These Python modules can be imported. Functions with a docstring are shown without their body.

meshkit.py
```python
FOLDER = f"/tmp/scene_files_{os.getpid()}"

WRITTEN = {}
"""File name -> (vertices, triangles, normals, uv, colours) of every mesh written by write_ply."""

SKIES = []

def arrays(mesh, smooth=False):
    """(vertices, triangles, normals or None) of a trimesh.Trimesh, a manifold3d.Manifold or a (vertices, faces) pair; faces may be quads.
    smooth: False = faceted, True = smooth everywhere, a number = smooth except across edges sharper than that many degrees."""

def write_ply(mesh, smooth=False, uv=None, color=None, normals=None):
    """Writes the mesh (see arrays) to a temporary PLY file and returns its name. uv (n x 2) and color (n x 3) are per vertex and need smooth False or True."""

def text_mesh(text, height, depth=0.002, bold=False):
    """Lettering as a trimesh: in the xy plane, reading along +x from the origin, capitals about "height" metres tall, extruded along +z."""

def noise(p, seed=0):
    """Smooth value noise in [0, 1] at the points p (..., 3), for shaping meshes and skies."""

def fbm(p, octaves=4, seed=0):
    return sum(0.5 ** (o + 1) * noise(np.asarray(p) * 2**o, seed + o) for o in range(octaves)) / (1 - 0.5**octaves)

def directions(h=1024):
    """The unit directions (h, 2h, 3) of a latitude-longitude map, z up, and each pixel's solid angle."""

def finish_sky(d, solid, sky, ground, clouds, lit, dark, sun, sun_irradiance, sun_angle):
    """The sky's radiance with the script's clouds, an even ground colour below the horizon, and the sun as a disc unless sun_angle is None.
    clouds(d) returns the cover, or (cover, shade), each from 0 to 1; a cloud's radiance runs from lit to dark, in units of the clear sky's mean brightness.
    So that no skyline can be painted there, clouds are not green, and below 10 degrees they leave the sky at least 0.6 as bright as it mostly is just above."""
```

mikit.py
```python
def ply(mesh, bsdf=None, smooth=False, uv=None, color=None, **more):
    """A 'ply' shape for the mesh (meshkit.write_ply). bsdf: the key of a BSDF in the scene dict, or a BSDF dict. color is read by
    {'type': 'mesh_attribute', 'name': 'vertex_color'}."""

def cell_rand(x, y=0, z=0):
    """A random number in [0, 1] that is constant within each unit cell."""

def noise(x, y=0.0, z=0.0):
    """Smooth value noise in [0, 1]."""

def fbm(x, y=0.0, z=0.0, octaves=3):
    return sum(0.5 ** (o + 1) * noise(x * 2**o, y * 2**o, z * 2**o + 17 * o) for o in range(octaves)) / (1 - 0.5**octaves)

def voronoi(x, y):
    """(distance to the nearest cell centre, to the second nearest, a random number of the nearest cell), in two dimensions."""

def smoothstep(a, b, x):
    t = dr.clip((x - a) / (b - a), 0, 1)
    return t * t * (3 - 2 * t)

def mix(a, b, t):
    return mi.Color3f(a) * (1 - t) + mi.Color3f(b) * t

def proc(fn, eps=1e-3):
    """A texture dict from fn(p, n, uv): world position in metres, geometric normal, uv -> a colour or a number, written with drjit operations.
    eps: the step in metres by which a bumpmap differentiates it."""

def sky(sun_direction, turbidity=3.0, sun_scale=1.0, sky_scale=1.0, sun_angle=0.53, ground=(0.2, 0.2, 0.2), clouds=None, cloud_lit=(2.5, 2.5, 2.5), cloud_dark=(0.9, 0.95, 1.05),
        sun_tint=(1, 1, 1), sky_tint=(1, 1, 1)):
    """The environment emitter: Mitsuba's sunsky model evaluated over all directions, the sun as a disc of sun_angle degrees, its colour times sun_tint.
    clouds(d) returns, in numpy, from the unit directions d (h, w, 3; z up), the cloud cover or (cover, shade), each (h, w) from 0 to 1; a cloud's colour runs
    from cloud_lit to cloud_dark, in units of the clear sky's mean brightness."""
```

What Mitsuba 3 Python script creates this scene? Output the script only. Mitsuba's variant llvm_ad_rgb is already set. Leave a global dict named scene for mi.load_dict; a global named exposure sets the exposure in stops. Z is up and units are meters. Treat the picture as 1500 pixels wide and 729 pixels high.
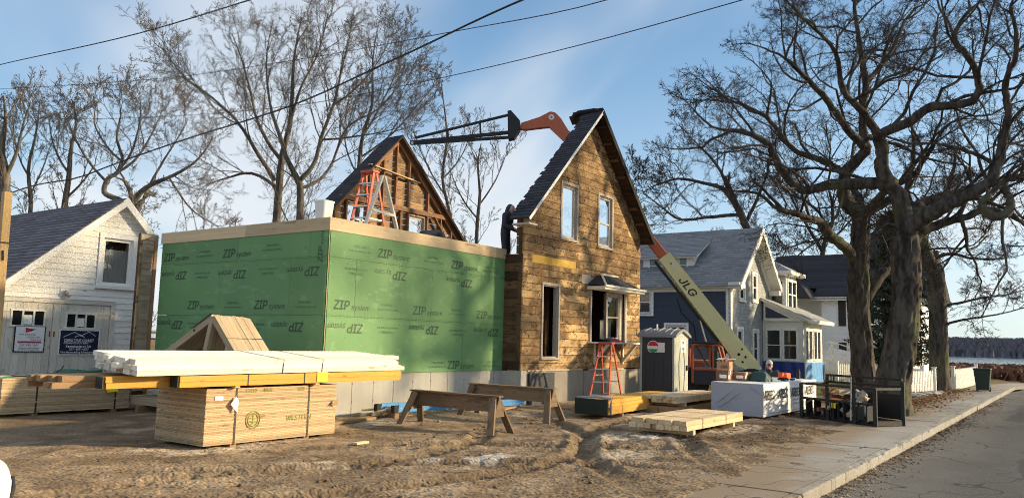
import math, random
import numpy as np, trimesh, manifold3d as m3, drjit as dr, mitsuba as mi
import shapely.geometry as sg
from shapely import affinity
from shapely.ops import unary_union
import mikit, meshkit
from mikit import proc, noise, fbm, cell_rand, smoothstep, mix, voronoi

scene, labels = {}, {}
T = mi.ScalarTransform4f
A = np.array
rng = np.random.default_rng(7)
random.seed(7)

# ------------------------------------------------------------------ camera, sky, exposure
YAW, PIT, ROLL, FPX, CAMH = math.radians(35.37), math.radians(6.52), math.radians(1.50), 1165.0, 1.65
_F = A([math.cos(PIT)*math.cos(YAW), math.cos(PIT)*math.sin(YAW), math.sin(PIT)])
_R = A([math.sin(YAW), -math.cos(YAW), 0.0]); _U = np.cross(_R, _F)
_U = _U*math.cos(ROLL) - _R*math.sin(ROLL)
CAM = A([0, 0, CAMH])
scene['camera'] = {'type': 'perspective', 'fov': 2*math.degrees(math.atan(750/FPX)), 'fov_axis': 'x', 'near_clip': 0.1, 'far_clip': 6000.0,
                   'to_world': T().look_at(origin=CAM.tolist(), target=(CAM+_F).tolist(), up=_U.tolist())}
SUN_AZ, SUN_EL = math.radians(-90+38), math.radians(17.5)
SUN = [math.cos(SUN_EL)*math.cos(SUN_AZ), math.cos(SUN_EL)*math.sin(SUN_AZ), math.sin(SUN_EL)]

def clouds(d):
    z = np.maximum(d[..., 2], 0.02)
    q = np.stack([d[..., 0]/(z+0.15), d[..., 1]/(z+0.15), np.zeros_like(z)], -1)
    a, b = math.cos(0.95), math.sin(0.95)                # streaks run with the high wind
    s = np.stack([(q[..., 0]*a+q[..., 1]*b)*0.42, (-q[..., 0]*b+q[..., 1]*a)*1.15, q[..., 2]], -1)
    w = meshkit.fbm(s*1.3+2.0, 3, 12)[..., None]*0.7
    c = meshkit.fbm(s*0.75+w+5.1, 5, 3)
    c2 = meshkit.fbm(s*2.6+w*2+9.1, 4, 8)
    t = np.clip((c*0.7+c2*0.3-0.42)/0.22, 0, 1)
    low = np.clip(1-d[..., 2]/0.36, 0, 1)
    cover = 0.62*t*t*(3-2*t)+0.46*low**1.5
    return np.clip(cover, 0, 0.88), np.clip(0.2+0.35*(1-c2), 0, 1)*0.5
scene['sky'] = mikit.sky(SUN, turbidity=3.0, sun_scale=1.0, sky_scale=0.97, clouds=clouds, cloud_lit=(2.25, 2.3, 2.35), cloud_dark=(1.5, 1.58, 1.7), sun_angle=2.2, sun_tint=(0.91, 1.0, 1.14), sky_tint=(0.88, 1.0, 1.12), ground=(0.16, 0.14, 0.11))
exposure = 2.75

# ------------------------------------------------------------------ helpers
def cr(a, b):
    r = np.empty(np.broadcast_shapes(a.shape, b.shape))
    r[..., 0] = a[..., 1]*b[..., 2]-a[..., 2]*b[..., 1]; r[..., 1] = a[..., 2]*b[..., 0]-a[..., 0]*b[..., 2]; r[..., 2] = a[..., 0]*b[..., 1]-a[..., 1]*b[..., 0]
    return r
def PLY(m, b=None, *a, **k): return mikit.ply(m, 'mat_'+b, *a, **k)
SEED = [0]
def seed():
    SEED[0] = (SEED[0]*37+11) % 251
    return SEED[0]
WORLD = (A([0., 0, 0]), A([1., 0, 0]), A([0., 1, 0]), A([0., 0, 1]))
def frame(o, ux, uy=None, uz=None):
    ux = A(ux, float); ux /= np.linalg.norm(ux)
    if uz is None: uz = np.cross(ux, A(uy, float))
    if uy is None: uy = np.cross(A(uz, float), ux)
    uy = A(uy, float); uy = uy/np.linalg.norm(uy); uz = A(uz, float); uz = uz/np.linalg.norm(uz)
    return (A(o, float), ux, uy, uz)
def wall_frame(o, ux):           # u along the wall, v up, n outwards (to the right-hand side of u x up)
    ux = A(ux, float); n = np.cross(ux, [0, 0, 1.0])
    return frame(o, ux, [0, 0, 1.0], n)
BOXF = A([[0, 2, 1], [0, 3, 2], [4, 5, 6], [4, 6, 7], [0, 1, 5], [0, 5, 4], [1, 2, 6], [1, 6, 5], [2, 3, 7], [2, 7, 6], [3, 0, 4], [3, 4, 7]])
_TF = {}
def tubef(n, k):
    if (n, k) not in _TF:
        i, j = np.meshgrid(np.arange(n-1), np.arange(k), indexing='ij'); j2 = (j+1) % k
        f = np.stack([i*k+j, i*k+j2, (i+1)*k+j2, (i+1)*k+j], -1).reshape(-1, 4)
        _TF[n, k] = np.vstack([f[:, [0, 1, 2]], f[:, [0, 2, 3]]])
    return _TF[n, k]
class MB:
    def __init__(s, fr=WORLD): s.fr, s.V, s.F, s.UV, s.n = fr, [], [], [], 0
    def raw(s, v, f, uv=None, fr=None):
        o, a, b, c = fr or s.fr
        v = A(v, float); w = o+v[:, :1]*a+v[:, 1:2]*b+v[:, 2:3]*c
        f = A(f, int)
        if f.shape[1] == 4: f = np.vstack([f[:, [0, 1, 2]], f[:, [0, 2, 3]]])
        if cr(a, b)@c < 0: f = f[:, ::-1]
        s.V.append(w); s.F.append(f+s.n); s.UV.append(A(uv, float) if uv is not None else np.zeros((len(v), 2))); s.n += len(v)
        return s
    def box(s, a, b, sd=None, fr=None):
        a, b = np.minimum(a, b), np.maximum(a, b)
        v = A([[x, y, z] for z in (a[2], b[2]) for x, y in ((a[0], a[1]), (b[0], a[1]), (b[0], b[1]), (a[0], b[1]))], float)
        sd = seed() if sd is None else sd
        d = b-a; L = int(np.argmax(d)); o = [k for k in range(3) if k != L]
        uv = np.stack([32*sd+4+(v[:, L]-a[L]), v[:, o[0]]-a[o[0]]+v[:, o[1]]-a[o[1]]+sd*0.37], 1)
        return s.raw(v, BOXF, uv, fr)
    def beam(s, p0, p1, w, h, up=(0, 0, 1), sd=None):
        p0, p1 = A(p0, float), A(p1, float); x = p1-p0; L = np.linalg.norm(x); x /= L
        up = A(up, float)
        if abs(x@up)/np.linalg.norm(up) > 0.98: up = A([1., 0, 0]) if abs(x[0]) < 0.9 else A([0, 1., 0])
        y = np.cross(up, x); y /= np.linalg.norm(y); z = np.cross(x, y)
        o, a, b, c = s.fr; M = np.stack([a, b, c], 1)
        return s.box([0, -w/2, -h/2], [L, w/2, h/2], sd, (o+M@p0, M@x, M@y, M@z))
    def prism(s, poly, z0, z1, sd=None, fr=None, wedge=None):
        """a shapely polygon in (u, v), extruded along n from z0 to z1"""
        for g in getattr(poly, 'geoms', [poly]):
            if g.is_empty or g.area < 1e-6 or g.geom_type != 'Polygon': continue
            e = trimesh.creation.extrude_polygon(g, 1.0, engine='earcut')
            v = A(e.vertices); t = v[:, 2].copy(); sd_ = seed() if sd is None else sd
            x0, y0, x1, y1 = g.bounds
            if wedge: v[:, 2] = np.where(t > .5, z1+wedge*(1-(v[:, 1]-y0)/max(y1-y0, 1e-6)), z0)
            else: v[:, 2] = z0+t*(z1-z0)
            L = (0, 1) if x1-x0 >= y1-y0 else (1, 0)
            uv = np.stack([32*sd_+4+np.clip(v[:, L[0]]-(x0, y0)[L[0]], 0, 27), v[:, L[1]]-(x0, y0)[L[1]]+v[:, 2]+sd_*0.37], 1)
            s.raw(v, e.faces, uv, fr)
        return s
    def tube(s, pts, r, k=8, cap=True, fr=None):
        pts = A(pts, float); n = len(pts); r = np.broadcast_to(A(r, float), (n,))
        d = np.empty_like(pts); d[1:-1] = pts[2:]-pts[:-2]; d[0] = pts[1]-pts[0]; d[-1] = pts[-1]-pts[-2]; d /= np.sqrt((d*d).sum(1, keepdims=True))+1e-12
        ref = A([0.31, 0.17, 0.93]) if abs(d[0]@A([0.31, 0.17, 0.93])) < 0.9 else A([1., 0, 0])
        x = cr(d, ref); x /= np.sqrt((x*x).sum(1, keepdims=True))+1e-12; y = cr(d, x)
        a = np.arange(k)*2*np.pi/k
        v = (pts[:, None]+r[:, None, None]*(np.cos(a)[None, :, None]*x[:, None]+np.sin(a)[None, :, None]*y[:, None])).reshape(-1, 3)
        f = tubef(n, k)
        if cap:
            c = len(v); v = np.vstack([v, pts[:1], pts[-1:]]); jj = np.arange(k)
            f = np.vstack([f, np.stack([jj*0+c, (jj+1) % k, jj], 1), np.stack([jj*0+c+1, (n-1)*k+jj, (n-1)*k+(jj+1) % k], 1)])
        L = np.concatenate([[0], np.cumsum(np.linalg.norm(np.diff(pts, axis=0), axis=1))])
        uv = np.stack([np.repeat(32*seed()+4+np.clip(L, 0, 27), k), np.tile(a*0.1, n)], 1)
        if cap: uv = np.vstack([uv, uv[:1], uv[-1:]])
        return s.raw(v, f, uv, fr)
    def tubes(s, P_, r, k):      # many open tubes at once: P_ (b, n, 3), r (b, n)
        P_, r = A(P_, float), A(r, float); B_, n, _ = P_.shape
        d = np.empty_like(P_); d[:, 1:-1] = P_[:, 2:]-P_[:, :-2]; d[:, 0] = P_[:, 1]-P_[:, 0]; d[:, -1] = P_[:, -1]-P_[:, -2]; d /= np.sqrt((d*d).sum(-1, keepdims=True))+1e-12
        x = cr(d, np.broadcast_to(A([0.31, 0.17, 0.43]), d.shape)); x /= np.sqrt((x*x).sum(-1, keepdims=True))+1e-12; y = cr(d, x)
        a = np.arange(k)*2*np.pi/k
        v = P_[:, :, None]+r[..., None, None]*(np.cos(a)[:, None]*x[:, :, None]+np.sin(a)[:, None]*y[:, :, None])
        f = tubef(n, k)[None]+(np.arange(B_)*n*k)[:, None, None]
        return s.raw(v.reshape(-1, 3), f.reshape(-1, 3))
    def cyl(s, p0, p1, r, k=16): return s.tube([p0, p1], r, k)
    def tm(s, mesh, fr=None):
        return s.raw(A(mesh.vertices), A(mesh.faces), None, fr)
    def man(s, m, fr=None):
        q = m.to_mesh(); return s.raw(q.vert_properties[:, :3], q.tri_verts, None, fr)
    def get(s): return np.vstack(s.V), np.vstack(s.F), np.vstack(s.UV)
def rbox(a, b, r, seg=8):        # rounded box as manifold
    a, b = A(a, float)+r, A(b, float)-r
    S = m3.Manifold.sphere(r, seg)
    return m3.Manifold.batch_hull([S.translate([x, y, z]) for x in (a[0], b[0]) for y in (a[1], b[1]) for z in (a[2], b[2])])
def uniq(k):
    if k not in scene and k not in labels: return k
    i = 1
    while f'{k}_{i:03d}' in scene or f'{k}_{i:03d}' in labels: i += 1
    return f'{k}_{i:03d}'
def tag(key, label=None, cat=None, group=None, kind=None):
    d = labels.setdefault(key, {})
    for k, v in (('label', label), ('category', cat), ('group', group), ('kind', kind)):
        if v: d[k] = v
    return key
def thing(name, label, cat, group=None):
    k = uniq(name); labels[k] = {}
    return tag(k, label, cat, group)
def obj(name, mb, bsdf, parent=None, smooth=False, label=None, kind=None, **more):
    key = uniq((parent+'__' if parent else '')+name)
    if isinstance(mb, MB): v, f, uv = mb.get(); scene[key] = PLY((v, f), bsdf, smooth if isinstance(smooth, bool) else False, uv=uv, **more) if isinstance(smooth, bool) else PLY((v, f), bsdf, smooth, **more)
    else: scene[key] = PLY(mb, bsdf, smooth, **more)
    if label or kind: tag(key, label, None, None, kind)
    return key
def structure(name, mb, bsdf, smooth=False, label=None, **more):
    k = obj(name, mb, bsdf, None, smooth, **more); tag(k, label, kind='structure'); return k
def objs(name, mb, bsdf, parent, smooth=False):      # one entry per piece
    n = 0
    for v, f, uv in zip(mb.V, mb.F, mb.UV):
        m = MB(); m.V, m.F, m.UV = [v], [f-n], [uv]; n += len(v); obj(name, m, bsdf, parent, smooth)
_TX = {}
def text(mb, txt, h, o, ux, uy, depth=0.003, bold=False, shear=0.0, width=None, center=False):
    ck = (txt, bold)
    if ck not in _TX: _TX[ck] = meshkit.text_mesh(txt, 1.0, 1.0, bold)
    m = _TX[ck]; v = A(m.vertices)*[h, h, depth]
    v[:, 0] -= v[:, 0].min()
    if width: v[:, 0] *= width/v[:, 0].max()
    if center: v[:, 0] -= v[:, 0].max()/2
    v[:, 0] += v[:, 1]*shear
    ux, uy = A(ux, float), A(uy, float); n = np.cross(ux, uy)
    return mb.raw(v, m.faces, None, (A(o, float), ux, uy, n))

# ------------------------------------------------------------------ materials
def principled(name, color, rough=0.6, metal=0.0, spec=0.5, **k):
    c = color if isinstance(color, dict) else {'type': 'rgb', 'value': list(color)}
    scene['mat_'+name] = {'type': 'twosided', 'bsdf': {'type': 'principled', 'base_color': c, 'roughness': rough, 'metallic': metal, 'specular': spec, **k}}
    return name
def bumped(name, color, h, scale=1.0, rough=0.9, eps=0.004, spec=0.3):
    scene['mat_'+name] = {'type': 'twosided', 'bsdf': {'type': 'bumpmap', 'tex': proc(h, eps), 'scale': scale, 'bsdf': {'type': 'principled', 'base_color': proc(color), 'roughness': rough, 'specular': spec}}}
    return name
def wood(name, c1, c2, stain=None, amt=0.0, rough=0.75, vary=0.35, gs=40.0):
    def fn(p, n, uv):
        s = dr.floor(uv.x/32); u = uv.x-32*s
        g = fbm(u*1.1+s*3.1, uv.y*gs, s, 3); f = noise(u*7, uv.y*gs*4, s)
        c = mix(c1, c2, dr.clip(0.75*g+0.45*f-0.1, 0, 1))*(1-vary/2+vary*cell_rand(s, 3))
        k = noise(u*3+s*7, uv.y*9+s)                       # knots
        c = mix(c, tuple(0.45*q for q in c2), smoothstep(0.93, 0.97, k)*0.7)
        if stain is not None:
            w = fbm(p.x*0.9+p.y*0.7, p.z*1.1, s*0.04, 4)*0.84+0.16*cell_rand(s, 9)
            c = mix(c, stain, smoothstep(0.42, 0.66, w)*amt)
            c = mix(c, tuple(0.5*q for q in stain), smoothstep(0.62, 0.8, fbm(u*6, uv.y*26, s+5, 2))*0.8*amt)
        return c
    return principled(name, proc(fn), rough, 0, 0.3)
wood('lumber', (0.66, 0.53, 0.35), (0.50, 0.36, 0.20))
wood('lumber_white', (0.84, 0.80, 0.71), (0.66, 0.58, 0.45), vary=0.34)
wood('lumber_gold', (0.66, 0.36, 0.075), (0.50, 0.25, 0.045), vary=0.22)
wood('lumber_brown', (0.36, 0.23, 0.13), (0.24, 0.14, 0.07))
wood('truss_wood', (0.50, 0.41, 0.28), (0.36, 0.26, 0.16))
def old_board_fn(p, n, uv):
    s = dr.floor(uv.x/32); u = uv.x-32*s
    g = fbm(u*1.3+s*3.1, uv.y*22, s, 3); f = noise(u*6, uv.y*90, s)
    c = mix((0.64, 0.45, 0.23), (0.45, 0.285, 0.13), dr.clip(0.8*g+0.5*f-0.15, 0, 1))*(0.76+0.38*cell_rand(s, 3))
    q = p.x*1.0+p.y*0.6
    w1, w2 = fbm(q*1.7+3, p.z*2.1, 2.0, 3), fbm(q*1.9+8, p.z*1.7+5, 3.0, 3)
    spot = fbm(q*2.1+2.2*w1+s*0.31, p.z*3.7+2.6*w2, 1.0, 5)
    c = mix(c, (0.18, 0.105, 0.05), smoothstep(0.43, 0.62, spot)*0.85)
    big = fbm(q*0.6+1.5*w2+4, p.z*0.7+1.5*w1+2, 6.0, 4)
    c = mix(c, (0.17, 0.10, 0.05), smoothstep(0.42, 0.62, big+0.10*smoothstep(3.4, 5.0, p.z))*0.62)
    c = mix(c, (0.06, 0.038, 0.02), smoothstep(0.62, 0.78, fbm(q*11+3*w1, p.z*19+3*w2, 4.0, 3))*0.85)
    return c
principled('old_board', proc(old_board_fn), 0.85, 0, 0.25)
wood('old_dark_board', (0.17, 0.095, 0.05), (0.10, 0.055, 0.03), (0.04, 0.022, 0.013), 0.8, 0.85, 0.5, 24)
wood('old_framing', (0.30, 0.155, 0.08), (0.20, 0.095, 0.05), (0.09, 0.045, 0.025), 0.5, 0.85, 0.4)
wood('new_patch', (0.66, 0.42, 0.09), (0.54, 0.32, 0.06), vary=0.1)
wood('post_wood', (0.52, 0.36, 0.17), (0.40, 0.26, 0.11), vary=0.1)
wood('sawhorse_wood', (0.27, 0.19, 0.12), (0.17, 0.11, 0.07), (0.08, 0.05, 0.03), 0.5, 0.85)
wood('grey_trim', (0.52, 0.47, 0.40), (0.38, 0.33, 0.28), vary=0.15)
wood('white_siding', (0.80, 0.78, 0.73), (0.76, 0.735, 0.68), (0.55, 0.51, 0.45), 0.10, 0.6, 0.10, 8)
wood('cream_door', (0.66, 0.63, 0.55), (0.62, 0.585, 0.50), (0.36, 0.31, 0.25), 0.3, 0.6, 0.08, 8)
wood('tan_siding', (0.42, 0.34, 0.25), (0.35, 0.27, 0.19), (0.2, 0.14, 0.09), 0.5, 0.7, 0.15, 8)
wood('blue_siding', (0.050, 0.064, 0.098), (0.042, 0.054, 0.085), vary=0.12, rough=0.6, gs=8)
wood('grey_shingle', (0.36, 0.37, 0.36), (0.28, 0.29, 0.29), (0.18, 0.19, 0.19), 0.3, 0.8, 0.25)
wood('far_siding', (0.80, 0.81, 0.83), (0.76, 0.77, 0.79), vary=0.06, gs=8)
wood('slate_dark', (0.045, 0.045, 0.055), (0.03, 0.03, 0.036), vary=0.6, rough=0.9)
wood('slate_garage', (0.14, 0.132, 0.145), (0.10, 0.094, 0.105), vary=0.4, rough=0.9)
wood('slate_blue', (0.27, 0.275, 0.29), (0.18, 0.185, 0.20), (0.2, 0.2, 0.2), 0.3, 0.9, 0.4)
wood('slate_far', (0.04, 0.038, 0.046), (0.03, 0.03, 0.035), vary=0.5, rough=0.95)
wood('osb_stack', (0.60, 0.45, 0.28), (0.40, 0.27, 0.15), vary=0.55, rough=0.85)

wood('soffit_shaded_wood', (0.06, 0.036, 0.022), (0.035, 0.022, 0.014), vary=0.4)  # near-black brown: shade under the overhang is put into the colour
wood('inner_shaded_board', (0.36, 0.225, 0.105), (0.24, 0.14, 0.06), (0.09, 0.05, 0.025), 0.8, 0.85, 0.45, 24)  # darker brown paints in the shade on the inside of the gable
def concrete_fn(c1, c2):
    def fn(p, n, uv):
        a = fbm(p.x*1.3, p.y*1.3, p.z*2.2, 4); b = noise(p.x*40, p.y*40, p.z*40); st = fbm(p.x*7+p.y*7, p.z*0.8, 3.0, 3)
        return mix(c1, c2, dr.clip(0.55*a+0.45*st+0.25*(b-0.5), 0, 1))
    return fn
principled('foundation', proc(concrete_fn((0.50, 0.48, 0.43), (0.34, 0.325, 0.29))), 0.9, 0, 0.2)
principled('old_foundation', proc(concrete_fn((0.36, 0.335, 0.29), (0.22, 0.20, 0.17))), 0.9, 0, 0.2)
def zip_fn(p, n, uv):
    a = fbm(p.x*1.7+p.y*1.7, p.z*1.7, 2.0, 4); b = noise(p.x*55+p.y*55, p.z*55); s = dr.floor(uv.x/32)
    c = mix((0.108, 0.24, 0.092), (0.15, 0.295, 0.122), dr.clip(a+0.25*(b-0.5), 0, 1))
    c = c*(0.93+0.14*cell_rand(s, 4))
    return mix(c, (0.22, 0.38, 0.19), smoothstep(0.66, 0.8, fbm(p.x*5+p.y*3, p.z*9, 7.0, 3))*0.4)
principled('zip_green', proc(zip_fn), 0.62, 0, 0.35)
principled('zip_ink', (0.040, 0.082, 0.040), 0.7)
principled('zip_ink_faint', (0.075, 0.155, 0.07), 0.7)
def osb_dirt(p):
    return fbm(p.x*0.35, p.y*0.35, 0.0, 4)
RUTS = ((8.6, 12.4, 4.7), (8.6, 12.4, 6.5), (17.0, -3.0, 9.4), (17.0, -3.0, 11.1), (4.5, 2.2, 6.2), (4.5, 2.2, 7.9))
def dirt_fn(p, n, uv):
    big = fbm(p.x*0.33+3, p.y*0.33, 0.0, 4); mid = fbm(p.x*2.3, p.y*2.3, 1.0, 4); fine = fbm(p.x*14, p.y*14, 2.0, 3)
    c = mix((0.29, 0.215, 0.14), (0.14, 0.10, 0.064), smoothstep(0.3, 0.7, mid*0.6+fine*0.4))
    wet = smoothstep(0.46, 0.62, big*0.75+mid*0.25)*smoothstep(8.0, 12.5, p.x+0.6*(p.y-6))
    c = mix(c, (0.085, 0.055, 0.034), wet*0.62)
    sand = smoothstep(0.58, 0.72, fbm(p.x*0.55+11, p.y*0.9+5, 4.0, 4))
    c = mix(c, (0.50, 0.42, 0.32), sand*0.6*smoothstep(0.35, 0.6, fine+0.1))
    frost = smoothstep(0.70, 0.76, fbm(p.x*0.75+31, p.y*1.3+15, 6.0, 4))*smoothstep(9.5, 8.5, p.y)*smoothstep(5.0, 5.8, p.y)*smoothstep(8.0, 9.0, p.x)*smoothstep(18.0, 16.5, p.x)
    c = mix(c, (0.52, 0.49, 0.45), frost*0.6)
    c = c*(0.62+0.7*fine)*(0.72+0.56*noise(p.x*42, p.y*42)*(0.6+0.8*noise(p.x*95, p.y*95)))
    grass = mix((0.16, 0.14, 0.06), (0.075, 0.085, 0.03), fbm(p.x*3, p.y*3, 9.0, 3))*(0.6+0.8*noise(p.x*25, p.y*25))
    rut = mi.Float(0)
    for cx, cy, R in RUTS:
        d = dr.sqrt(dr.square(p.x-cx)+dr.square(p.y-cy))-R
        rut = dr.maximum(rut, smoothstep(0.26, 0.12, dr.abs(d+0.05*(mid-0.5))))
    c = mix(c, (0.10, 0.07, 0.044), rut*0.5*smoothstep(9.8, 9.0, p.y)*smoothstep(0.25, 0.5, fbm(p.x*0.8, p.y*0.8, 3.0, 2)))
    lawn = smoothstep(24.0, 27.0, p.x+3*(mid-0.5))*smoothstep(3.0, 4.4, p.y)
    c = mix(c, grass, lawn*0.9)
    far = smoothstep(48.0, 60.0, dr.maximum(p.x, dr.maximum(-p.y, -p.x)))
    marsh = mix((0.20, 0.15, 0.095), (0.13, 0.085, 0.055), fbm(p.x*0.06, p.y*0.06, 1.0, 4))
    return mix(c, marsh, far)
def dirt_h(p, n, uv):
    return 0.03*fbm(p.x*8, p.y*8, 0.0, 4)+0.018*noise(p.x*34, p.y*34)
bumped('dirt', dirt_fn, dirt_h, 1.0, 0.95, 0.006, 0.15)
def walk_fn(p, n, uv):
    s = dr.floor(uv.x/32); a = fbm(p.x*1.1, p.y*1.6, 0.0, 4); b = noise(p.x*60, p.y*60); s2 = fbm(p.x*4.5, p.y*4.5, 3.0, 3)
    c = mix((0.33, 0.31, 0.275), (0.23, 0.215, 0.19), dr.clip(a*0.7+0.4*s2-0.05, 0, 1))*(0.8+0.2*b+0.12*cell_rand(s, 5))
    dirt = smoothstep(2.95, 3.9, p.y+1.3*(fbm(p.x*1.5, p.y*1.5, 5.0, 4)-0.5)+smoothstep(15.0, 9.0, p.x)*0.7)
    c = mix(c, (0.20, 0.148, 0.098), dirt*0.85)
    x, y = p.x*0.8+fbm(p.x*2, p.y*2, 1.0, 3)*0.7, p.y*0.9+fbm(p.x*2, p.y*2, 8.0, 3)*0.7
    f, g, w = voronoi(x, y)
    return mix(c, (0.07, 0.06, 0.05), smoothstep(0.025, 0.0, g-f)*smoothstep(0.5, 0.62, fbm(p.x*0.4, p.y*0.4, 2.0, 2)))
principled('walk', proc(walk_fn), 0.9, 0, 0.2)
def road_fn(p, n, uv):
    a = fbm(p.x*0.35, p.y*1.0, 0.0, 4); b = noise(p.x*70, p.y*70); s2 = fbm(p.x*3, p.y*3, 3.0, 3)
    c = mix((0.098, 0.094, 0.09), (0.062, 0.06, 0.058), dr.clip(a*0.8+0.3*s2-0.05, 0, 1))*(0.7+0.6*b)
    sand = smoothstep(1.1, 2.6, p.y+1.5*(fbm(p.x*0.8, p.y*1.2, 5.0, 4)-0.5))
    c = mix(c, (0.18, 0.165, 0.14), sand*0.5)
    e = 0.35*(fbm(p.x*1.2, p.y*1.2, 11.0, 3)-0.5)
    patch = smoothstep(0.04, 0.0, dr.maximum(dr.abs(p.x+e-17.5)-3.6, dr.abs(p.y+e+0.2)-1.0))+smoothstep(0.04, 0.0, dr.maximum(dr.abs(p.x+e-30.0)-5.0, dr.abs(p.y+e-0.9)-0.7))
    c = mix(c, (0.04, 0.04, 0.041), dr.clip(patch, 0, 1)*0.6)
    x, y = p.x*0.35+fbm(p.x, p.y, 1.0, 3)*0.9, p.y*0.5+fbm(p.x, p.y, 8.0, 3)*0.9
    f, g, w = voronoi(x, y)
    return mix(c, (0.025, 0.025, 0.025), smoothstep(0.03, 0.0, g-f)*0.85)
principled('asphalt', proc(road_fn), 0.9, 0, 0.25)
def bark_fn(c1, c2, moss):
    def fn(p, n, uv):
        r = fbm(p.x*9, p.y*9, p.z*1.6, 3); f = noise(p.x*30, p.y*30, p.z*7)
        c = mix(c1, c2, smoothstep(0.3, 0.7, 0.7*r+0.3*f))
        return mix(c, (0.13, 0.14, 0.075), smoothstep(0.55, 0.75, fbm(p.x*1.2, p.y*1.2, p.z*0.8, 3))*moss)
    return fn
principled('bark_oak', proc(bark_fn((0.105, 0.092, 0.08), (0.03, 0.026, 0.023), 0.4)), 0.95, 0, 0.15)
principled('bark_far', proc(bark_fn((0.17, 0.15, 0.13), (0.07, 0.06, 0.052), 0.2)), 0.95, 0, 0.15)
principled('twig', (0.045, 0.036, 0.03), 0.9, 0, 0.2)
principled('twig_far', (0.125, 0.11, 0.10), 0.9, 0, 0.2)
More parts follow.
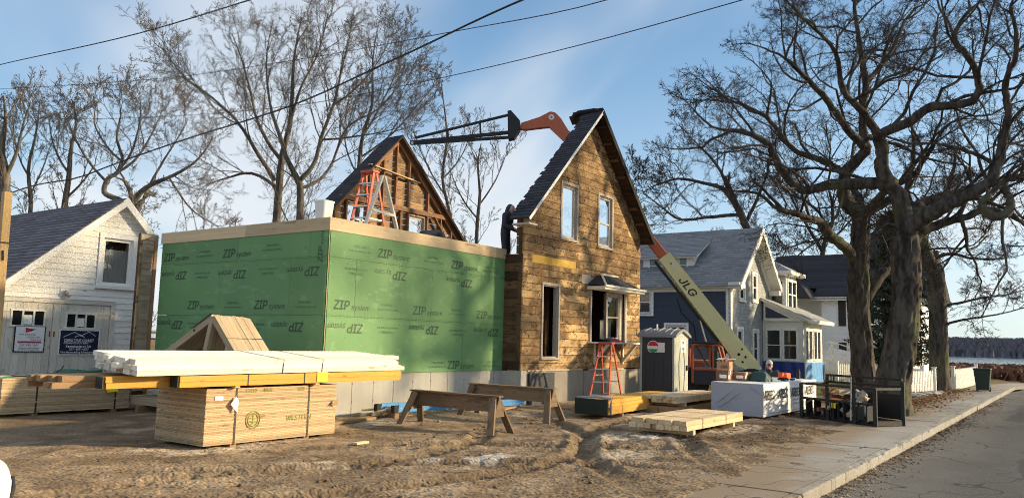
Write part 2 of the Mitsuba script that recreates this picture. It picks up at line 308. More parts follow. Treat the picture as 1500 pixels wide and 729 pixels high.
for nm, c, r in (('white_paint', (0.76, 0.75, 0.71), 0.5), ('cream_trim', (0.70, 0.68, 0.60), 0.55), ('dark_hole', (0.012, 0.011, 0.010), 0.9), ('interior_dark', (0.06, 0.045, 0.035), 0.9),
                 ('black_metal', (0.011, 0.011, 0.012), 0.6), ('black_rubber', (0.02, 0.02, 0.02), 0.85), ('rust_red', (0.22, 0.05, 0.028), 0.5), ('ladder_red', (0.55, 0.085, 0.04), 0.45),
                 ('ladder_blue', (0.05, 0.22, 0.48), 0.45), ('boom_cream', (0.70, 0.70, 0.36), 0.45), ('boom_orange', (0.46, 0.105, 0.04), 0.45), ('cab_orange', (0.40, 0.085, 0.035), 0.45),
                 ('potty_dark', (0.030, 0.036, 0.047), 0.55), ('potty_light', (0.36, 0.38, 0.34), 0.55), ('potty_roof', (0.20, 0.21, 0.225), 0.5), ('wrap_white', (0.70, 0.70, 0.70), 0.42), ('wrap_grey', (0.34, 0.36, 0.42), 0.45),
                 ('ink_black', (0.02, 0.02, 0.022), 0.6), ('ink_red', (0.45, 0.03, 0.04), 0.6), ('ink_green', (0.03, 0.25, 0.10), 0.6), ('navy_sign', (0.012, 0.018, 0.045), 0.4), ('sign_white', (0.72, 0.72, 0.71), 0.5),
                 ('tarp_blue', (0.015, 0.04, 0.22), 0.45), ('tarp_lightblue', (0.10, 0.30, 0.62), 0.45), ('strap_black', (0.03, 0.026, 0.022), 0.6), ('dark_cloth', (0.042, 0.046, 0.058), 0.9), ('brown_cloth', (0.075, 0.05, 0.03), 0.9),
                 ('skin', (0.55, 0.33, 0.24), 0.55), ('hair', (0.03, 0.02, 0.014), 0.7), ('cap_pale', (0.55, 0.52, 0.48), 0.8), ('bin_green', (0.012, 0.03, 0.025), 0.5), ('tar_black', (0.014, 0.013, 0.013), 0.9),
                 ('cardboard', (0.40, 0.25, 0.13), 0.85), ('cardboard_brown', (0.20, 0.10, 0.06), 0.85), ('paper', (0.80, 0.79, 0.75), 0.8), ('yellow_tag', (0.80, 0.66, 0.02), 0.6), ('green_paint', (0.006, 0.018, 0.014), 0.6),
                 ('hose_green', (0.02, 0.17, 0.10), 0.5), ('wire_black', (0.012, 0.012, 0.013), 0.6), ('orange_plastic', (0.75, 0.12, 0.03), 0.45), ('bag_teal', (0.012, 0.05, 0.05), 0.6), ('car_white', (0.60, 0.60, 0.61), 0.25),
                 ('stone_grey', (0.33, 0.31, 0.29), 0.85), ('brick_red', (0.24, 0.065, 0.045), 0.85), ('curtain', (0.20, 0.20, 0.19), 0.9), ('snow', (0.80, 0.80, 0.82), 0.7), ('log_brown', (0.24, 0.10, 0.055), 0.85), ('blanket', (0.35, 0.05, 0.06), 0.9)):
    principled(nm, c, r)
principled('aluminium', (0.62, 0.62, 0.62), 0.35, 0.9)
principled('chrome_rod', (0.75, 0.75, 0.77), 0.15, 1.0)
principled('window_glass', (0.012, 0.014, 0.016), 0.04, 0, 0.9)
principled('conifer', (0.035, 0.05, 0.028), 0.9)
principled('leaf_litter', (0.22, 0.12, 0.06), 0.9)
principled('marsh_shrub', (0.12, 0.06, 0.045), 0.95)
principled('hazy_far_wood', (0.15, 0.143, 0.165), 0.95)  # distance haze painted in as a lighter blue-grey
principled('water', (0.03, 0.045, 0.06), 0.12, 0, 0.6)
scene['mat_pane_glass'] = {'type': 'thindielectric', 'int_ior': 1.5}
# ------------------------------------------------------------------ ground, street, far shore
def ss(a, b, x):
    t = np.clip((x-a)/(b-a), 0, 1); return t*t*(3-2*t)
def gz(x, y):
    x, y = np.asarray(x, float), np.asarray(y, float)
    P = np.stack([x, y, x*0], -1)
    n1 = meshkit.fbm(P*0.7, 4, 1)-0.5; n2 = meshkit.fbm(P*2.6+7, 4, 2)-0.5; n3 = meshkit.noise(P*9.0, 5)-0.5
    lump = np.exp(-(((x-13.2)/3.2)**2+((y-6.0)/1.5)**2))
    near = ss(60, 30, np.hypot(x-14, y-9))
    z = near*(0.07*n1+(0.03+0.09*lump)*n2+(0.012+0.028*lump)*n3)+0.08*lump*(meshkit.fbm(P*1.6+3, 3, 6)-0.45)
    for cx, cy, R in RUTS:     # wheel ruts
        d = np.hypot(x-cx, y-cy)-R; a = np.arctan2(y-cy, x-cx)
        tread = 0.5+0.5*np.sign(np.sin(a*R*26+np.where(d > 0, 3.5, -3.5)*d*6))
        z = z-np.exp(-(d/0.17)**4)*(0.038+0.03*tread)*ss(9.6, 8.6, y)*ss(4.6, 5.2, y)+0.018*np.exp(-((np.abs(d)-0.27)/0.08)**2)*ss(9.6, 8.6, y)
    z = z*ss(23.0, 17.0, y+0*x)*1.0+0.02*n1*near
    edge = 3.55+0.25*(n1*2)+0.22*n2*2+np.where(x < 12, -0.15, 0.25*ss(12, 20, x))
    z = np.where(y < 4.6, z*ss(3.2, 4.6, y)-0.06*ss(edge+0.35, edge-0.25, y)-0.20*ss(3.1, 2.7, y), z)
    z = z-2.6*ss(55, 330, np.hypot(x, y)-0)*ss(40, 90, x)-1.2*ss(300, 900, np.hypot(x, y))
    return z
_gz = gz
_GX, _GY = np.meshgrid(np.arange(4, 44, 0.1), np.arange(-6, 20, 0.1), indexing='ij'); _GT = _gz(_GX, _GY)
def gz(x, y):
    x, y = np.asarray(x, float), np.asarray(y, float)
    if x.ndim == 0 and 4 < x < 43.8 and -6 < y < 19.8: return _GT[int((x-4)*10+.5), int((y+6)*10+.5)]
    return _gz(x, y)
def graded(a, b, h, lo, hi, ratio=1.22):
    c = list(np.arange(a, b+1e-6, h)); s = h
    while c[-1] < hi: s *= ratio; c.append(c[-1]+s)
    s = h
    while c[0] > lo: s *= ratio; c.insert(0, c[0]-s)
    return A(c)
def grid(xs, ys, z):
    X, Y = np.meshgrid(xs, ys, indexing='ij'); v = np.stack([X, Y, z(X, Y)], -1).reshape(-1, 3)
    i, j = np.meshgrid(np.arange(len(xs)-1), np.arange(len(ys)-1), indexing='ij'); n = len(ys)
    f = np.stack([i*n+j, (i+1)*n+j, (i+1)*n+j+1, i*n+j+1], -1).reshape(-1, 4)
    return v, np.vstack([f[:, [0, 1, 2]], f[:, [0, 2, 3]]])
xs, ys = graded(4.0, 19.0, 0.056, -1500, 2500), graded(3.0, 11.0, 0.056, -1500, 1500)
scene['ground'] = PLY(grid(xs, ys, gz), 'dirt', True); tag('ground', 'brown muddy dirt of the building lot with wheel ruts', kind='structure')
clod = MB()
ico = trimesh.creation.icosphere(1, 1.0); ico0 = trimesh.creation.icosphere(0, 1.0)
for i in range(1300):
    x = rng.uniform(5, 19); y = rng.normal(6.6, 2.0) if i % 3 else rng.uniform(4.2, 11.5)
    if y < 4.0 or y > 12: continue
    r = 0.007+0.022*rng.random()**3
    c_ = ico if r > .022 else ico0; v = A(c_.vertices)*r*(1+0.3*rng.normal(size=(len(c_.vertices), 1)))*[1, 1, 0.7]
    clod.raw(v+[x, y, float(gz(x, y))+r*0.3], c_.faces)
scene['dirt_clods'] = PLY(clod.get()[:2], 'dirt', True); tag('dirt_clods', 'small clods of earth scattered over the muddy lot', 'dirt', kind='stuff')
# road and sidewalk
road = MB()
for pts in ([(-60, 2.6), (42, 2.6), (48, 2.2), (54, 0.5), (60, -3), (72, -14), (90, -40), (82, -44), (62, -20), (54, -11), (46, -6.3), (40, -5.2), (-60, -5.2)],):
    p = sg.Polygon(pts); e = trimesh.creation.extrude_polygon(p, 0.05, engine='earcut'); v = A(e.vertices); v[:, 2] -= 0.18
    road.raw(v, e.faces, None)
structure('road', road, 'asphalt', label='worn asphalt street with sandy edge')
X0 = 1.0
structure('sidewalk', MB().box([-20, 2.76, -0.16], [1.0, 4.25, -0.002]), 'walk', label='old concrete sidewalk running along the street')
x = X0
while x < 43:
    L = 1.5+0.35*rng.random()
    t = rng.normal(0, 0.004)
    obj('slab', MB().box([x+0.006, 2.765, -0.16], [x+L-0.006, 4.25-0.2*ss(20, 30, x), 0.001+t]), 'walk', 'sidewalk')
    x += L
for (a, b) in (((42, 2.7), (47, 2.6)), ((47, 2.6), (52, 1.6)), ((52, 1.6), (58, -1.5))):
    a3, b3 = A([*a, -0.07]), A([*b, -0.07]); d = (b3-a3); d /= np.linalg.norm(d); nn = A([-d[1], d[0], 0])*0.75
    obj('slab', MB().beam(a3+nn, b3+nn, 1.5, 0.16), 'walk', 'sidewalk')
structure('kerb', MB().box([-20, 2.6, -0.2], [X0, 2.755, 0.0]), 'walk', label='low concrete kerb with chipped edge')
x = X0
while x < 42:
    L = 1.8+0.5*rng.random()
    q = rbox([x+0.004, 2.6+rng.normal(0, .006), -0.2], [x+L-0.004, 2.756, 0.006+rng.normal(0, .004)], 0.02, 6)
    if x < 24:
        q = q.refine_to_length(.07).to_mesh(); v = A(q.vert_properties[:, :3], float); e_ = np.maximum(0, meshkit.fbm(v*[5, 9, 9], 3, 9)-.62)*.2*ss(-.08, -.01, v[:, 2])*ss(2.70, 2.61, v[:, 1]); v[:, 2] -= e_; v[:, 1] += e_*.8+.01*(meshkit.fbm(v*7, 2, 4)-.5); q = MB().raw(v, A(q.tri_verts))
    else: q = MB().man(q)
    obj('stone', q, 'walk', 'kerb')
    x += L
structure('verge', MB().box([-60, -9, -0.2], [60, -5.25, -0.09]), 'dirt', label='grass verge across the street')
grit = MB()
for i in range(2600):
    x = 7.5+30*rng.random()**1.4; y = 2.58-abs(rng.normal(0, .22)); r = .006+.016*rng.random()**3
    grit.raw(A(ico0.vertices)*r*[1, 1, .7]+[x, y, -.128+r*.4], ico0.faces)
for i in range(420):
    x = 7.5+26*rng.random()**1.3; y = 2.57-abs(rng.normal(0, .12)); s_ = .02+.03*rng.random(); a_ = rng.uniform(0, 6.28); d_ = A([math.cos(a_), math.sin(a_), rng.normal(0, .3)])*s_; w_ = A([-math.sin(a_), math.cos(a_), rng.normal(0, .3)])*s_*.6
    c_ = A([x, y, -.11]); grit.raw([c_-d_, c_+w_, c_+d_, c_-w_], [[0, 1, 2], [0, 2, 3]])
scene['gutter_grit'] = PLY(grit.get()[:2], 'dirt', False); tag('gutter_grit', 'grit and dead leaves lying in the gutter along the kerb', 'grit', kind='stuff')
# far shore
w = MB().raw([[230, -1500, -2.05], [2400, -1500, -2.05], [2400, 900, -2.05], [230, 900, -2.05]], [[0, 1, 2], [0, 2, 3]]); structure('water', w, 'water', label='pale water of the inlet beyond the marsh')
def hill(y0, y1, x0, hh, sd):
    ys_ = np.linspace(y0, y1, 420); k = 14
    V = []
    for j in range(k):
        t = j/(k-1)
        P = np.stack([ys_*0.02, np.full_like(ys_, j*0.6), ys_*0], -1)
        z = -2.6+(hh*(0.75+0.5*meshkit.fbm(P*0.35, 3, sd))+2.4*(meshkit.fbm(np.stack([ys_*0.45, ys_*0+j*3, ys_*0], -1), 2, sd+1)-0.5))*math.sin(t*math.pi/2)
        V.append(np.stack([x0+t*160+12*(meshkit.noise(np.stack([ys_*0.1, ys_*0+j, ys_*0], -1), sd)-0.5)+0*ys_, ys_, z], -1))
    V = A(V).reshape(-1, 3); n = len(ys_)
    i, j = np.meshgrid(np.arange(k-1), np.arange(n-1), indexing='ij'); f = np.stack([i*n+j, i*n+j+1, (i+1)*n+j+1, (i+1)*n+j], -1).reshape(-1, 4)
    return V, f
structure('hill', (lambda q: MB().raw(*q))(hill(-900, 900, 690, 11.0, 4)), 'hazy_far_wood', smooth=True, label='low wooded far shore across the water')
fw = MB(); n_ = 15000
y_ = rng.uniform(-420, 480, n_); t_ = rng.random(n_); x_ = 690+t_*158; z_ = -3+11*np.sin(t_*np.pi/2)
for q_ in range(2):
    h_ = 4.5+3.5*rng.random(n_); w_ = 1.0+1.3*rng.random(n_); j_ = rng.normal(0, .8, (n_, 4))
    v = np.stack([np.stack([x_+j_[:, 0]*q_, y_-w_, z_], 1), np.stack([x_, y_+w_, z_], 1), np.stack([x_+1, y_+w_*.7+j_[:, 1]*.3, z_+h_*.7], 1), np.stack([x_, y_+j_[:, 2]*.6, z_+h_], 1), np.stack([x_-1, y_-w_*.7+j_[:, 3]*.3, z_+h_*.72], 1)], 1).reshape(-1, 3)
    k_ = np.arange(n_)[:, None]*5; fw.raw(v, np.vstack([k_+[0, 1, 2], k_+[0, 2, 3], k_+[0, 3, 4]]))
scene['far_wood_trees'] = PLY(fw.get()[:2], 'hazy_far_wood', False); tag('far_wood_trees', 'bare wood along the far shore, haze put into its grey', 'forest', kind='stuff')
ms = MB()
for i in range(4200):
    y = rng.uniform(-30, 24); x = 58+46*rng.random()**1.3
    if y < -2 and x < 70-y: continue
    s = 0.35+0.55*rng.random(); z = -0.05-0.4*max(0, (x-60)/60)
    for q in range(3):
        a = rng.uniform(0, 6.28); d = A([math.cos(a)*0.5, math.sin(a)*0.5, 1])*s; w_ = A([-math.sin(a), math.cos(a), 0])*s*0.35
        b = A([x, y, z])+rng.normal(size=3)*[.3, .3, 0]
        ms.raw([b-w_, b+w_, b+d*1.0+w_*0.5, b+d*0.9-w_*0.6], [[0, 1, 2], [0, 2, 3]])
scene['marsh_shrubs'] = PLY(ms.get()[:2], 'marsh_shrub', False); tag('marsh_shrubs', 'reddish brown low scrub along the marsh edge', 'shrubs', kind='stuff')
sn = MB()
for (x, y, a, b) in ((66, -9, 5, 1.6), (75, -3, 7, 2.2), (118, 6, 30, 7), (140, -16, 40, 9), (150, 25, 36, 7)):
    th = np.arange(24)*2*np.pi/24; rr = 1+0.25*meshkit.noise(np.stack([np.cos(th)*2+x, np.sin(th)*2, th*0], -1), 3)
    px_, py_ = x+a*rr*np.cos(th), y+b*rr*np.sin(th)
    v = np.stack([px_, py_, gz(px_, py_)+0.12], -1); v = np.vstack([v, [[x, y, float(gz(x, y))+0.3]]])
    sn.raw(v, [[i, (i+1) % 24, 24] for i in range(24)])
structure('snow', sn, 'snow', smooth=True, label='thin snow lying on the marsh flats')

# ------------------------------------------------------------------ green sheathed wing
WX0, WX1, WY0, WY1, ZF, ZS, ZT = 11.0, 17.1, 12.39, 18.4, 0.86, 3.78, 4.05
wing = thing('building_wing', 'new flat-topped wing clad in green wall sheathing on grey concrete foundation', 'building')
FR = wall_frame([WX0, WY0, 0], [1, 0, 0])         # street side: u = x, n = -y
FL = wall_frame([WX0, WY1, 0], [0, -1, 0])        # left side: u = -y from the rear, n = -x
core = MB(); core.box([WX0+0.16, WY0+0.16, -0.2], [WX1-0.02, WY1-0.1, 3.19]); obj('core', core, 'interior_dark', wing)
def panels(fr, W, cuts, z0, z1, mat, name, gap=0.006, th=0.05, n0=-0.16, jit=0.002):
    c = [0]+list(cuts)+[W]
    for a, b in zip(c[:-1], c[1:]):
        obj(name, MB(fr).box([a+gap/2, z0, n0], [b-gap/2, z1, rng.normal(0, jit)]), mat, wing)
panels(FR, 6.1, [0.62*i+0.2 for i in range(1, 10)], -0.3, ZF, 'foundation', 'foundation_panel', 0.012, n0=-0.3)
panels(FL, 6.0, [0.61*i for i in range(1, 10)], -0.3, ZF, 'foundation', 'foundation_panel', 0.012, n0=-0.3)
tie = MB()
for fr, W in ((FR, 6.1), (FL, 6.0)):
    for i in range(0, 10):
        for z in (0.28, 0.66): tie.box([0.2+0.62*i-0.008, z-0.02, -0.01], [0.2+0.62*i+0.012, z+0.02, 0.007], fr=fr)
obj('form_tie', tie, 'rust_red', wing, kind='stuff')
SX = 0.035
for fr, W, off in ((FR, 6.1, (1.95, 0.75, 1.5)), (FL, 6.0, (1.2, 2.44, 0.6))):
    rows = [(ZF+0.002, 2.04), (2.044, 3.24), (3.244, ZS)]
    for (z0, z1), o in zip(rows, off):
        cut = [0.0]+[c for c in (o, o+2.44, o+4.88) if c < W-0.1]+[W]
        for a, b in zip(cut[:-1], cut[1:]):
            obj('sheathing_panel', MB(fr).box([a+0.003, z0+0.001, 0.0], [b-0.003, z1-0.001, SX+rng.normal(0, .002)]), 'zip_green', wing)
obj('corner_edge', MB().box([WX0-SX-0.001, WY0-SX-0.004, ZF], [WX0-SX+0.012, WY0-SX-0.0005, ZS]), 'lumber', wing)
nails = MB()
for fr, W in ((FR, 6.1), (FL, 6.0)):
    for u in np.arange(0.1, W, 0.405):
        for z in np.arange(1.0, 3.7, 0.305): nails.box([u-.009+rng.normal(0, .008), z-.008, SX], [u+.009, z+.008, SX+0.004], fr=fr)
    for z in (2.01, 2.07, 3.21, 3.27):
        for u in np.arange(0.05, W, 0.1): nails.box([u-.010, z-.006, SX], [u+.010, z+.006, SX+0.004], fr=fr)
obj('nail_heads', nails, 'zip_ink_faint', wing, kind='stuff')
def zip_print(fr, u, z, flip, s=1.0, vertical=False):
    o, a, b, n = fr; mb = MB(); base = o+a*u+b*z+n*(SX+0.004)
    X, Y = (a, b) if not vertical else (b, -a)
    if flip: X, Y = -X, -Y
    h = 0.185*s
    text(mb, 'ZIP', h, base-X*0.50*s-Y*h/2, X, Y, 0.001, True, 0.18, width=0.43*s)
    text(mb, 'system', h*0.62, base+X*0.0*s-Y*h/2, X, Y, 0.001, False, 0.18, width=0.52*s)
    obj('print', mb, 'zip_ink', wing)
def fine_print(fr, u, z, flip, lines=2):
    o, a, b, n = fr; mb = MB(); base = o+a*u+b*z+n*(SX+0.004); X, Y = (a, b) if not flip else (-a, -b)
    text(mb, 'STRUCTURAL 1', 0.05, base-X*0.22+Y*0.03, X, Y, 0.001, False, 0.1, width=0.45)
    for i in range(11):
        w_ = 0.03+0.035*rng.random(); c = base-X*0.32+X*0.06*i-Y*0.06
        mb.box([0, 0, 0], [w_*0.8, 0.034, 0.001], fr=(c, X, Y, n))
    obj('print', mb, 'zip_ink_faint', wing, kind='stuff')
for u, z, fl in ((1.85, 3.46, 0), (4.36, 3.44, 0), (1.80, 3.01, 1), (4.22, 3.02, 1), (0.66, 2.28, 0), (3.05, 2.27, 0), (5.42, 2.27, 0), (0.52, 1.80, 1), (2.98, 1.83, 1), (5.38, 1.83, 1), (4.35, 1.02, 0)):
    zip_print(FR, u, z, fl)
for u, z, fl in ((0.85, 3.47, 0), (3.2, 3.47, 0), (0.75, 3.0, 1), (4.15, 2.28, 0), (1.75, 2.28, 0), (4.2, 1.80, 1), (1.75, 1.80, 1), (3.5, 1.02, 0), (5.62, 1.02, 0), (5.5, 3.44, 0)):
    fine_print(FR, u, z, fl)
for u, z, fl in ((0.62, 3.44, 0), (3.0, 3.44, 0), (0.62, 2.98, 1), (2.9, 2.95, 1), (5.3, 2.95, 1), (1.75, 2.27, 0), (4.25, 2.27, 0), (0.6, 1.8, 1), (4.9, 1.8, 1), (2.7, 1.8, 1)):
    zip_print(FL, u, z, fl)
zip_print(FL, 5.8, 3.5, 0, 0.75, True)
for u, z, fl in ((1.8, 3.46, 0), (4.25, 3.5, 0), (1.75, 2.97, 1), (4.15, 3.0, 1), (3.0, 2.26, 0), (5.4, 2.26, 0), (1.6, 1.8, 1), (3.8, 1.8, 1)):
    fine_print(FL, u, z, fl)
for fr, W, cut in ((FR, 6.14, [2.4, 4.9]), (FL, 6.04, [3.3])):
    c = [-SX-0.012]+cut+[W]
    for a, b in zip(c[:-1], c[1:]): obj('header_board', MB(fr).box([a, ZS+0.003, -0.30], [b-0.003, ZT, SX+0.016+rng.normal(0, .001)]), 'lumber', wing)
obj('deck', MB().box([WX0+0.31, WY0+0.31, 3.2], [WX1-0.01, WY1, 3.36]), 'lumber_brown', wing)
old = thing('wall_remnant', 'narrow remnant of tan clapboard wall between white garage and green wing', 'wall')
FO = wall_frame([10.52, 18.62, 0], [1, 0, 0])
obj('sheathing', MB(FO).box([0, -0.2, -0.12], [0.47, 4.02, -0.02]), 'old_dark_board', old)
z = 0.2
while z < 3.85:
    obj('clapboard', MB(FO).prism(sg.box(0.045, z, 0.35, z+0.152), -0.02, 0.002, wedge=0.014), 'tan_siding', old); z += 0.155
obj('corner_board', MB(FO).box([0.36, -0.2, -0.02], [0.44, 4.0, 0.03]), 'lumber_brown', old)
obj('trim', MB(FO).box([0.0, -0.2, -0.02], [0.04, 3.85, 0.026]), 'old_board', old)
obj('top_board', MB(FO).box([0.0, 3.86, -0.02], [0.4, 4.0, 0.028]), 'tan_siding', old)

# ------------------------------------------------------------------ old house: street gable
HX0, HX1, HY = 17.1, 24.0, 11.78
RX, RZ, SL = 20.57, 8.52, 0.985
house = thing('old_house', 'stripped old house gable of weathered brown boards with steep black roof', 'house')
FF = wall_frame([HX0, HY, 0], [1, 0, 0])
W = HX1-HX0; ap = RX-HX0
def roofz(u): return RZ-SL*abs(u-ap)
outline = sg.Polygon([(0, 0.86), (W, 0.86), (W, roofz(W)), (ap, RZ), (0, roofz(0))])
holes = [sg.box(18.93-HX0, 4.50, 19.86-HX0, 6.19), sg.box(21.07-HX0, 4.50, 22.02-HX0, 6.20), sg.box(18.05-HX0, 1.15, 18.93-HX0, 3.22), sg.box(20.62-HX0, 1.62, 23.0-HX0, 3.28)]
patch = sg.box(17.55-HX0, 3.72, 19.86-HX0, 3.95)
field = outline.difference(unary_union(holes+[patch]))
r = 0; z = 0.86
while z < RZ:
    hgt = 0.205+0.012*rng.normal(); hgt = min(max(hgt, 0.17), 0.235)
    x = -rng.random()*2
    while x < W:
        L = 1.1+2.6*rng.random()
        p = sg.box(x+0.005, z+0.007, x+L-0.005, z+hgt-0.007).intersection(field)
        d = rng.normal(0, 0.004)
        for g in getattr(p, 'geoms', [p]):
            if g.area > 0.004: obj('board', MB(FF).prism(g, -0.03, d), 'old_board', house)
        x += L
    z += hgt
for u0, u1 in ((17.55-HX0, 18.75-HX0), (18.755-HX0, 19.83-HX0)): obj('board', MB(FF).prism(sg.box(u0, 3.725, u1-0.004, 3.945), -0.03, 0.003), 'new_patch', house, label='fresh yellow replacement board')
back = MB(FF).prism(outline.difference(unary_union(holes)), -0.14, -0.032); obj('wall_backing', back, 'old_dark_board', house)
# side return wall (left), boards
FS = wall_frame([HX0, HY+1.6, 0], [0, -1, 0])
z = 0.86
while z < roofz(0)-0.05:
    hgt = 0.235
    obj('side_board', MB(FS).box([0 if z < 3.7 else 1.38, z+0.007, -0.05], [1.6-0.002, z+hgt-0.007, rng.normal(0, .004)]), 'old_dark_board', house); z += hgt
obj('foundation', MB().box([HX0+0.25, HY-0.02, -0.3], [20.3, HY+0.5, 0.84]).box([20.31, HY-0.06, -0.3], [22.7, HY+0.5, 0.82]).box([22.71, HY-0.01, -0.3], [HX1, HY+0.5, 0.83]), 'old_foundation', house)
obj('foundation_pier', MB().box([HX0-0.02, HY-0.04, -0.3], [HX0+0.24, HY+0.4, 0.87]).box([HX0-0.01, HY+0.4, -0.3], [HX0+0.1, HY+0.62, 0.85]), 'foundation', house)
obj('cover_panel', MB().box([17.42, HY-0.1, -0.15], [18.62, HY-0.035, 0.80]), 'potty_dark', house, label='dark grey panel covering the cellar opening')
objs('sill_board', MB().box([17.4, HY-0.05, 0.845], [20.2, HY+0.02, 0.885]).box([20.6, HY-0.1, 0.825], [22.7, HY+0.0, 0.865]), 'lumber', house)
# ground-floor interior (dark) and the rest of the lower storey
low = MB().box([HX1-0.15, HY+0.14, -0.2], [HX1, 18.3, 3.6]).box([HX0+0.02, 18.2, -0.2], [HX1-0.16, 18.3, 3.6]).box([HX0+0.05, HY+0.15, 3.6], [HX1-0.02, 18.3, 3.78]).box([HX0+0.05, HY+0.5, 0.6], [HX1-0.16, 18.19, 0.78]).box([HX0+0.03, HY+0.15, 0.8], [HX0+0.2, 18.1, 3.59])
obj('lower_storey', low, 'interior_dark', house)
obj('interior_wall', MB().box([19.2, 13.2, 0.8], [20.2, 13.3, 3.58]).box([21.0, 13.8, 0.8], [21.6, 13.9, 3.58]), 'old_framing', house)
def window_frame(parent, fr, u0, v0, w, h, tw, proud, depth, mat, panes, glass='pane_glass', name='window', rails=(), back=None):
    k = uniq(parent+'__'+name)
    mb = MB(fr); sd = 3
    mb.box([u0-tw, v0-tw*0.8, -0.02], [u0, v0+h+tw, proud], sd).box([u0+w, v0-tw*0.8, -0.02], [u0+w+tw, v0+h+tw, proud], sd).box([u0, v0+h, -0.02], [u0+w, v0+h+tw, proud], sd).box([u0-tw*1.15, v0-tw*0.8, -0.02], [u0+w+tw*1.15, v0, proud+0.03], sd)
    mb.box([u0, v0, -depth], [u0+0.03, v0+h, -0.02], sd).box([u0+w-0.03, v0, -depth], [u0+w, v0+h, -0.02], sd).box([u0+.03, v0+h-0.03, -depth], [u0+w-.03, v0+h, -0.02], sd).box([u0+.03, v0, -depth], [u0+w-.03, v0+0.03, -0.02], sd)
    if panes:
        q0, q1 = (-depth*.8, -depth*.35) if glass == 'pane_glass' else (-.01, .03)
        for rv in rails: mb.box([u0+0.03, v0+h*rv-0.025, q0], [u0+w-0.03, v0+h*rv+0.025, q1])
        for s in (u0+0.0305, u0+w-0.085): mb.box([s, v0+0.031, q0], [s+0.055, v0+h-0.031, q1+.001])
        mb.box([u0+.086, v0+h-0.085, q0], [u0+w-.086, v0+h-.031, q1]).box([u0+.086, v0+.031, q0], [u0+w-.086, v0+.09, q1])
    scene[k] = PLY(mb.get()[:2], mat, False, uv=mb.get()[2])
    if panes:
        o, a, b, n = fr
        ed = [0.05/h]+list(rails)+[1-0.05/h]
        for q, (e0, e1) in enumerate(zip(ed[:-1], ed[1:])):
            d = -depth*(0.55+0.1*(q % 2))
            if glass == 'pane_glass':
                P = MB(fr).raw([[u0+0.05, v0+h*e0+.02, d], [u0+w-0.05, v0+h*e0+.02, d], [u0+w-0.05, v0+h*e1-.02, d], [u0+0.05, v0+h*e1-.02, d]], [[0, 1, 2], [0, 2, 3]])
            else: P = MB(fr).box([u0+0.05, v0+h*e0+.02, -.03], [u0+w-0.05, v0+h*e1-.02, .008+.004*(q % 2)])
            obj('pane', P, glass, k)
    return k
window_frame(house, FF, 18.99-HX0, 4.56, 0.81, 1.56, 0.075, 0.03, 0.13, 'grey_trim', True, rails=())
window_frame(house, FF, 21.13-HX0, 4.56, 0.83, 1.57, 0.075, 0.03, 0.13, 'grey_trim', True, rails=(0.47,))
window_frame(house, FF, 18.10-HX0, 1.2, 0.78, 1.97, 0.07, 0.03, 0.14, 'grey_trim', False)
bay = uniq(house+'__bay_opening')
mb = MB(FF)
ub0, ub1 = 20.66-HX0, 22.96-HX0
mb.box([ub0-0.02, 1.66, -.14], [ub0+0.05, 3.25, 0.05], 5).box([ub1-0.1, 1.66, 0.0], [ub1, 3.25, 0.05], 5).box([ub1-0.28, 1.66, -0.16], [ub1-0.1, 3.22, -0.05], 5)
objs('bay_jamb', mb, 'grey_trim', house)
k = window_frame(house, FF, 21.78-HX0, 1.72, 0.85, 1.42, 0.05, -0.06, 0.14, 'grey_trim', True, rails=(0.5,), name='inner_sash')
labels.setdefault(k, {})['label'] = 'old sash with hanging curtain inside the bay opening'
obj('curtain', MB(FF).box([21.85-HX0, 1.75, -0.32], [22.55-HX0, 2.35, -0.30]), 'curtain', house)
obj('shelf', MB(FF).box([ub0-0.08, 1.62, 0.0], [ub1+0.12, 1.665, 0.62]), 'cream_trim', house)
br = MB(FF)
for u in (20.95-HX0, 22.75-HX0): br.beam([u, 1.62, 0.5], [u, 1.05, 0.0], 0.06, 0.09).box([u-.03, 1.0, 0.004], [u+.03, 1.618, 0.05])
objs('shelf_bracket', br, 'cream_trim', house)
hood = MB(FF); h0, h1 = ub0-0.16, ub1+0.14
hood.raw([[h0, 3.30, 0.62], [h1, 3.30, 0.62], [h1, 3.36, 0.0], [h0, 3.36, 0.0], [h0+0.62, 3.66, 0.12], [h1-0.95, 3.66, 0.12], [h0+0.62, 3.68, 0.0], [h1-0.95, 3.68, 0.0]], [[0, 1, 5], [0, 5, 4], [1, 2, 7], [1, 7, 5], [0, 4, 6], [0, 6, 3], [4, 5, 7], [4, 7, 6]])
obj('hood_roof', hood, 'slate_dark', house)
hf = MB(FF); hf.box([h0-0.02, 3.20, 0.0], [h1+0.02, 3.295, 0.60]).box([h0-0.04, 3.27, 0.60], [h1+0.04, 3.33, 0.66]); hf.beam([h0-0.02, 3.34, 0.64], [h0+0.60, 3.69, 0.14], 0.05, 0.06).beam([h0+0.58, 3.69, 0.13], [h1-0.93, 3.69, 0.13], 0.05, 0.05)
obj('hood_trim', hf, 'cream_trim', house)
objs('hood_flashing', MB(FF).box([h0-0.35, 3.36, 0.004], [h0+0.2, 3.62, 0.012]).box([h1-0.5, 3.36, 0.005], [h1-0.05, 3.62, 0.013]), 'grey_trim', house)
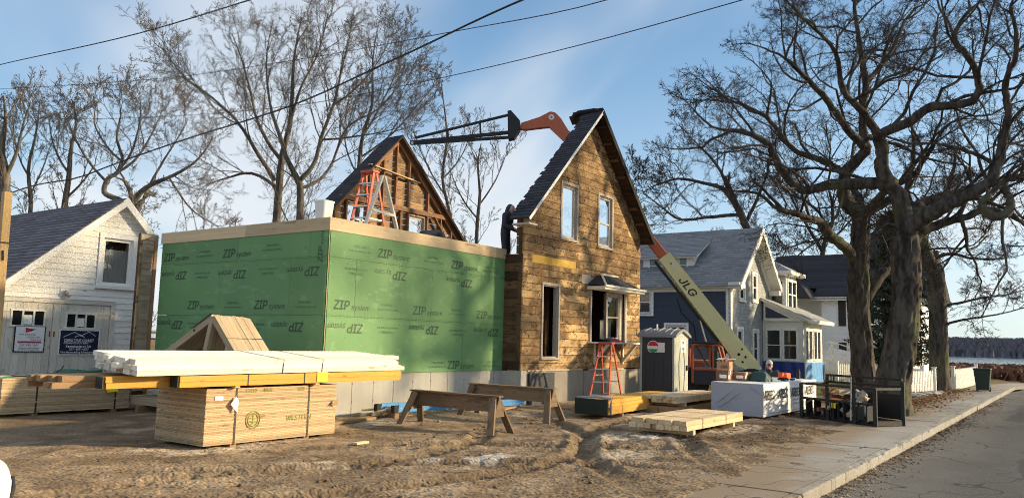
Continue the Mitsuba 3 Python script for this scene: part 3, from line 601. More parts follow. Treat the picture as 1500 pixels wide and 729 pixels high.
# roof slice: left slope with shingles, right slope seen from below
OV = 0.40
def slope_frame(side):
    o = A([RX, HY-OV, RZ+0.06]); d = A([side, 0, -SL]); d /= np.linalg.norm(d)
    return o, d
LS = math.hypot(1, SL)*(RX-16.72)
o, d = slope_frame(-1); n = np.cross(A([0, -1., 0]), d); n = n if n[2] > 0 else -n
roofL = (o, A([0, 1., 0]), -d, n)           # u = +y (back), v = up the slope measured negative from ridge
decking = MB(roofL)
for i in range(16):
    v0 = -LS+i*LS/16; bk = 0.58+0.015*rng.normal()
    decking.box([0.02, v0+0.004, -0.035], [bk, v0+LS/16-0.004, 0.0])
objs('roof_decking', decking, 'old_dark_board', house)
i = 0; v = -LS
while v < -0.02:
    bk = 0.60+0.04*rng.normal()*(0.5)+(0.08 if v > -0.4 else 0)
    u = -0.03-0.15*(i % 2)
    while u < bk:
        w_ = 0.295+0.01*rng.normal(); u0, u1 = max(u, -0.03), min(u+w_, bk+0.05*rng.random())
        if u1-u0 > 0.04: obj('shingle', MB(roofL).prism(sg.box(u0+0.003, v, u1-0.003, min(v+0.16, 0.02)), 0.0, 0.010, wedge=0.016), 'slate_dark', house)
        u += w_
    v += 0.138; i += 1
o2, d2 = slope_frame(1); n2 = np.cross(A([0, -1., 0]), d2); n2 = n2 if n2[2] > 0 else -n2
roofR = (o2, A([0, 1., 0]), -d2, n2); LR = math.hypot(1, SL)*(24.25-RX)
db = MB(roofR)
for i in range(17):
    v0 = -LR+i*LR/17
    bk = 1.0+0.2*math.sin(i*1.7)+(0 if i > 5 else -0.35)
    db.box([0.0, v0+0.006, -0.035], [bk, v0+LR/17-0.006, 0.0])
objs('soffit_board', db, 'soffit_shaded_wood', house)
lk = MB(roofR)
for i in range(8): lk.box([0.05, -LR+0.25+i*LR/8.2, -0.13], [0.385, -LR+0.32+i*LR/8.2, -0.036])
objs('lookout', lk, 'old_dark_board', house)
sh = MB(roofR); v = -LR
while v < -0.02:
    sh.prism(sg.box(-0.04, v, 1.05+0.12*math.sin(v*5), v+0.16), 0.0, 0.010, wedge=0.016); v += 0.138
obj('roof_shingles', sh, 'slate_dark', house, kind='stuff')
rk = MB(roofL).box([-0.05, -LS-0.02, -0.062], [-0.032, 0.0, 0.010]); obj('rake_trim', rk, 'white_paint', house)
rk = MB(roofR).box([-0.055, -LR-0.02, -0.13], [-0.042, -0.0, 0.02]); obj('rake_edge', rk, 'tar_black', house)
obj('cornice_return', MB().box([16.70, HY-OV-0.05, roofz(0)-0.485], [17.09, HY+0.10, roofz(0)-0.44]), 'grey_trim', house)
cap = MB(); cap.tube([[RX, HY-OV-0.03, RZ+0.07], [RX-0.03, HY-0.1, RZ+0.10], [RX-0.05, HY+0.2, RZ+0.09], [RX-0.08, HY+0.4, RZ+0.09], [RX-0.14, HY+0.52, RZ+0.0], [RX-0.2, HY+0.55, RZ-0.22]], [0.05, 0.075, 0.08, 0.075, 0.07, 0.025], 9)
obj('torn_felt', cap, 'tar_black', house, smooth=True, label='torn roofing felt hanging at the ridge')
fl = MB(); 
for i in range(5):
    y = HY+0.5+0.15*i
    fl.raw([[24.1, y, 5.35], [24.35, y+0.1, 5.2], [24.55, y+0.2, 4.7-0.1*(i % 3)], [24.3, y+0.05, 4.75], [24.15, y-0.05, 5.0]], [[0, 1, 2], [0, 2, 3], [0, 3, 4]])
objs('hanging_felt', fl, 'tar_black', house)
# rear gable, seen from inside
GY, GX, GZ, GS = 18.6, 19.25, 8.35, 0.90
gab = thing('rear_gable', 'rear gable of the old house showing bare brown studs and boards inside', 'house')
FG = wall_frame([GX, GY, 0], [1, 0, 0])
GSL = 0.99
def gzr(u): return GZ-(GS if u > 0 else GSL)*abs(u)
gout = sg.Polygon([(-2.8, 3.6), (3.9, 3.6), (3.9, gzr(3.9)), (0, GZ), (-2.8, gzr(-2.8))])
gh = [sg.box(0.72, 4.55, 1.55, 5.85), sg.box(-2.05, 4.35, -1.35, 5.75)]
gf = gout.difference(unary_union(gh)); z = 3.6
while z < GZ:
    x = -3.9-rng.random()
    while x < 4:
        L = 1.2+2.0*rng.random(); p = sg.box(x+.004, z+.006, x+L-.004, z+0.195).intersection(gf)
        for g in getattr(p, 'geoms', [p]):
            if g.area > 0.004: obj('board', MB(FG).prism(g, -0.03, rng.normal(0, .003)), 'inner_shaded_board', gab)
        x += L
    z += 0.207
def stud(u, z0, z1, mat='old_framing'): obj('stud', MB(FG).box([u-0.028, z0, 0.012], [u+0.028, z1, 0.125]), mat, gab)
for u in (-2.7, -2.2, -1.25, -0.62, -0.02, 0.62, 1.62, 2.35, 2.95, 3.35):
    if abs(u) < 2.2: stud(u, 6.05, gzr(u)-0.1)
    stud(u, 3.8, min(5.88, gzr(u)-0.1))
for u in (0.25, 1.12): stud(u, 3.8 if u < 0.5 else 5.88-0.02-0.0, 5.87 if u < 0.5 else 5.885)
obj('plate', MB(FG).box([-2.45, 5.89, 0.01], [2.75, 6.04, 0.15]), 'old_framing', gab)
obj('brace', MB(FG).beam([-1.35, 7.18, 0.16], [1.05, 6.98, 0.16], 0.03, 0.13), 'lumber', gab, label='pale new brace nailed across the studs')
obj('brace', MB(FG).beam([1.9, 5.9, 0.16], [3.1, 4.6, 0.16], 0.04, 0.12), 'old_framing', gab)
obj('rafter', MB(FG).beam([0, GZ-0.1, 0.05], [-2.85, gzr(-2.85)-0.1, 0.05], 0.16, 0.17), 'old_framing', gab)
obj('rafter', MB(FG).beam([0.02, GZ-0.1, 0.05], [3.95, gzr(3.95)-0.1, 0.05], 0.16, 0.17), 'old_framing', gab)
window_frame(gab, FG, 0.75, 4.58, 0.77, 1.24, 0.06, 0.05, 0.12, 'grey_trim', True, rails=(0.5,))
oL = A([GX, GY-0.30, GZ+0.04]); dL = A([-1, 0, -GS]); dL /= np.linalg.norm(dL); nL = np.cross(A([0, -1., 0]), dL); nL = nL if nL[2] > 0 else -nL
LG = math.hypot(1, GS)*3.95
for side in (-1, 1):
    sl_ = GS if side > 0 else GSL; LG = math.hypot(1, sl_)*(3.95 if side > 0 else 2.98)
    dd = A([side, 0, -sl_]); dd /= np.linalg.norm(dd); nn = A([side*sl_, 0, 1.]); nn /= np.linalg.norm(nn)
    fr = (oL, A([0, 1., 0]), -dd, nn); D = 0.8 if side < 0 else 0.6
    obj('roof_decking', MB(fr).box([0, -LG, -0.03], [D, 0, 0.0]), 'old_dark_board', gab)
    s_ = MB(fr); v = -LG-0.05; i = 0
    while v < -0.02:
        u = -0.02-0.15*(i % 2)
        while u < D:
            s_.prism(sg.box(max(u, -0.02)+.003, v, min(u+0.3, D)-.003, v+0.16), 0.0, 0.010, wedge=0.016); u += 0.3
        v += 0.138; i += 1
    obj('roof_shingles', s_, 'slate_dark', gab, kind='stuff')

# ------------------------------------------------------------------ garage
GGY = 22.0
def gsc(x18, z18):  # from the measuring plane y=18.45 out along the camera ray
    k = GGY/18.45; return x18*k, CAMH+(z18-CAMH)*k
gx0, _ = gsc(7.40, 0); gx1, gzr1 = gsc(10.56, 3.98); gax, gaz = gsc(9.92, 4.70); glx, glz = gsc(7.45, 2.58)
slope_l = (gaz-glz)/(gax-glx)
gar = thing('garage', 'small white clapboard garage with dark slate roof and plank double doors', 'garage')
FGa = wall_frame([0, GGY, 0], [1, 0, 0])
lx = gax-(gaz-1.9)/slope_l
gpoly = sg.Polygon([(lx, 0.1), (gx1, 0.1), (gx1, gaz-(gx1-gax)*1.05), (gax, gaz), (lx, 1.9)])
dx0, dz1 = gsc(7.30, 2.20); dx1, _ = gsc(9.82, 2.2); dz0 = 0.15
wx0, wz1 = gsc(9.43, 3.87); wx1, wz0 = gsc(10.33, 2.56)
obj('wall', MB(FGa).prism(gpoly.difference(sg.box(wx0+.02, wz0+.03, wx1-.02, wz1-.03)), -0.2, -0.03), 'white_siding', gar)
cf = gpoly.difference(unary_union([sg.box(dx0-0.1, 0, dx1+0.12, dz1+0.12), sg.box(wx0-0.02, wz0-0.02, wx1+0.02, wz1+0.02)])); z = 0.1; ex = 0.163
while z < gaz:
    p = sg.box(0, z, 20, z+ex-0.002).intersection(cf)
    for g in getattr(p, 'geoms', [p]):
        if g.geom_type == 'Polygon' and g.area > 0.003: obj('clapboard', MB(FGa).prism(g, -0.03, 0.0, wedge=0.02), 'white_siding', gar)
    z += ex
mid = gsc(8.54, 0)[0]
trim = MB(FGa).box([dx0-0.1, dz1, -0.02], [dx1+0.12, dz1+0.10, 0.05]).box([dx1, 0.1, -0.02], [dx1+0.12, dz1, 0.045]); obj('door_trim', trim, 'cream_door', gar)
for a, b, wins in ((dx0, mid-0.008, gsc(7.70, 1.70)+gsc(8.37, 2.0)), (mid+0.008, dx1-0.01, gsc(8.83, 1.68)+gsc(9.48, 1.97))):
    dk = uniq(gar+'__door'); wb = sg.box(wins[0], wins[1], wins[2], wins[3])
    mb = MB(FGa).box([a, dz0, -0.03], [b, dz1-0.01, -0.012])
    scene[dk] = PLY(mb.get()[:2], 'cream_door', False, uv=mb.get()[2])
    n = 8; 
    for i in range(n):
        p = sg.box(a+(b-a)*i/n+.003, dz0, a+(b-a)*(i+1)/n-.003, dz1-0.01).difference(wb)
        obj('plank', MB(FGa).prism(p, -0.012, 0.012+rng.normal(0, .001)), 'cream_door', dk)
    fm = MB(FGa); u0, v0, u1, v1 = wins
    for q in range(4): uu = u0+(u1-u0)*q/3; fm.box([uu-0.02, v0-0.04, 0.012], [uu+0.02, v1+0.04, 0.035])
    fm.box([u0-0.03, v1, 0.013], [u1+0.03, v1+0.045, 0.036]).box([u0-0.04, v0-0.05, 0.013], [u1+0.04, v0, 0.045])
    obj('window_frame', fm, 'cream_trim', dk)
    for q in range(3): obj('pane', MB(FGa).box([u0+(u1-u0)*q/3+.02, v0, -0.011], [u0+(u1-u0)*(q+1)/3-.02, v1, 0.004]), 'window_glass', dk)
    q = 1; obj('paper', MB(FGa).box([u0+(u1-u0)*q/3+.035, v0+0.02, 0.0045], [u0+(u1-u0)*(q+1)/3-.03, v1-0.1, 0.007]), 'paper', dk)
    hz = MB(FGa)
    for zz in (0.55, dz1-0.3): hz.box([a+0.02 if a < mid-0.5 else b-0.45, zz, 0.014], [a+0.45 if a < mid-0.5 else b-0.02, zz+0.05, 0.024])
    objs('strap_hinge', hz, 'grey_trim', dk)
    obj('latch', MB(FGa).box([mid-0.06 if a < mid-0.5 else mid+0.05, 1.42, 0.012], [mid-0.03 if a < mid-0.5 else mid+0.08, 1.56, 0.03]), 'rust_red', dk)
kw = window_frame(gar, FGa, wx0+0.11, wz0+0.13, wx1-wx0-0.22, wz1-wz0-0.24, 0.12, 0.05, 0.10, 'white_paint', True, glass='pane_glass')
obj('curtain', MB(FGa).raw(*(lambda U: (np.vstack([np.stack([U, 0*U+wz0+0.14, -0.10+0.012*np.sin(U*70)], 1), np.stack([U, 0*U+wz1-0.42, -0.10+0.012*np.sin(U*70)], 1)]), [[i, i+1, i+1+len(U), i+len(U)] for i in range(len(U)-1)]))(np.linspace(wx0+0.14, wx1-0.14, 60))), 'curtain', gar)
obj('room_dark', MB(FGa).box([wx0, wz0, -0.6], [wx1, wz1, -0.58]), 'interior_dark', gar)
lxx, lzz = gsc(8.73, 2.44)
lamp = MB(FGa).box([lxx-0.09, lzz-0.1, 0.0], [lxx+0.09, lzz+0.1, 0.045]); obj('lamp_base', lamp, 'white_paint', gar)
lm = MB(FGa).man(m3.Manifold.sphere(0.075, 12).translate([lxx+0.02, lzz, 0.11])); lm.tube([[lxx+0.03, lzz-0.03, 0.1], [lxx+0.1, lzz-0.09, 0.16]], [0.035, 0.055], 10); obj('lamp_head', lm, 'stone_grey', gar, smooth=True)
dv = A([-1, 0, -slope_l]); dv /= np.linalg.norm(dv); nv = A([-slope_l, 0, 1.]); nv /= np.linalg.norm(nv)
frL = (A([gax, GGY-0.22, gaz+0.06]), A([0, 1., 0]), -dv, nv); LGa = math.hypot(1, slope_l)*(gax-lx+0.25); RD = 9.0
obj('roof', MB(frL).box([0.0, -LGa, -0.10], [RD, 0, 0.0]), 'white_paint', gar)
s_ = MB(frL); v = -LGa-0.03; i = 0
while v < -0.02:
    u = -0.02-0.22*(i % 2)
    while u < RD:
        s_.prism(sg.box(max(u, -0.025)+.003, v, min(u+0.45, RD)-.003, min(v+0.19, 0.01)), 0.0, 0.010, wedge=0.02); u += 0.45
    v += 0.165; i += 1
obj('roof_shingles', s_, 'slate_garage', gar, kind='stuff')
d3 = A([1, 0, -1.05]); d3 /= np.linalg.norm(d3); n3 = A([1.05, 0, 1.]); n3 /= np.linalg.norm(n3)
frR = (A([gax, GGY-0.22, gaz+0.06]), A([0, 1., 0]), -d3, n3); obj('roof_side', MB(frR).box([0, -1.25, -0.1], [RD, 0, 0.02]), 'white_paint', gar)
obj('rake_trim', MB(frL).box([-0.03, -LGa, -0.17], [-0.002, 0.02, -0.012]), 'white_paint', gar)
obj('rake_trim', MB(frR).box([-0.03, -1.27, -0.17], [-0.002, 0.02, -0.012]), 'white_paint', gar)
objs('side_wall', MB().box([gx1-0.2, GGY+0.01, 0], [gx1, GGY+RD, gaz-(gx1-gax)*1.05-0.1]).box([lx, GGY+0.21, 0], [lx+0.15, GGY+RD, 1.8]), 'white_siding', gar)
obj('corner_board', MB(FGa).box([gx1-0.04, 0.1, -0.02], [gx1+0.06, gaz-(gx1-gax)*1.05, 0.045]), 'grey_trim', gar)
# signs on the garage doors
def sgn(name, label, a, b, edge, board):
    x0_, z0_ = gsc(*a); x1_, z1_ = gsc(*b)
    t = thing(name, label, 'sign'); obj('board', MB(FGa).box([x0_, z0_, 0.026], [x1_, z1_, 0.045]), edge, t)
    obj('face', MB(FGa).box([x0_+0.03, z0_+0.03, 0.045], [x1_-0.03, z1_-0.03, 0.051]), board, t)
    return t, x0_, z0_, x1_, z1_
t, a, b, c, d = sgn('sign_board', 'white sign with red and navy pennant on the left garage door', (7.78, 1.12), (8.41, 1.69), 'ink_black', 'sign_white')
P0 = lambda u, v: A([a+(c-a)*u, GGY-0.052, b+(d-b)*v])
EX, EZ = A([1., 0, 0]), A([0, 0, 1.])
hh = d-b
mb = MB(FGa)
mb.prism(sg.Polygon([(a+(c-a)*.34, b+hh*.92), (a+(c-a)*.34, b+hh*.73), (a+(c-a)*.50, b+hh*.78), (a+(c-a)*.50, b+hh*.88)]), 0.051, 0.054).box([a+(c-a)*.12, b+hh*.34, 0.051], [a+(c-a)*.88, b+hh*.415, 0.054]); obj('red_print', mb, 'ink_red', t)
mb = MB(FGa); mb.prism(sg.Polygon([(a+(c-a)*.502, b+hh*.88), (a+(c-a)*.502, b+hh*.78), (a+(c-a)*.68, b+hh*.87)]), 0.051, 0.0545)
for s_, u, v, w_ in (('PETERSON', .14, .63, .52), ('DESIGN', .40, .53, .40), ('GROUP', .50, .44, .38)): text(mb, s_, hh*0.062, P0(u, v), EX, EZ, 0.002, False, 0, width=w_*(c-a))
text(mb, '207-985-1827', hh*0.07, P0(.2, .235), EX, EZ, 0.002, True, 0, width=.6*(c-a))
for v in (.155, .09): mb.box([a+(c-a)*.16, b+hh*v, 0.051], [a+(c-a)*.84, b+hh*v+0.015, 0.0535])
obj('print', mb, 'navy_sign', t, kind='stuff')
t, a, b, c, d = sgn('sign_board', 'navy sign with white house outlines on the right garage door', (8.70, 1.06), (9.60, 1.63), 'white_paint', 'navy_sign')
hh = d-b; mb = MB(FGa)
def ln(p, q): mb.beam([a+(c-a)*p[0], b+hh*p[1], 0.052], [a+(c-a)*q[0], b+hh*q[1], 0.052], 0.012, 0.012, up=(0, 0, 1))
for p, q in (((.10, .70), (.36, .90)), ((.36, .90), (.58, .72)), ((.38, .70), (.50, .80)), ((.50, .80), (.62, .70)), ((.50, .74), (.72, .92)), ((.72, .92), (.90, .75))): ln(p, q)
for s_, u, v, w_, h_ in (('CREATIVE COAST', .12, .52, .74, .105), ('CONSTRUCTION', .12, .44, .60, .055), ('Kennebunkport, Me', .18, .30, .62, .085), ('207-205-4437', .26, .19, .48, .08), ('Fine Remodeling & Restoration', .06, .08, .88, .065)):
    text(mb, s_, hh*h_, P0(u, v), EX, EZ, 0.002, True, 0, width=w_*(c-a))
obj('print', mb, 'sign_white', t, kind='stuff')
# ------------------------------------------------------------------ lumber and sheet goods on the lot
def ply_stack(x0, y0, z0, z1, w, d, label, face):
    t = thing('plywood_stack', label, 'plywood stack', 'stacks of sheathing sheets')
    mb = MB(); n = int((z1-z0)/0.0235)
    for i in range(n):
        z = z0+i*(z1-z0)/n; a, b = rng.normal(0, .0022, 2)
        mb.box([x0+a, y0+b, z], [x0+w+a, y0+d+b, z+(z1-z0)/n-0.0035])
    obj('sheets', mb, 'osb_stack', t, kind='stuff')
    st = MB()
    for u in face:
        st.box([x0+u-0.016, y0-0.006, z0-0.02], [x0+u+0.016, y0-0.003, z1+0.004]).box([x0+u-0.016, y0-0.006, z1+0.001], [x0+u+0.016, y0+d, z1+0.004])
        obj('strap', st, 'strap_black', t); st = MB()
    for u in face[:1]+face[-1:]:
        obj('bearer', MB().box([x0+u-0.05, y0+0.01, -0.08], [x0+u+0.05, y0+d-0.02, z0-0.003]), 'lumber_brown', t)
    return t
P1 = ply_stack(6.85, 10.1, 0.05, 0.85, 2.44, 1.22, 'tall plywood stack with green round mark beneath the white boards', [0.5, 1.86])
obj('paper_label', MB().box([6.99, 10.088, 0.68], [7.12, 10.094, 0.74]), 'paper', P1)
obj('paper_tag', MB().raw([[7.22, 10.04, 0.62], [7.32, 10.06, 0.73], [7.36, 10.05, 0.66], [7.33, 10.03, 0.50]], [[0, 3, 2], [0, 2, 1]]), 'paper', P1)
obj('torn_tag', MB().raw([[9.14, 10.05, 0.52], [9.27, 10.02, 0.62], [9.27, 10.04, 0.50]], [[0, 2, 1]]), 'cardboard', P1)
principled('stencil_green', (0.26, 0.28, 0.07), 0.8)
mb = MB(); cx, cz = 7.66, 0.37
a = np.linspace(0, 2*np.pi, 33)
for R in (0.125, 0.09): mb.tube(np.stack([cx+R*np.cos(a), 0*a+10.092, cz+R*np.sin(a)], 1), 0.007, 4, False)
mb.box([cx-0.05, 10.089, cz-0.03], [cx+0.05, 10.093, cz-0.015]).box([cx-0.05, 10.089, cz+0.02], [cx+0.05, 10.093, cz+0.035]).box([cx-0.008, 10.0885, cz-0.06], [cx+0.008, 10.0925, cz+0.07])
text(mb, '17/32', 0.055, [7.50, 10.091, 0.775], [1, 0, 0], [0, 0, 1], 0.002)
text(mb, 'USA', 0.055, [7.84, 10.091, 0.775], [1, 0, 0], [0, 0, 1], 0.002); text(mb, '103', 0.055, [8.47, 10.091, 0.77], [1, 0, 0], [0, 0, 1], 0.002)
text(mb, 'WESTERN', 0.075, [8.28, 10.091, 0.32], [1, 0, 0], [0, 0, 1], 0.002)
obj('stencil', mb, 'stencil_green', P1, kind='stuff')
P2 = ply_stack(6.72, 16.2, 0.05, 0.70, 2.45, 1.22, 'low plywood stack with green hose on top by the garage', [0.62, 2.15])
obj('yellow_tag', MB().raw([[8.62, 16.15, 0.52], [8.86, 16.15, 0.54], [8.88, 16.12, 0.40], [8.66, 16.13, 0.38]], [[0, 3, 2], [0, 2, 1]]), 'yellow_tag', P2)
hose = MB(); a = np.linspace(0, 2*np.pi*5, 160)
hose.tube(np.stack([8.35+(0.45+0.03*np.sin(a*1.7))*np.cos(a), 16.75+(0.3+.02*np.cos(a*2.3))*np.sin(a), 0.735+0.0022*a+0.012*np.sin(a*3.1)], 1), 0.014, 6)
hose.tube([[7.9, 16.7, 0.73], [7.5, 16.4, 0.73], [7.1, 16.5, 0.725], [6.8, 16.25, 0.73], [6.6, 16.1, 0.7]], 0.014, 6)
k = obj('garden_hose', hose, 'hose_green', None, smooth=True); tag(k, 'green hose coiled on the low plywood stack', 'hose')
clampb = MB().box([7.55, 16.3, 0.712], [7.72, 16.42, 0.78]).tube([[7.7, 16.36, 0.76], [7.85, 16.4, 0.85], [7.9, 16.42, 0.92]], 0.012, 6)
k = obj('black_charger', clampb, 'black_rubber', None); tag(k, 'small black power box with cable on the low plywood stack', 'charger')
def board_bundle(name, label, cat, o, ang, rows, mat, sect, L, straps, jit=0.12, group=None, end_mat=None, bearers=(), tilt=0.0):
    """rows: number of boards in each layer, bottom first; sect=(w,h)"""
    t = thing(name, label, cat, group)
    c, s = math.cos(ang), math.sin(ang); fr = (A(o, float), A([c, s, 0]), A([-s*math.cos(tilt), c*math.cos(tilt), math.sin(tilt)]), None); fr = (fr[0], fr[1], fr[2], np.cross(fr[1], fr[2]))
    w, h = sect; z = 0
    for nr in rows:
        n, off = nr if isinstance(nr, tuple) else (nr, 0)
        for i in range(n):
            a, b = rng.normal(0, jit, 2)
            obj('board', MB(fr).box([a, off+i*w+0.003, z+0.001], [L+b, off+(i+1)*w-0.003, z+h-0.002]), mat, t)
        z += h
    W_ = max((nr[0] if isinstance(nr, tuple) else nr) for nr in rows)*w
    for u in straps:
        obj('strap', MB(fr).box([u-.008, -0.004, 0], [u+.008, -0.001, z+.003]).box([u-.008, -0.004, z+.001], [u+.008, W_+.004, z+.004]), 'strap_black', t)
    for u in bearers: obj('bearer', MB(fr).box([u-.045, 0.0, -bearers[0]*0-0.09], [u+.045, W_, -0.002]), 'lumber', t)
    return t, fr, z, W_
# on top of the tall plywood stack
board_bundle('lumber_bundle', 'bundle of bright white boards topmost on the tall plywood stack', 'lumber', (5.75, 9.98, 1.055), 0.02, [8, (8, 0.0), (7, 0.1)], 'lumber_white', (0.145, 0.068), 5.1, (2.35, 3.15), 0.10, tilt=0.095)
k = obj('wood_spacer', MB().box([7.1, 10.95, 1.05], [9.2, 11.03, 1.135]), 'lumber', None); tag(k, 'wooden spacer wedged under the back of the white boards', 'spacer')
for yy in (7.3, 8.95):
    pass
k = obj('wood_spacer', MB().box([7.25, 10.0, 0.858], [7.33, 11.3, 0.885]), 'lumber', None); tag(k, 'thin wooden spacer under the gold beams near the plywood corner', 'spacer')
k = obj('wood_spacer', MB().box([8.75, 10.0, 0.858], [8.83, 11.3, 0.885]), 'lumber', None); tag(k, 'thin wooden spacer under the gold beams near the yellow tag', 'spacer')
t, fr, z, W_ = board_bundle('beam_bundle', 'gold engineered beams with yellow tag under the white boards', 'beams', (6.35, 9.98, 0.888), 0.0, [(4, 0), (4, 0)], 'lumber_gold', (0.05, 0.078), 4.35, (1.1, 2.15), 0.015, 'gold beams under the white boards')
obj('end_paint', MB(fr).box([-0.03, 0.01, 0.004], [-0.017, 0.19, 0.152]), 'green_paint', t); obj('tag', MB(fr).box([2.4, -0.012, 0.02], [2.62, -0.004, 0.17]), 'yellow_tag', t, label='bright yellow paper tag')
t, fr, z, W_ = board_bundle('beam_bundle', 'gold engineered beams jutting left past the plywood, dark green end', 'beams', (5.45, 10.22, 0.888), -0.02, [(4, 0), (4, 0)], 'lumber_gold', (0.05, 0.078), 4.1, (3.0,), 0.012, 'gold beams under the white boards')
obj('end_paint', MB(fr).box([-0.03, 0.01, 0.004], [-0.017, 0.19, 0.152]), 'green_paint', t)
board_bundle('lumber_bundle', 'tan framing boards jutting left behind the gold beams', 'lumber', (5.0, 10.55, 0.888), -0.015, [(5, 0), (5, 0.02)], 'lumber_brown', (0.14, 0.08), 4.6, (2.5,), 0.08)
# trusses leaning together
tr = thing('truss_pile', 'strapped pile of small pale roof trusses before the dark green wall', 'trusses')
n_t = 9
for i in range(n_t):
    x = 9.25+i*0.092; ap_ = (13.57+0.0*i, 1.99-0.004*i+rng.normal(0, .004)); hw = 2.95; bz = 0.12; mb = MB()
    lz = ap_[1]; fr = (A([x, 0, 0.]), A([0, 1., 0]), A([0, 0, 1.]), A([1., 0, 0]))
    s_ = 0.49
    def q(y, z): return [ap_[0]+y, z, 0.0]
    th = 0.085
    mb.beam(q(0, lz-.06), q(hw, lz-.06-s_*hw), 0.13, th, up=(0, 0, 1)); mb.beam(q(-0.02, lz-.06), q(-1.95, lz-.06-0.93*1.95), 0.13, th, up=(0, 0, 1))
    for y0 in (0.02, ): mb.beam(q(y0, lz-.1), q(0.42, bz+.1), 0.11, th*0.98, up=(0, 0, 1))
    mb.beam(q(1.15, lz-.62), q(1.6, bz+.1), 0.09, th*0.97, up=(0, 0, 1)); mb.beam(q(-.55, lz-.55), q(-.2, bz+.1), 0.10, th*0.97, up=(0, 0, 1))
    mb.V = [fr[0]+(v-0)[:, :1]*fr[1]+(v)[:, 1:2]*fr[2]+(v)[:, 2:3]*fr[3] for v in mb.V]
    mb.beam([x, 13.57-1.95, 0.2], [x, 13.57+hw+0.1, 0.2], th, 0.14)
    obj('truss', mb, 'truss_wood', tr)
st = MB(); st.box([9.18, 14.1, 1.66], [10.06, 14.12, 1.70]).beam([9.2, 14.13, 1.74], [9.2, 13.57, 2.01], 0.006, 0.03).beam([9.19, 13.05, 1.545], [10.05, 13.05, 1.545], 0.03, 0.006)
objs('strap', st, 'strap_black', tr)
for xx in (12.1, 15.7): obj('bearer', MB().box([9.1, xx, -0.08], [10.15, xx+0.12, 0.13]), 'lumber_brown', tr)
# gold lumber by the house
t, fr, z, W_ = board_bundle('beam_bundle', 'gold beams with dark green end lying before the old house', 'beams', (15.5, 8.32, 0.10), 0.075, [(7, 0), (7, 0), (6, 0.02), (6, .04)], 'lumber_gold', (0.11, 0.078), 4.2, (0.75, 2.4), 0.02)
obj('end_paint', MB(fr).man(rbox([-0.09, -0.01, -0.01], [-0.06, 0.79, 0.33], 0.012, 6)), 'green_paint', t)
wr = MB(fr); wr.tube([[0.08, -0.02, 0.0], [0.02, -0.03, 0.2], [0.1, -0.01, 0.34], [0.12, 0.4, 0.36], [0.05, 0.8, 0.33]], [0.02, 0.03, 0.035, 0.03, 0.02], 7); obj('wrap_edge', wr, 'wrap_grey', t, smooth=True)
for u in (0.6, 2.2, 3.8): obj('bearer', MB(fr).box([u, -0.05, -0.14], [u+0.09, 0.85, -0.003]), 'lumber_brown', t)
board_bundle('lumber_bundle', 'pale boards stacked behind the gold beams beside the wrapped pack', 'lumber', (17.85, 7.75, 0.26), 0.03, [(6, 0), (6, 0)], 'lumber', (0.14, 0.08), 3.3, (1.4, 2.4), 0.06, bearers=(0.5, 2.8))
k = thing('lumber_bundle', 'darker boards at the bottom beneath the pale stack behind the gold beams', 'lumber')
for i in range(6): obj('board', MB().box([17.75+rng.normal(0, .05), 7.78+i*0.15, -0.03], [21.0, 7.78+i*0.15+0.146, 0.17]), 'lumber_brown', k)
board_bundle('lumber_bundle', 'low wide bundle of pale boards nearest the sidewalk on the mud', 'lumber', (13.55, 5.72, 0.12), 0.0, [(8, 0), (8, 0)], 'lumber', (0.14, 0.088), 2.9, (0.75, 1.95), 0.05, bearers=(0.35, 2.4))
# loose scraps
for lab, p0, p1, w, h in (('short pale offcut on the mud in front of the plywood', (8.75, 9.05), (9.05, 9.1), 0.09, 0.03), ('long grey plank lying at the foundation behind the plywood', (9.9, 11.15), (11.6, 11.55), 0.2, 0.05),
                          ('reddish block propped beside the blue ladder', (12.05, 11.3), (12.12, 11.62), 0.1, 0.16), ('bent brown plank between the sawhorses', (15.2, 11.0), (16.3, 11.35), 0.22, 0.04)):
    k = obj('scrap_board', MB().beam([*p0, float(gz(*p0))+h/2+.005], [*p1, float(gz(*p1))+h/2+.01], w, h), 'lumber' if 'pale' in lab else 'lumber_brown', None); tag(k, lab, 'board')
pile = thing('scrap_pile', 'small heap of pale offcuts under the blue ladder', 'offcuts')
for i in range(14):
    x, y = rng.uniform(11.5, 13.2), rng.uniform(11.5, 12.1); a_ = rng.uniform(-.5, .5); z = 0.04+0.05*(i % 3)
    obj('offcut', MB().beam([x, y, z], [x+0.5*math.cos(a_), y+0.5*math.sin(a_), z+0.03*rng.random()], 0.1, 0.035), 'lumber', pile)
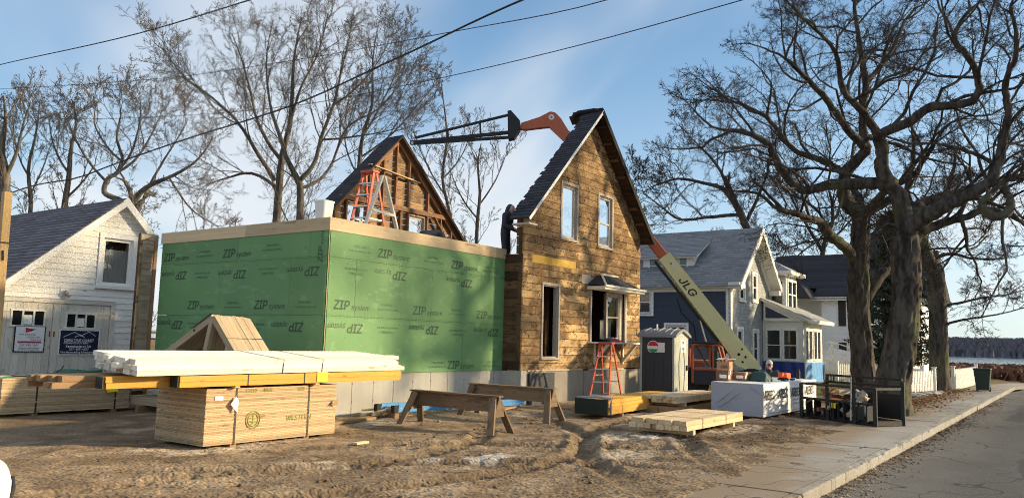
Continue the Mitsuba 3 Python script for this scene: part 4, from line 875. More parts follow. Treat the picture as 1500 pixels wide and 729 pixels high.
# sawhorses
def sawhorse(x0, ya, yb, ht, label, rot):
    t = thing('sawhorse', label, 'sawhorse', 'weathered wooden sawhorses'); c = A([x0, (ya+yb)/2, 0]); L = abs(yb-ya)
    fr = (c, A([math.sin(rot), math.cos(rot), 0]), A([math.cos(rot), -math.sin(rot), 0]), A([0, 0, 1.]))
    if np.dot(np.cross(fr[1], fr[2]), fr[3]) < 0: fr = (fr[0], fr[1], -fr[2], fr[3])
    obj('rail', MB(fr).box([-L/2+0.02, -0.02, ht-0.26], [L/2-0.02, 0.02, ht]), 'sawhorse_wood', t)
    obj('top_rail', MB(fr).box([-L/2, -0.065, ht+0.001], [L/2, 0.065, ht+0.032]), 'sawhorse_wood', t)
    for e in (-1, 1):
        for s in (-1, 1):
            obj('leg', MB(fr).beam([e*(L/2-0.14), s*0.05, ht-0.01], [e*(L/2+0.02), s*0.32, -0.03], 0.14, 0.038, up=(0, s*1.0, 0.35)), 'sawhorse_wood', t)
        obj('gusset', MB(fr).prism(sg.Polygon([(-0.03, ht-0.02), (0.03, ht-0.02), (0.16, ht-0.34), (-0.16, ht-0.34)]), 0, 0.016, fr=(c+fr[1]*(e*(L/2-0.02)), fr[2], fr[3], fr[1])), 'sawhorse_wood', t)
sawhorse(11.7, 8.46, 10.6, 0.62, 'nearer wooden sawhorse, in front of the blue ladder', 0.0)
sawhorse(14.0, 8.75, 11.0, 0.66, 'farther wooden sawhorse, nearer the red stepladder', 0.02)
# blue extension ladder on the ground
lad = thing('extension_ladder', 'blue extension ladder lying flat along the concrete foundation', 'ladder')
a0, b0 = A([12.0, 11.75, 0.18]), A([16.3, 11.62, 0.12])
for off in (0, -0.48):
    for dz in (0.0, 0.075):
        obj('rail', MB().beam(a0+[0.12*dz*8, off+0.02*(dz > 0), dz], b0+[0.12*dz*8, off+0.02*(dz > 0), dz], 0.035, 0.07), 'ladder_blue', lad)
for i in range(14):
    p = a0+(b0-a0)*(i+0.5)/14
    obj('rung', MB().beam(p+[0, 0, 0.035], p+[0, -0.47, 0.035], 0.035, 0.035), 'aluminium', lad)
objs('foot', MB().box(a0+[-0.1, -0.04, -0.05], a0+[0.02, 0.06, 0.1]).box(a0+[-0.1, -0.52, -0.05], a0+[0.02, -0.42, 0.1]), 'black_rubber', lad)
def stepladder(label, c, ang, ht, base, top, mat, rungs, z0=0.0, spread=0.26, steps_back=True, cap=True):
    t = thing('stepladder', label, 'stepladder'); ca, sa = math.cos(ang), math.sin(ang)
    fr = (A([c[0], c[1], z0], float), A([ca, sa, 0]), A([-sa, ca, 0]), A([0, 0, 1.]))      # u = spread direction, v = width
    for s in (-1, 1):
        for wv in (-1, 1):
            obj('leg', MB(fr).beam([s*0.05, wv*top/2, ht], [s*spread*2, wv*base/2, 0.0], 0.075 if s < 0 else 0.06, 0.03, up=(0, 1, 0)), mat, t)
        if s < 0 or steps_back:
            for i in range(1, rungs):
                f = i/rungs; u = s*(spread*2*(1-f)+0.05*f); wv = (base*(1-f)+top*f)/2
                obj('step', MB(fr).box([u-(0.045 if s < 0 else 0.018), -wv, ht*f-0.015], [u+(0.045 if s < 0 else 0.018), wv, ht*f+0.012]), 'aluminium' if s > 0 else mat if mat == 'lumber_white' else 'aluminium', t)
    if cap: obj('cap', MB(fr).man(rbox([-0.13, -top/2-0.04, ht-0.02], [0.13, top/2+0.04, ht+0.045], 0.012, 6)), mat, t)
    objs('spreader', MB(fr).beam([-spread, -base*.36, ht*.5], [spread, -base*.36, ht*.5], 0.02, 0.03).beam([-spread, base*.36, ht*.5], [spread, base*.36, ht*.5], 0.02, 0.03), 'aluminium', t)
    return t
stepladder('red stepladder standing under the gutted bay window', (18.9, 10.25), 0.15, 1.66, 0.56, 0.32, 'ladder_red', 5, -0.04, 0.30)
stepladder('red stepladder on the flat wing roof behind the parapet', (14.1, 14.5), 0.1, 2.42, 0.62, 0.34, 'ladder_red', 8, 3.36, 0.30)
af = thing('a_frame', 'pale wooden trestle of two studs beside the red ladder on the wing', 'trestle')
pf = A([13.57, 13.5, 5.5])
for q_ in ((12.72, 3.36), (14.5, 3.36)): obj('leg', MB().beam(pf+[0.03 if q_[0] > 13.5 else -0.03, 0, 0], [q_[0], 13.5, q_[1]], 0.04, 0.10, up=(0, 1, 0)), 'lumber_white', af)
obj('crossbar', MB().beam([13.2, 13.45, 4.62], [13.98, 13.45, 4.58], 0.03, 0.06), 'lumber_white', af)
bk = thing('bucket', 'white square bucket standing on the wing parapet corner', 'bucket')
bb = MB(); prof = [(0.135, 0.0), (0.165, 0.36), (0.178, 0.365), (0.178, 0.395), (0.155, 0.395)]
V = []
for h_, (r_, z_) in enumerate(prof): V += [[11.22+r_*math.copysign(abs(math.cos(a_))**0.45, math.cos(a_)), 12.85+r_*math.copysign(abs(math.sin(a_))**0.45, math.sin(a_)), 4.058+z_] for a_ in np.arange(28)*2*np.pi/28]
F_ = [[i*28+j, i*28+(j+1) % 28, (i+1)*28+(j+1) % 28, (i+1)*28+j] for i in range(4) for j in range(28)]
bb.raw(V, F_); obj('body', bb, 'sign_white', bk, smooth=35); obj('base', MB().cyl([11.22, 12.85, 4.056], [11.22, 12.85, 4.068], 0.12), 'sign_white', bk)
k = obj('scrap_board', MB().beam([11.5, 12.65, 4.075], [12.1, 12.6, 4.08], 0.12, 0.03), 'lumber', None); tag(k, 'short board lying on the wing parapet beside the bucket', 'board')
pst = thing('service_post', 'tall yellow wooden post with cable clamped on top by the garage', 'post')
obj('post', MB().beam([7.29, 18.0, -0.2], [7.21, 18.0, 4.42], 0.15, 0.15), 'post_wood', pst)
obj('cable_clamp', MB().box([7.13, 17.91, 3.35], [7.31, 17.925, 3.38]).tube([[7.2, 17.9, 3.2], [7.22, 17.9, 3.0]], 0.015, 6), 'black_metal', pst)

# ------------------------------------------------------------------ white-wrapped lumber pack and what lies on it
pk = thing('wrapped_pack', 'long lumber pack in white printed wrap serving as a table', 'lumber pack')
bxm = trimesh.creation.box([4.5, 1.24, 0.74]); bxm = bxm.subdivide_to_size(0.09); v = A(bxm.vertices)
v = v+[20.57, 6.50, 0.43]; nrm_ = v-[20.57, 6.5, 0.43]
wv = 0.016*(meshkit.fbm(v*[1.5, 4.0, 5.0]+3, 3, 4)-0.5)+0.02*np.sin((v[:, 1]*0.9+v[:, 2])*9+v[:, 0])*np.abs(np.sin(v[:, 0]*1.3))*0.22
ax_ = np.argmax(np.abs(nrm_)/[2.25, 0.62, 0.37], 1)
for k_ in range(3): v[:, k_] += np.where(ax_ == k_, np.sign(nrm_[:, k_])*wv, 0)
fc = A(bxm.faces); fn_ = A(bxm.face_normals); left = fn_[:, 0] < -0.8
scene[pk+'__wrap_face'] = PLY((v, fc[~left]), 'wrap_white', 30); scene[pk+'__wrap_end'] = PLY((v, fc[left]), 'wrap_grey', 30); tag(pk+'__wrap_end', 'end of the wrap with folds, shade put into its grey')  # same white wrap; grey on the left end paints its shaded side
mb = MB()
for x in (18.36, 19.42, 20.5, 21.75): text(mb, 'ARBEC', 0.21, [x-0.1, 5.848, 0.44], [1, 0, 0], [0, 0, 1], 0.004, True, 0, width=0.78)
obj('print', mb, 'ink_black', pk)
mb = MB()
for x in (18.5, 19.5, 20.6): 
    for dz in (0.34, 0.25):
        for i in range(5): mb.box([x+0.11*i, 5.848, dz], [x+0.11*i+0.07, 5.856, dz+0.035])
for i in range(6): mb.box([21.7+0.07*i, 5.848, 0.14+0.03*(i % 3)], [21.74+0.08*i, 5.856, 0.30-0.02*(i % 2)])
obj('faint_print', mb, 'wrap_grey', pk, kind='stuff')
fld = MB()
for p, q in (([18.31, 6.2, 0.75], [18.31, 5.9, 0.55]), ([18.31, 7.0, 0.3], [18.31, 6.6, 0.62]), ([18.31, 6.95, 0.2], [18.31, 6.4, 0.6])): fld.tube([p, ((A(p)+A(q))/2+[-.012, 0, 0]), q], [0.004, 0.014, 0.004], 6)
obj('fold', fld, 'wrap_grey', pk, smooth=True)
obj('bottom_strip', MB().beam([18.35, 5.855, 0.13], [22.7, 5.855, 0.11], 0.004, 0.015), 'wrap_grey', pk)
for x in (18.7, 20.5, 22.4): obj('bearer', MB().box([x, 5.95, -0.1], [x+0.1, 7.1, 0.055]), 'lumber_brown', pk)
def carton(x, y, z, w, d, h, rot, label, mat, band=None):
    t = thing('carton', label, 'box'); c, s = math.cos(rot), math.sin(rot); fr = (A([x, y, z], float), A([c, s, 0]), A([-s, c, 0]), A([0, 0, 1.]))
    obj('body', MB(fr).man(rbox([0, 0, 0], [w, d, h], 0.006, 4)), mat, t)
    obj('tape', MB(fr).box([w*0.42, -0.002, h*0.6], [w*0.58, 0.0005, h+0.002]).box([w*.42, -.002, h+.0005], [w*.58, d, h+.0025]), 'paper' if mat == 'cardboard_brown' else 'cardboard_brown', t)
    if band: obj('label_print', MB(fr).box([0.03, -0.002, h*.2], [w*.38, 0.0002, h*.55]).box([-0.002, 0.04, h*.25], [0.0002, d*.7, h*.6]), band, t)
ZP = 0.82
carton(18.75, 6.86, ZP, 0.42, 0.30, 0.23, 0.1, 'brown carton at the bottom of the pile on the wrapped pack', 'cardboard_brown', 'paper')
carton(18.77, 6.84, ZP+0.235, 0.40, 0.30, 0.21, 0.16, 'brown carton topmost of the pile on the wrapped pack', 'cardboard', 'cardboard_brown')
carton(19.22, 6.62, ZP, 0.36, 0.3, 0.20, 0.05, 'small brown carton to the right of the pile on the wrapped pack', 'cardboard_brown', 'paper')
carton(19.62, 6.66, ZP, 0.3, 0.26, 0.19, -0.2, 'pale open carton with orange mark on the wrapped pack', 'cardboard', 'orange_plastic')
k = obj('plastic_sheet', MB().raw(*(lambda g: (np.stack([18.72+0.5*g[0]+0.03*np.sin(g[1]*9), 6.8+0.4*g[1], 1.31-0.0*g[0]+0.04*meshkit.noise(np.stack([g[0]*5, g[1]*5, g[0]*0], -1), 2)], -1), [[i*9+j, i*9+j+1, (i+1)*9+j+1, (i+1)*9+j] for i in range(8) for j in range(8)]))([A(x).ravel() for x in np.meshgrid(np.linspace(0, 1, 9), np.linspace(0, 1, 9), indexing='ij')])), 'wrap_white', None, smooth=True); tag(k, 'crumpled plastic sheet lying on the topmost carton', 'plastic sheet')
bag = MB(); S = m3.Manifold.batch_hull([m3.Manifold.sphere(0.09, 14).translate(p) for p in ([19.55, 6.22, .1+.73], [20.1, 6.3, .83], [20.1, 6.6, .83], [19.6, 6.6, .83], [19.6, 6.3, .95], [20.02, 6.4, .96], [19.7, 6.5, .97])])
q = S.refine_to_length(0.025).to_mesh(); vv = A(q.vert_properties[:, :3], float); vv = vv+0.13*(meshkit.fbm(vv*7, 3, 3)-0.5)[:, None]*[1, 1, 1.0]
tb = thing('tool_bag', 'dark teal tool bag on the near edge of the wrapped pack', 'bag'); obj('body', (vv, A(q.tri_verts)), 'bag_teal', tb, smooth=40)
hb = MB(); hb.tube([[19.65, 6.3, 1.02], [19.75, 6.28, 1.14], [19.95, 6.35, 1.15], [20.05, 6.4, 1.03]], 0.014, 7); obj('handle', hb, 'black_rubber', tb, smooth=True)
dr_ = thing('power_tool', 'black cordless tools lying flat on the wrapped pack', 'tools'); mb = MB().man(rbox([20.45, 6.05, .815], [20.8, 6.14, .89], .02, 6)).man(rbox([20.72, 6.02, .815], [20.8, 6.3, .87], .02, 6)); obj('body', mb, 'black_rubber', dr_, smooth=30)
mb = MB().man(rbox([20.95, 5.98, .815], [21.2, 6.06, .86], .015, 6)); obj('grip', mb, 'black_metal', dr_, smooth=30)
og = thing('gas_can', 'orange fuel can lying on the wrapped pack by the black bottle', 'can'); mb = MB().man(rbox([21.75, 6.35, .815], [22.15, 6.6, .97], .04, 8)); obj('body', mb, 'orange_plastic', og, smooth=30); mb = MB().tube([[21.77, 6.45, .93], [21.6, 6.42, .95], [21.5, 6.4, .88]], [.03, .022, .018], 8); obj('spout', mb, 'orange_plastic', og, smooth=True)
bt = thing('bottle', 'black vacuum bottle standing on the wrapped pack', 'bottle'); obj('body', MB().tube([[22.25, 6.2, .815], [22.25, 6.2, 1.0], [22.25, 6.2, 1.03]], [.055, .055, .04], 14), 'black_metal', bt, smooth=40); obj('cap', MB().cyl([22.25, 6.2, 1.03], [22.25, 6.2, 1.08], .036), 'black_rubber', bt)
bl = thing('jacket_on_shelf', 'red and blue jacket heaped on the bay window shelf', 'jacket')
g = np.meshgrid(np.linspace(0, 1, 22), np.linspace(0, 1, 9), indexing='ij'); gu, gv = g[0].ravel(), g[1].ravel()
hz = 1.672+0.14*np.sin(np.pi*np.clip(gu, 0, 1))**.5*np.sin(np.pi*gv)*(0.4+meshkit.fbm(np.stack([gu*6, gv*4, gu*0], -1), 3, 1))
ff_ = [[i*9+j, (i+1)*9+j, (i+1)*9+j+1, i*9+j+1] for i in range(21) for j in range(8)]
vv = np.stack([20.9+1.05*gu, HY-0.55+0.4*gv, hz], 1)
obj('red_part', (vv[72:], [[i-72 for i in f_] for f_ in ff_ if min(f_) >= 72]), 'blanket', bl, smooth=True); obj('dark_part', (vv[:81], [f_ for f_ in ff_ if max(f_) < 81]), 'navy_sign', bl, smooth=True)

# ------------------------------------------------------------------ portable toilet
pt = thing('portable_toilet', 'dark grey portable toilet with round sticker before the blue house', 'portable toilet')
px0, px1, py0, py1, pz = 21.3, 22.28, 9.36, 10.44, 1.86
for nm, a, b, m in (('side_panel', [px0, py0+.05, 0.02], [px0+.05, py1-.05, pz], 'potty_dark'), ('rear_panel', [px0+.04, py1-.05, .02], [px1-.04, py1, pz], 'potty_dark'), ('side_panel', [px1-.05, py0+.05, .02], [px1, py1-.05, pz], 'potty_dark')):
    obj(nm, MB().man(rbox(a, b, .015, 6)), m, pt)
rb = MB()
for yy in (py0+.14, py0+.40, py0+.68, py1-.14): rb.box([px0-.018, yy-.05, .1], [px0-.001, yy+.05, 1.28])
rb.box([px0-.016, py0+.1, 1.36], [px0-.001, py1-.1, 1.40]).box([px0-.016, py0+.1, 1.76], [px0-.001, py1-.1, 1.80]); objs('panel_rib', rb, 'potty_dark', pt)
cp = MB()
for a_ in (py0, py1-.07): cp.man(rbox([px0-.012, a_, .0], [px0+.06, a_+.07, pz], .012, 6))
objs('corner_post', cp, 'potty_light', pt)
obj('base', MB().man(rbox([px0-.06, py0-.06, -.1], [px1+.06, py1+.06, .08], .02, 6)), 'potty_dark', pt)
gp = sg.Polygon([(px0+.06, 0.1), (px1-.02, 0.1), (px1-.02, pz), ((px0+px1)/2, pz+.17), (px0+.06, pz)])
frd = wall_frame([0, py0, 0], [1, 0, 0])
obj('door', MB(frd).prism(gp, -.05, 0.0), 'potty_light', pt)
dl = MB(frd); 
for k_, u in enumerate((px0+.34, px0+.66)):
    dl.tube([[u+(-1)**k_*.05, .2, .006], [u-(-1)**k_*.04, .8, .008], [u-(-1)**k_*.05, 1.1, .008], [u+(-1)**k_*.06, 1.55, .006]], .012, 6)
obj('door_groove', dl, 'stone_grey', pt, smooth=True); obj('door_latch', MB(frd).box([px1-.16, .9, .002], [px1-.1, 1.05, .04]), 'black_metal', pt)
rf = MB(); prof = [(px0-.06, pz-.02), (px0-.05, pz+.05), (px0+.2, pz+.17), ((px0+px1)/2, pz+.235), (px1-.2, pz+.17), (px1+.05, pz+.05), (px1+.06, pz-.02), ((px0+px1)/2, pz+.17)]
rf.prism(sg.Polygon(prof[:7]+[prof[7]]), 0, py1-py0+.14, fr=(A([0, py1+.07, 0]), A([1., 0, 0]), A([0, 0, 1.]), A([0, -1., 0]))); obj('roof', rf, 'potty_roof', pt)
rr = MB()
for yy in np.linspace(py0+.12, py1-.1, 5): rr.tube([[px0-.04, yy, pz+.06], [px0+.2, yy, pz+.185], [(px0+px1)/2, yy, pz+.25], [px1-.2, yy, pz+.185], [px1+.04, yy, pz+.06]], .022, 7)
objs('roof_rib', rr, 'potty_roof', pt, True)
obj('vent_pipe', MB().cyl([px0+.25, py1-.42, pz+.15], [px0+.25, py1-.42, pz+.36], .028), 'sign_white', pt)
frs = wall_frame([px0-.002, 0, 0], [0, -1, 0])
cy, cz2 = -(py1-.42), 1.56
obj('sticker', MB(frs).box([cy-.02, cz2-.15, .001], [cy+.36, cz2+.13, .004]), 'sign_white', pt)
def disc(r, a0, a1, z0, z1, m): 
    a_ = np.linspace(a0, a1, 24); obj('sticker_disc', MB(frs).prism(sg.Polygon([(cy+r*math.cos(t), cz2+r*math.sin(t)) for t in a_]), z0, z1), m, pt)
disc(.185, 0, 2*np.pi, .004, .006, 'sign_white'); disc(.165, .15, np.pi-.15, .006, .008, 'ink_red'); disc(.165, np.pi+.35, 2*np.pi-.35, .006, .008, 'ink_green')
mb = MB(frs)
for i in range(4): mb.box([cy-.13+.065*i, cz2-.035, .008], [cy-.13+.065*i+.045, cz2+.035, .0095]).box([cy+.2, cz2+.07-.06*i, .004], [cy+.33, cz2+.085-.06*i, .006])
obj('sticker_print', mb, 'sign_white', pt, kind='stuff')
ds = MB(frd).box([px0+.42, 1.42, .002], [px0+.78, 1.78, .006]); obj('door_sticker', ds, 'sign_white', pt); obj('door_sticker_mark', MB(frd).box([px0+.53, 1.66, .006], [px0+.66, 1.74, .008]), 'ink_red', pt); obj('door_sticker_mark', MB(frd).box([px0+.52, 1.48, .006], [px0+.68, 1.56, .008]), 'ink_green', pt)

# ------------------------------------------------------------------ telescopic handler
th_ = thing('telehandler', 'telescopic handler with cream and orange boom reaching over the old house', 'telehandler')
DV = A([-0.5, 0.866, 0]); LV = A([-0.866, -0.5, 0])
fm_ = (A([26.4, 9.0, 0]), DV, LV, A([0, 0, 1.]))
obj('chassis', MB(fm_).man(rbox([-.7, -.5, .35], [2.3, .45, .85], .05, 6)), 'black_metal', th_)
obj('engine_hood', MB(fm_).man(rbox([-.2, -1.0, .5], [1.9, -.45, 1.15], .08, 6)), 'boom_orange', th_)
for x in (.0, 1.9):
    for y in (-.85, .72):
        w_ = obj('wheel', MB(fm_).tube([[x, y-.18, .42], [x, y-.16, .42], [x, y+.16, .42], [x, y+.18, .42]], [.40, .52, .52, .40], 22), 'black_rubber', th_, smooth=40)
        obj('rim', MB(fm_).cyl([x, y-.19, .42], [x, y+.19, .42], .24), 'black_metal', w_)
cb = MB(fm_); c0, c1, y0, y1, zt = .85, 1.95, .42, 1.12, 1.66
tube = lambda pts, r=.045: cb.tube(pts, r, 6)
for yy in (y1, y0):
    tube([[c0, yy, .45], [c0+.02, yy, 1.0], [c0+.18, yy, zt-.06], [c0+.28, yy, zt], [c1-.05, yy, zt], [c1, yy, zt-.06], [c1, yy, .45]]); tube([[c0+.02, yy, .88], [c1, yy, .88]]); tube([[c0+.45, yy, .88], [c0+.45, yy, zt]], .035)
tube([[c0+.3, y0, zt], [c0+.3, y1, zt]]); tube([[c1-.06, y0, zt], [c1-.06, y1, zt]])
cabk = obj('cab', cb, 'cab_orange', th_, smooth=40)
obj('cab_panel', MB(fm_).box([c0+.02, y0, .4], [c1, y1-.01, .86]), 'dark_cloth', cabk)
obj('cab_roof', MB(fm_).man(rbox([c0+.22, y0-.03, zt+.02], [c1+.02, y1+.03, zt+.1], .03, 6)), 'black_metal', cabk)
gl = MB(fm_); gl.raw([[c0+.5, y1-.02, .93], [c1-.05, y1-.02, .93], [c1-.05, y1-.02, zt-.05], [c0+.5, y1-.02, zt-.05]], [[0, 1, 2], [0, 2, 3]]); obj('cab_glass', gl, 'pane_glass', cabk)
obj('seat', MB(fm_).man(rbox([1.15, .55, .8], [1.6, 1.0, .95], .05, 6)).man(rbox([1.1, .55, .95], [1.22, 1.0, 1.45], .05, 6)), 'bag_teal', th_)
B0, B1, B2, B3 = A([26.43, 8.94, 0.98]), A([24.97, 11.47, 4.55]), A([24.60, 12.11, 5.47]), A([23.38, 14.23, 8.75])
bd = (B3-B0)/np.linalg.norm(B3-B0); up_ = np.cross(LV, bd); up_ = up_ if up_[2] > 0 else -up_
fb = (B0, bd, -LV, np.cross(bd, -LV))
if fb[3][2] < 0: fb = (B0, bd, LV, np.cross(bd, LV))
sgn_l = 1 if fb[2]@LV > 0 else -1
Lb = float(np.linalg.norm(B1-B0)); Lt = float(np.linalg.norm(B3-B0))
bp = sg.Polygon([(-.45, -.02), (-.25, .26), (.15, .29), (Lb-.02, .235), (Lb, .22), (Lb, -.2), (1.35, -.27), (.7, -.30), (.1, -.36), (-.3, -.25)])
frb = (B0, bd, fb[3], fb[2])
if np.dot(np.cross(frb[1], frb[2]), frb[3]) < 0: frb = (B0, bd, fb[3], -fb[2])
bm = obj('boom', MB(frb).prism(bp, -.19, .19), 'boom_cream', th_)
obj('boom_plate', MB(frb).prism(sg.Polygon([(.02, -.22), (.1, .22), (1.15, .20), (1.25, -.2)]), -.205, .205), 'boom_cream', bm)
obj('pivot_plate', MB(frb).prism(sg.Polygon([(-.52, .12), (-.3, .0), (.42, -.42), (.2, -.95), (-.75, -.6)]), -.30, .30), 'potty_light', th_)
hl = MB(frb)
for (u, v_, r_) in ((.35, .06, .04), (.62, .13, .035), (.55, -.06, .05), (.28, -.12, .04), (Lb-.35, .03, .03)): hl.tube([[u, v_, -.212], [u, v_, .212]], r_, 10)
obj('pin_hole', hl, 'dark_hole', bm)
mb = MB(); sN = LV; X_ = -bd; Y_ = np.cross(sN, X_)
text(mb, 'JLG', .24, B0+bd*(Lb*.80)+LV*.193-Y_*.12, X_, Y_, .004, True, .25, width=.72); obj('logo', mb, 'ink_black', bm)
w0 = MB(); w0.prism(sg.Polygon([(Lb-.62, .0), (Lb-.42, .13), (Lb-.22, .0)]), .191, .195, fr=(B0, bd, fb[3], LV)); obj('warning_sticker', w0, 'sign_white', bm)
obj('boom_rail', MB(frb).box([.8, -.36, -.1], [Lb+.05, -.29, .1]), 'black_metal', th_)
obj('inner_boom', MB(frb).man(rbox([Lb-.4, -.155, -.15], [Lb+1.15, .155, .15], .02, 6)), 'boom_orange', th_)
obj('boom_collar', MB(frb).box([Lb+1.1, -.15, -.145], [Lb+1.22, .15, .145]), 'black_metal', th_)
obj('tip_boom', MB(frb).man(rbox([Lb+.9, -.125, -.12], [Lt+.2, .125, .12], .02, 6)), 'boom_orange', th_)
kn = A([23.05, 14.80, 9.51]); frj = (A([23.38, 14.23, 0]), DV, A([0, 0, 1.]), np.cross(DV, A([0, 0, 1.])))
def J(p): p = A(p); return (float((p-frj[0])@DV), p[2])
jp = sg.Polygon([J([23.49, 14.05, 8.55]), J([23.30, 14.36, 8.57]), J([23.02, 14.87, 9.12]), J([22.60, 15.6, 9.02]), J([22.50, 15.75, 9.05]), J([22.52, 15.71, 9.25]), J([22.84, 15.17, 9.46]), J([23.03, 14.84, 9.66]), J([23.12, 14.68, 9.62]), J([23.22, 14.50, 9.40])])
jk = obj('jib', MB(frj).prism(jp, -.13, .13), 'boom_orange', th_)
u, v_ = J(kn); pn = MB(frj); pn.tube([[u, v_-.06, -.145], [u, v_-.06, .145]], .10, 18); obj('knuckle_plate', pn, 'sign_white', jk); pn = MB(frj); pn.tube([[u, v_-.06, -.155], [u, v_-.06, .155]], .045, 14); obj('knuckle_pin', pn, 'stone_grey', jk)
tf = MB(frj)
def tb_(p, q, w_, h_): 
    a_, b_ = J(p), J(q); tf.beam([a_[0], a_[1], 0], [b_[0], b_[1], 0], h_, w_, up=(0, 0, 1))
pl_ = MB(frj).prism(sg.Polygon([J([22.28, 16.14, 9.66]), J([22.34, 16.04, 9.68]), J([22.50, 15.76, 9.32]), J([22.50, 15.76, 9.0]), J([22.40, 15.93, 8.70]), J([22.30, 16.10, 8.66])]), -.22, .22)
obj('coupler', pl_, 'black_metal', jk)
tj = obj('truss_jib', (lambda: (tb_([22.31, 16.08, 9.58], [20.62, 19.01, 8.73], .08, .08), tb_([22.33, 16.05, 8.94], [20.60, 19.05, 8.57], .09, .12), tb_([22.33, 16.04, 8.76], [20.60, 19.05, 8.52], .07, .10), tb_([21.78, 17.0, 9.28], [21.80, 16.97, 8.74], .06, .06), tb_([21.21, 18.0, 9.0], [21.22, 17.96, 8.64], .06, .06), tf)[-1])(), 'black_metal', jk)
ey = MB(frj); u, v_ = J([20.57, 19.10, 8.55]); a_ = np.linspace(0, 2*np.pi, 15); ey.tube(np.stack([u+.07*np.cos(a_), v_+.07*np.sin(a_), 0*a_], 1), .022, 6, False); obj('lifting_eye', ey, 'black_metal', tj, smooth=True)
cy_ = MB(); cy_.tube([[25.62, 10.34, 2.5], [25.74, 10.14, 1.62]], .035, 10); obj('cylinder_rod', cy_, 'chrome_rod', th_, smooth=True)
cy_ = MB(); cy_.tube([[25.74, 10.14, 1.66], [25.95, 9.79, .35]], .075, 12); obj('cylinder_barrel', cy_, 'black_metal', th_, smooth=True)
hs = MB(); hs.tube([[25.5, 10.5, 2.3], [25.45, 10.4, 1.6], [25.65, 10.1, 1.0], [25.9, 9.8, .8]], .03, 7).tube([[25.2, 11.0, 3.2], [25.25, 10.85, 2.7], [25.45, 10.5, 2.3]], .025, 7); obj('hydraulic_hose', hs, 'black_rubber', th_, smooth=True)

# ------------------------------------------------------------------ black steel rack with firewood by the oaks
rk_ = thing('steel_rack', 'black steel rack standing on the ground beside the oak trunks', 'rack')
p00, p10 = A([19.96, 5.49, 0]), A([18.78, 3.62, 0]); back_ = A([.78, -.42, 0]); p01, p11 = p00+back_, p10+back_
fz = lambda p: float(gz(p[0], p[1]))
for p, h_ in ((p00, .80), (p10, .80), (p01, 1.02), (p11, .95), (p00+(p10-p00)*.38, .80), (p00+(p10-p00)*.74, .78)):
    obj('post', MB().box(p+[-.04, -.04, -.05], p+[.04, .04, h_]), 'black_metal', rk_)
for a_, b_, z in ((p00, p10, .80), (p00, p10, .46), (p01, p11, 1.0), (p01, p11, .84), (p00, p01, .8), (p10, p11, .8)):
    obj('rail', MB().beam(a_+[0, 0, z], b_+[0, 0, z], .05, .05), 'black_metal', rk_)
obj('floor', MB().beam((p00+p01)/2+[0, 0, .06], (p10+p11)/2+[0, 0, .06], .84, .10), 'black_metal', rk_)
for f in (.1, .22, .35, .48, .62, .8, .92): obj('plate', MB().beam(p00+(p10-p00)*f+back_*.04+[0, 0, .06], p00+(p10-p00)*f+back_*.04+[0, 0, .26 if int(f*100) % 2 else .46], .19, .03, up=(.5, .85, 0)), 'black_metal', rk_)
obj('back_plate', MB().beam(p01+[0, 0, .4], p01+(p11-p01)*.98+[0, 0, .4], .03, .55), 'black_metal', rk_)
for f in (.45, .55): obj('panel', MB().beam(p00+(p10-p00)*f+back_*.1+[0, 0, .11], p00+(p10-p00)*f+back_*.1+[0, 0, .45], .3, .03, up=(.5, .85, 0)), 'black_metal', rk_)
obj('warning_sticker', MB().beam(p00+(p10-p00)*.43+[-.045, .02, .36], p00+(p10-p00)*.51+[-.045, .02, .36], .008, .12), 'yellow_tag', rk_)
lg = thing('log_heap', 'reddish split logs lying in the left half of the black rack', 'firewood')
for i in range(22):
    p = p00+(p10-p00)*(.22+.24*rng.random())+back_*(.15+.5*rng.random())+[0, 0, .14+.55*(i/22)]
    obj('log', MB().beam(p-back_*.2+rng.normal(size=3)*.04, p+back_*.25+rng.normal(size=3)*.05, .11, .09), 'log_brown' if i % 3 else 'truss_wood', lg)
sh_ = thing('stone_heap', 'grey stones and pale blocks piled in the middle of the black rack', 'stones')
for i in range(16):
    p = p00+(p10-p00)*(.55+.17*rng.random())+back_*(.1+.5*rng.random())+[0, 0, .18+.5*(i/16)]
    v_ = A(ico.vertices)*[.13, .11, .09]*(1+.2*rng.normal(size=(42, 1))); obj('stone', MB().raw(v_+p, ico.faces), 'stone_grey' if i % 4 else 'truss_wood', sh_)
k = obj('steel_rod', MB().tube([p10+[-.02, .5, .1], p10+[.03, .48, 1.05]], .012, 6), 'stone_grey', None); tag(k, 'thin upright steel rod standing in the black rack', 'rod')
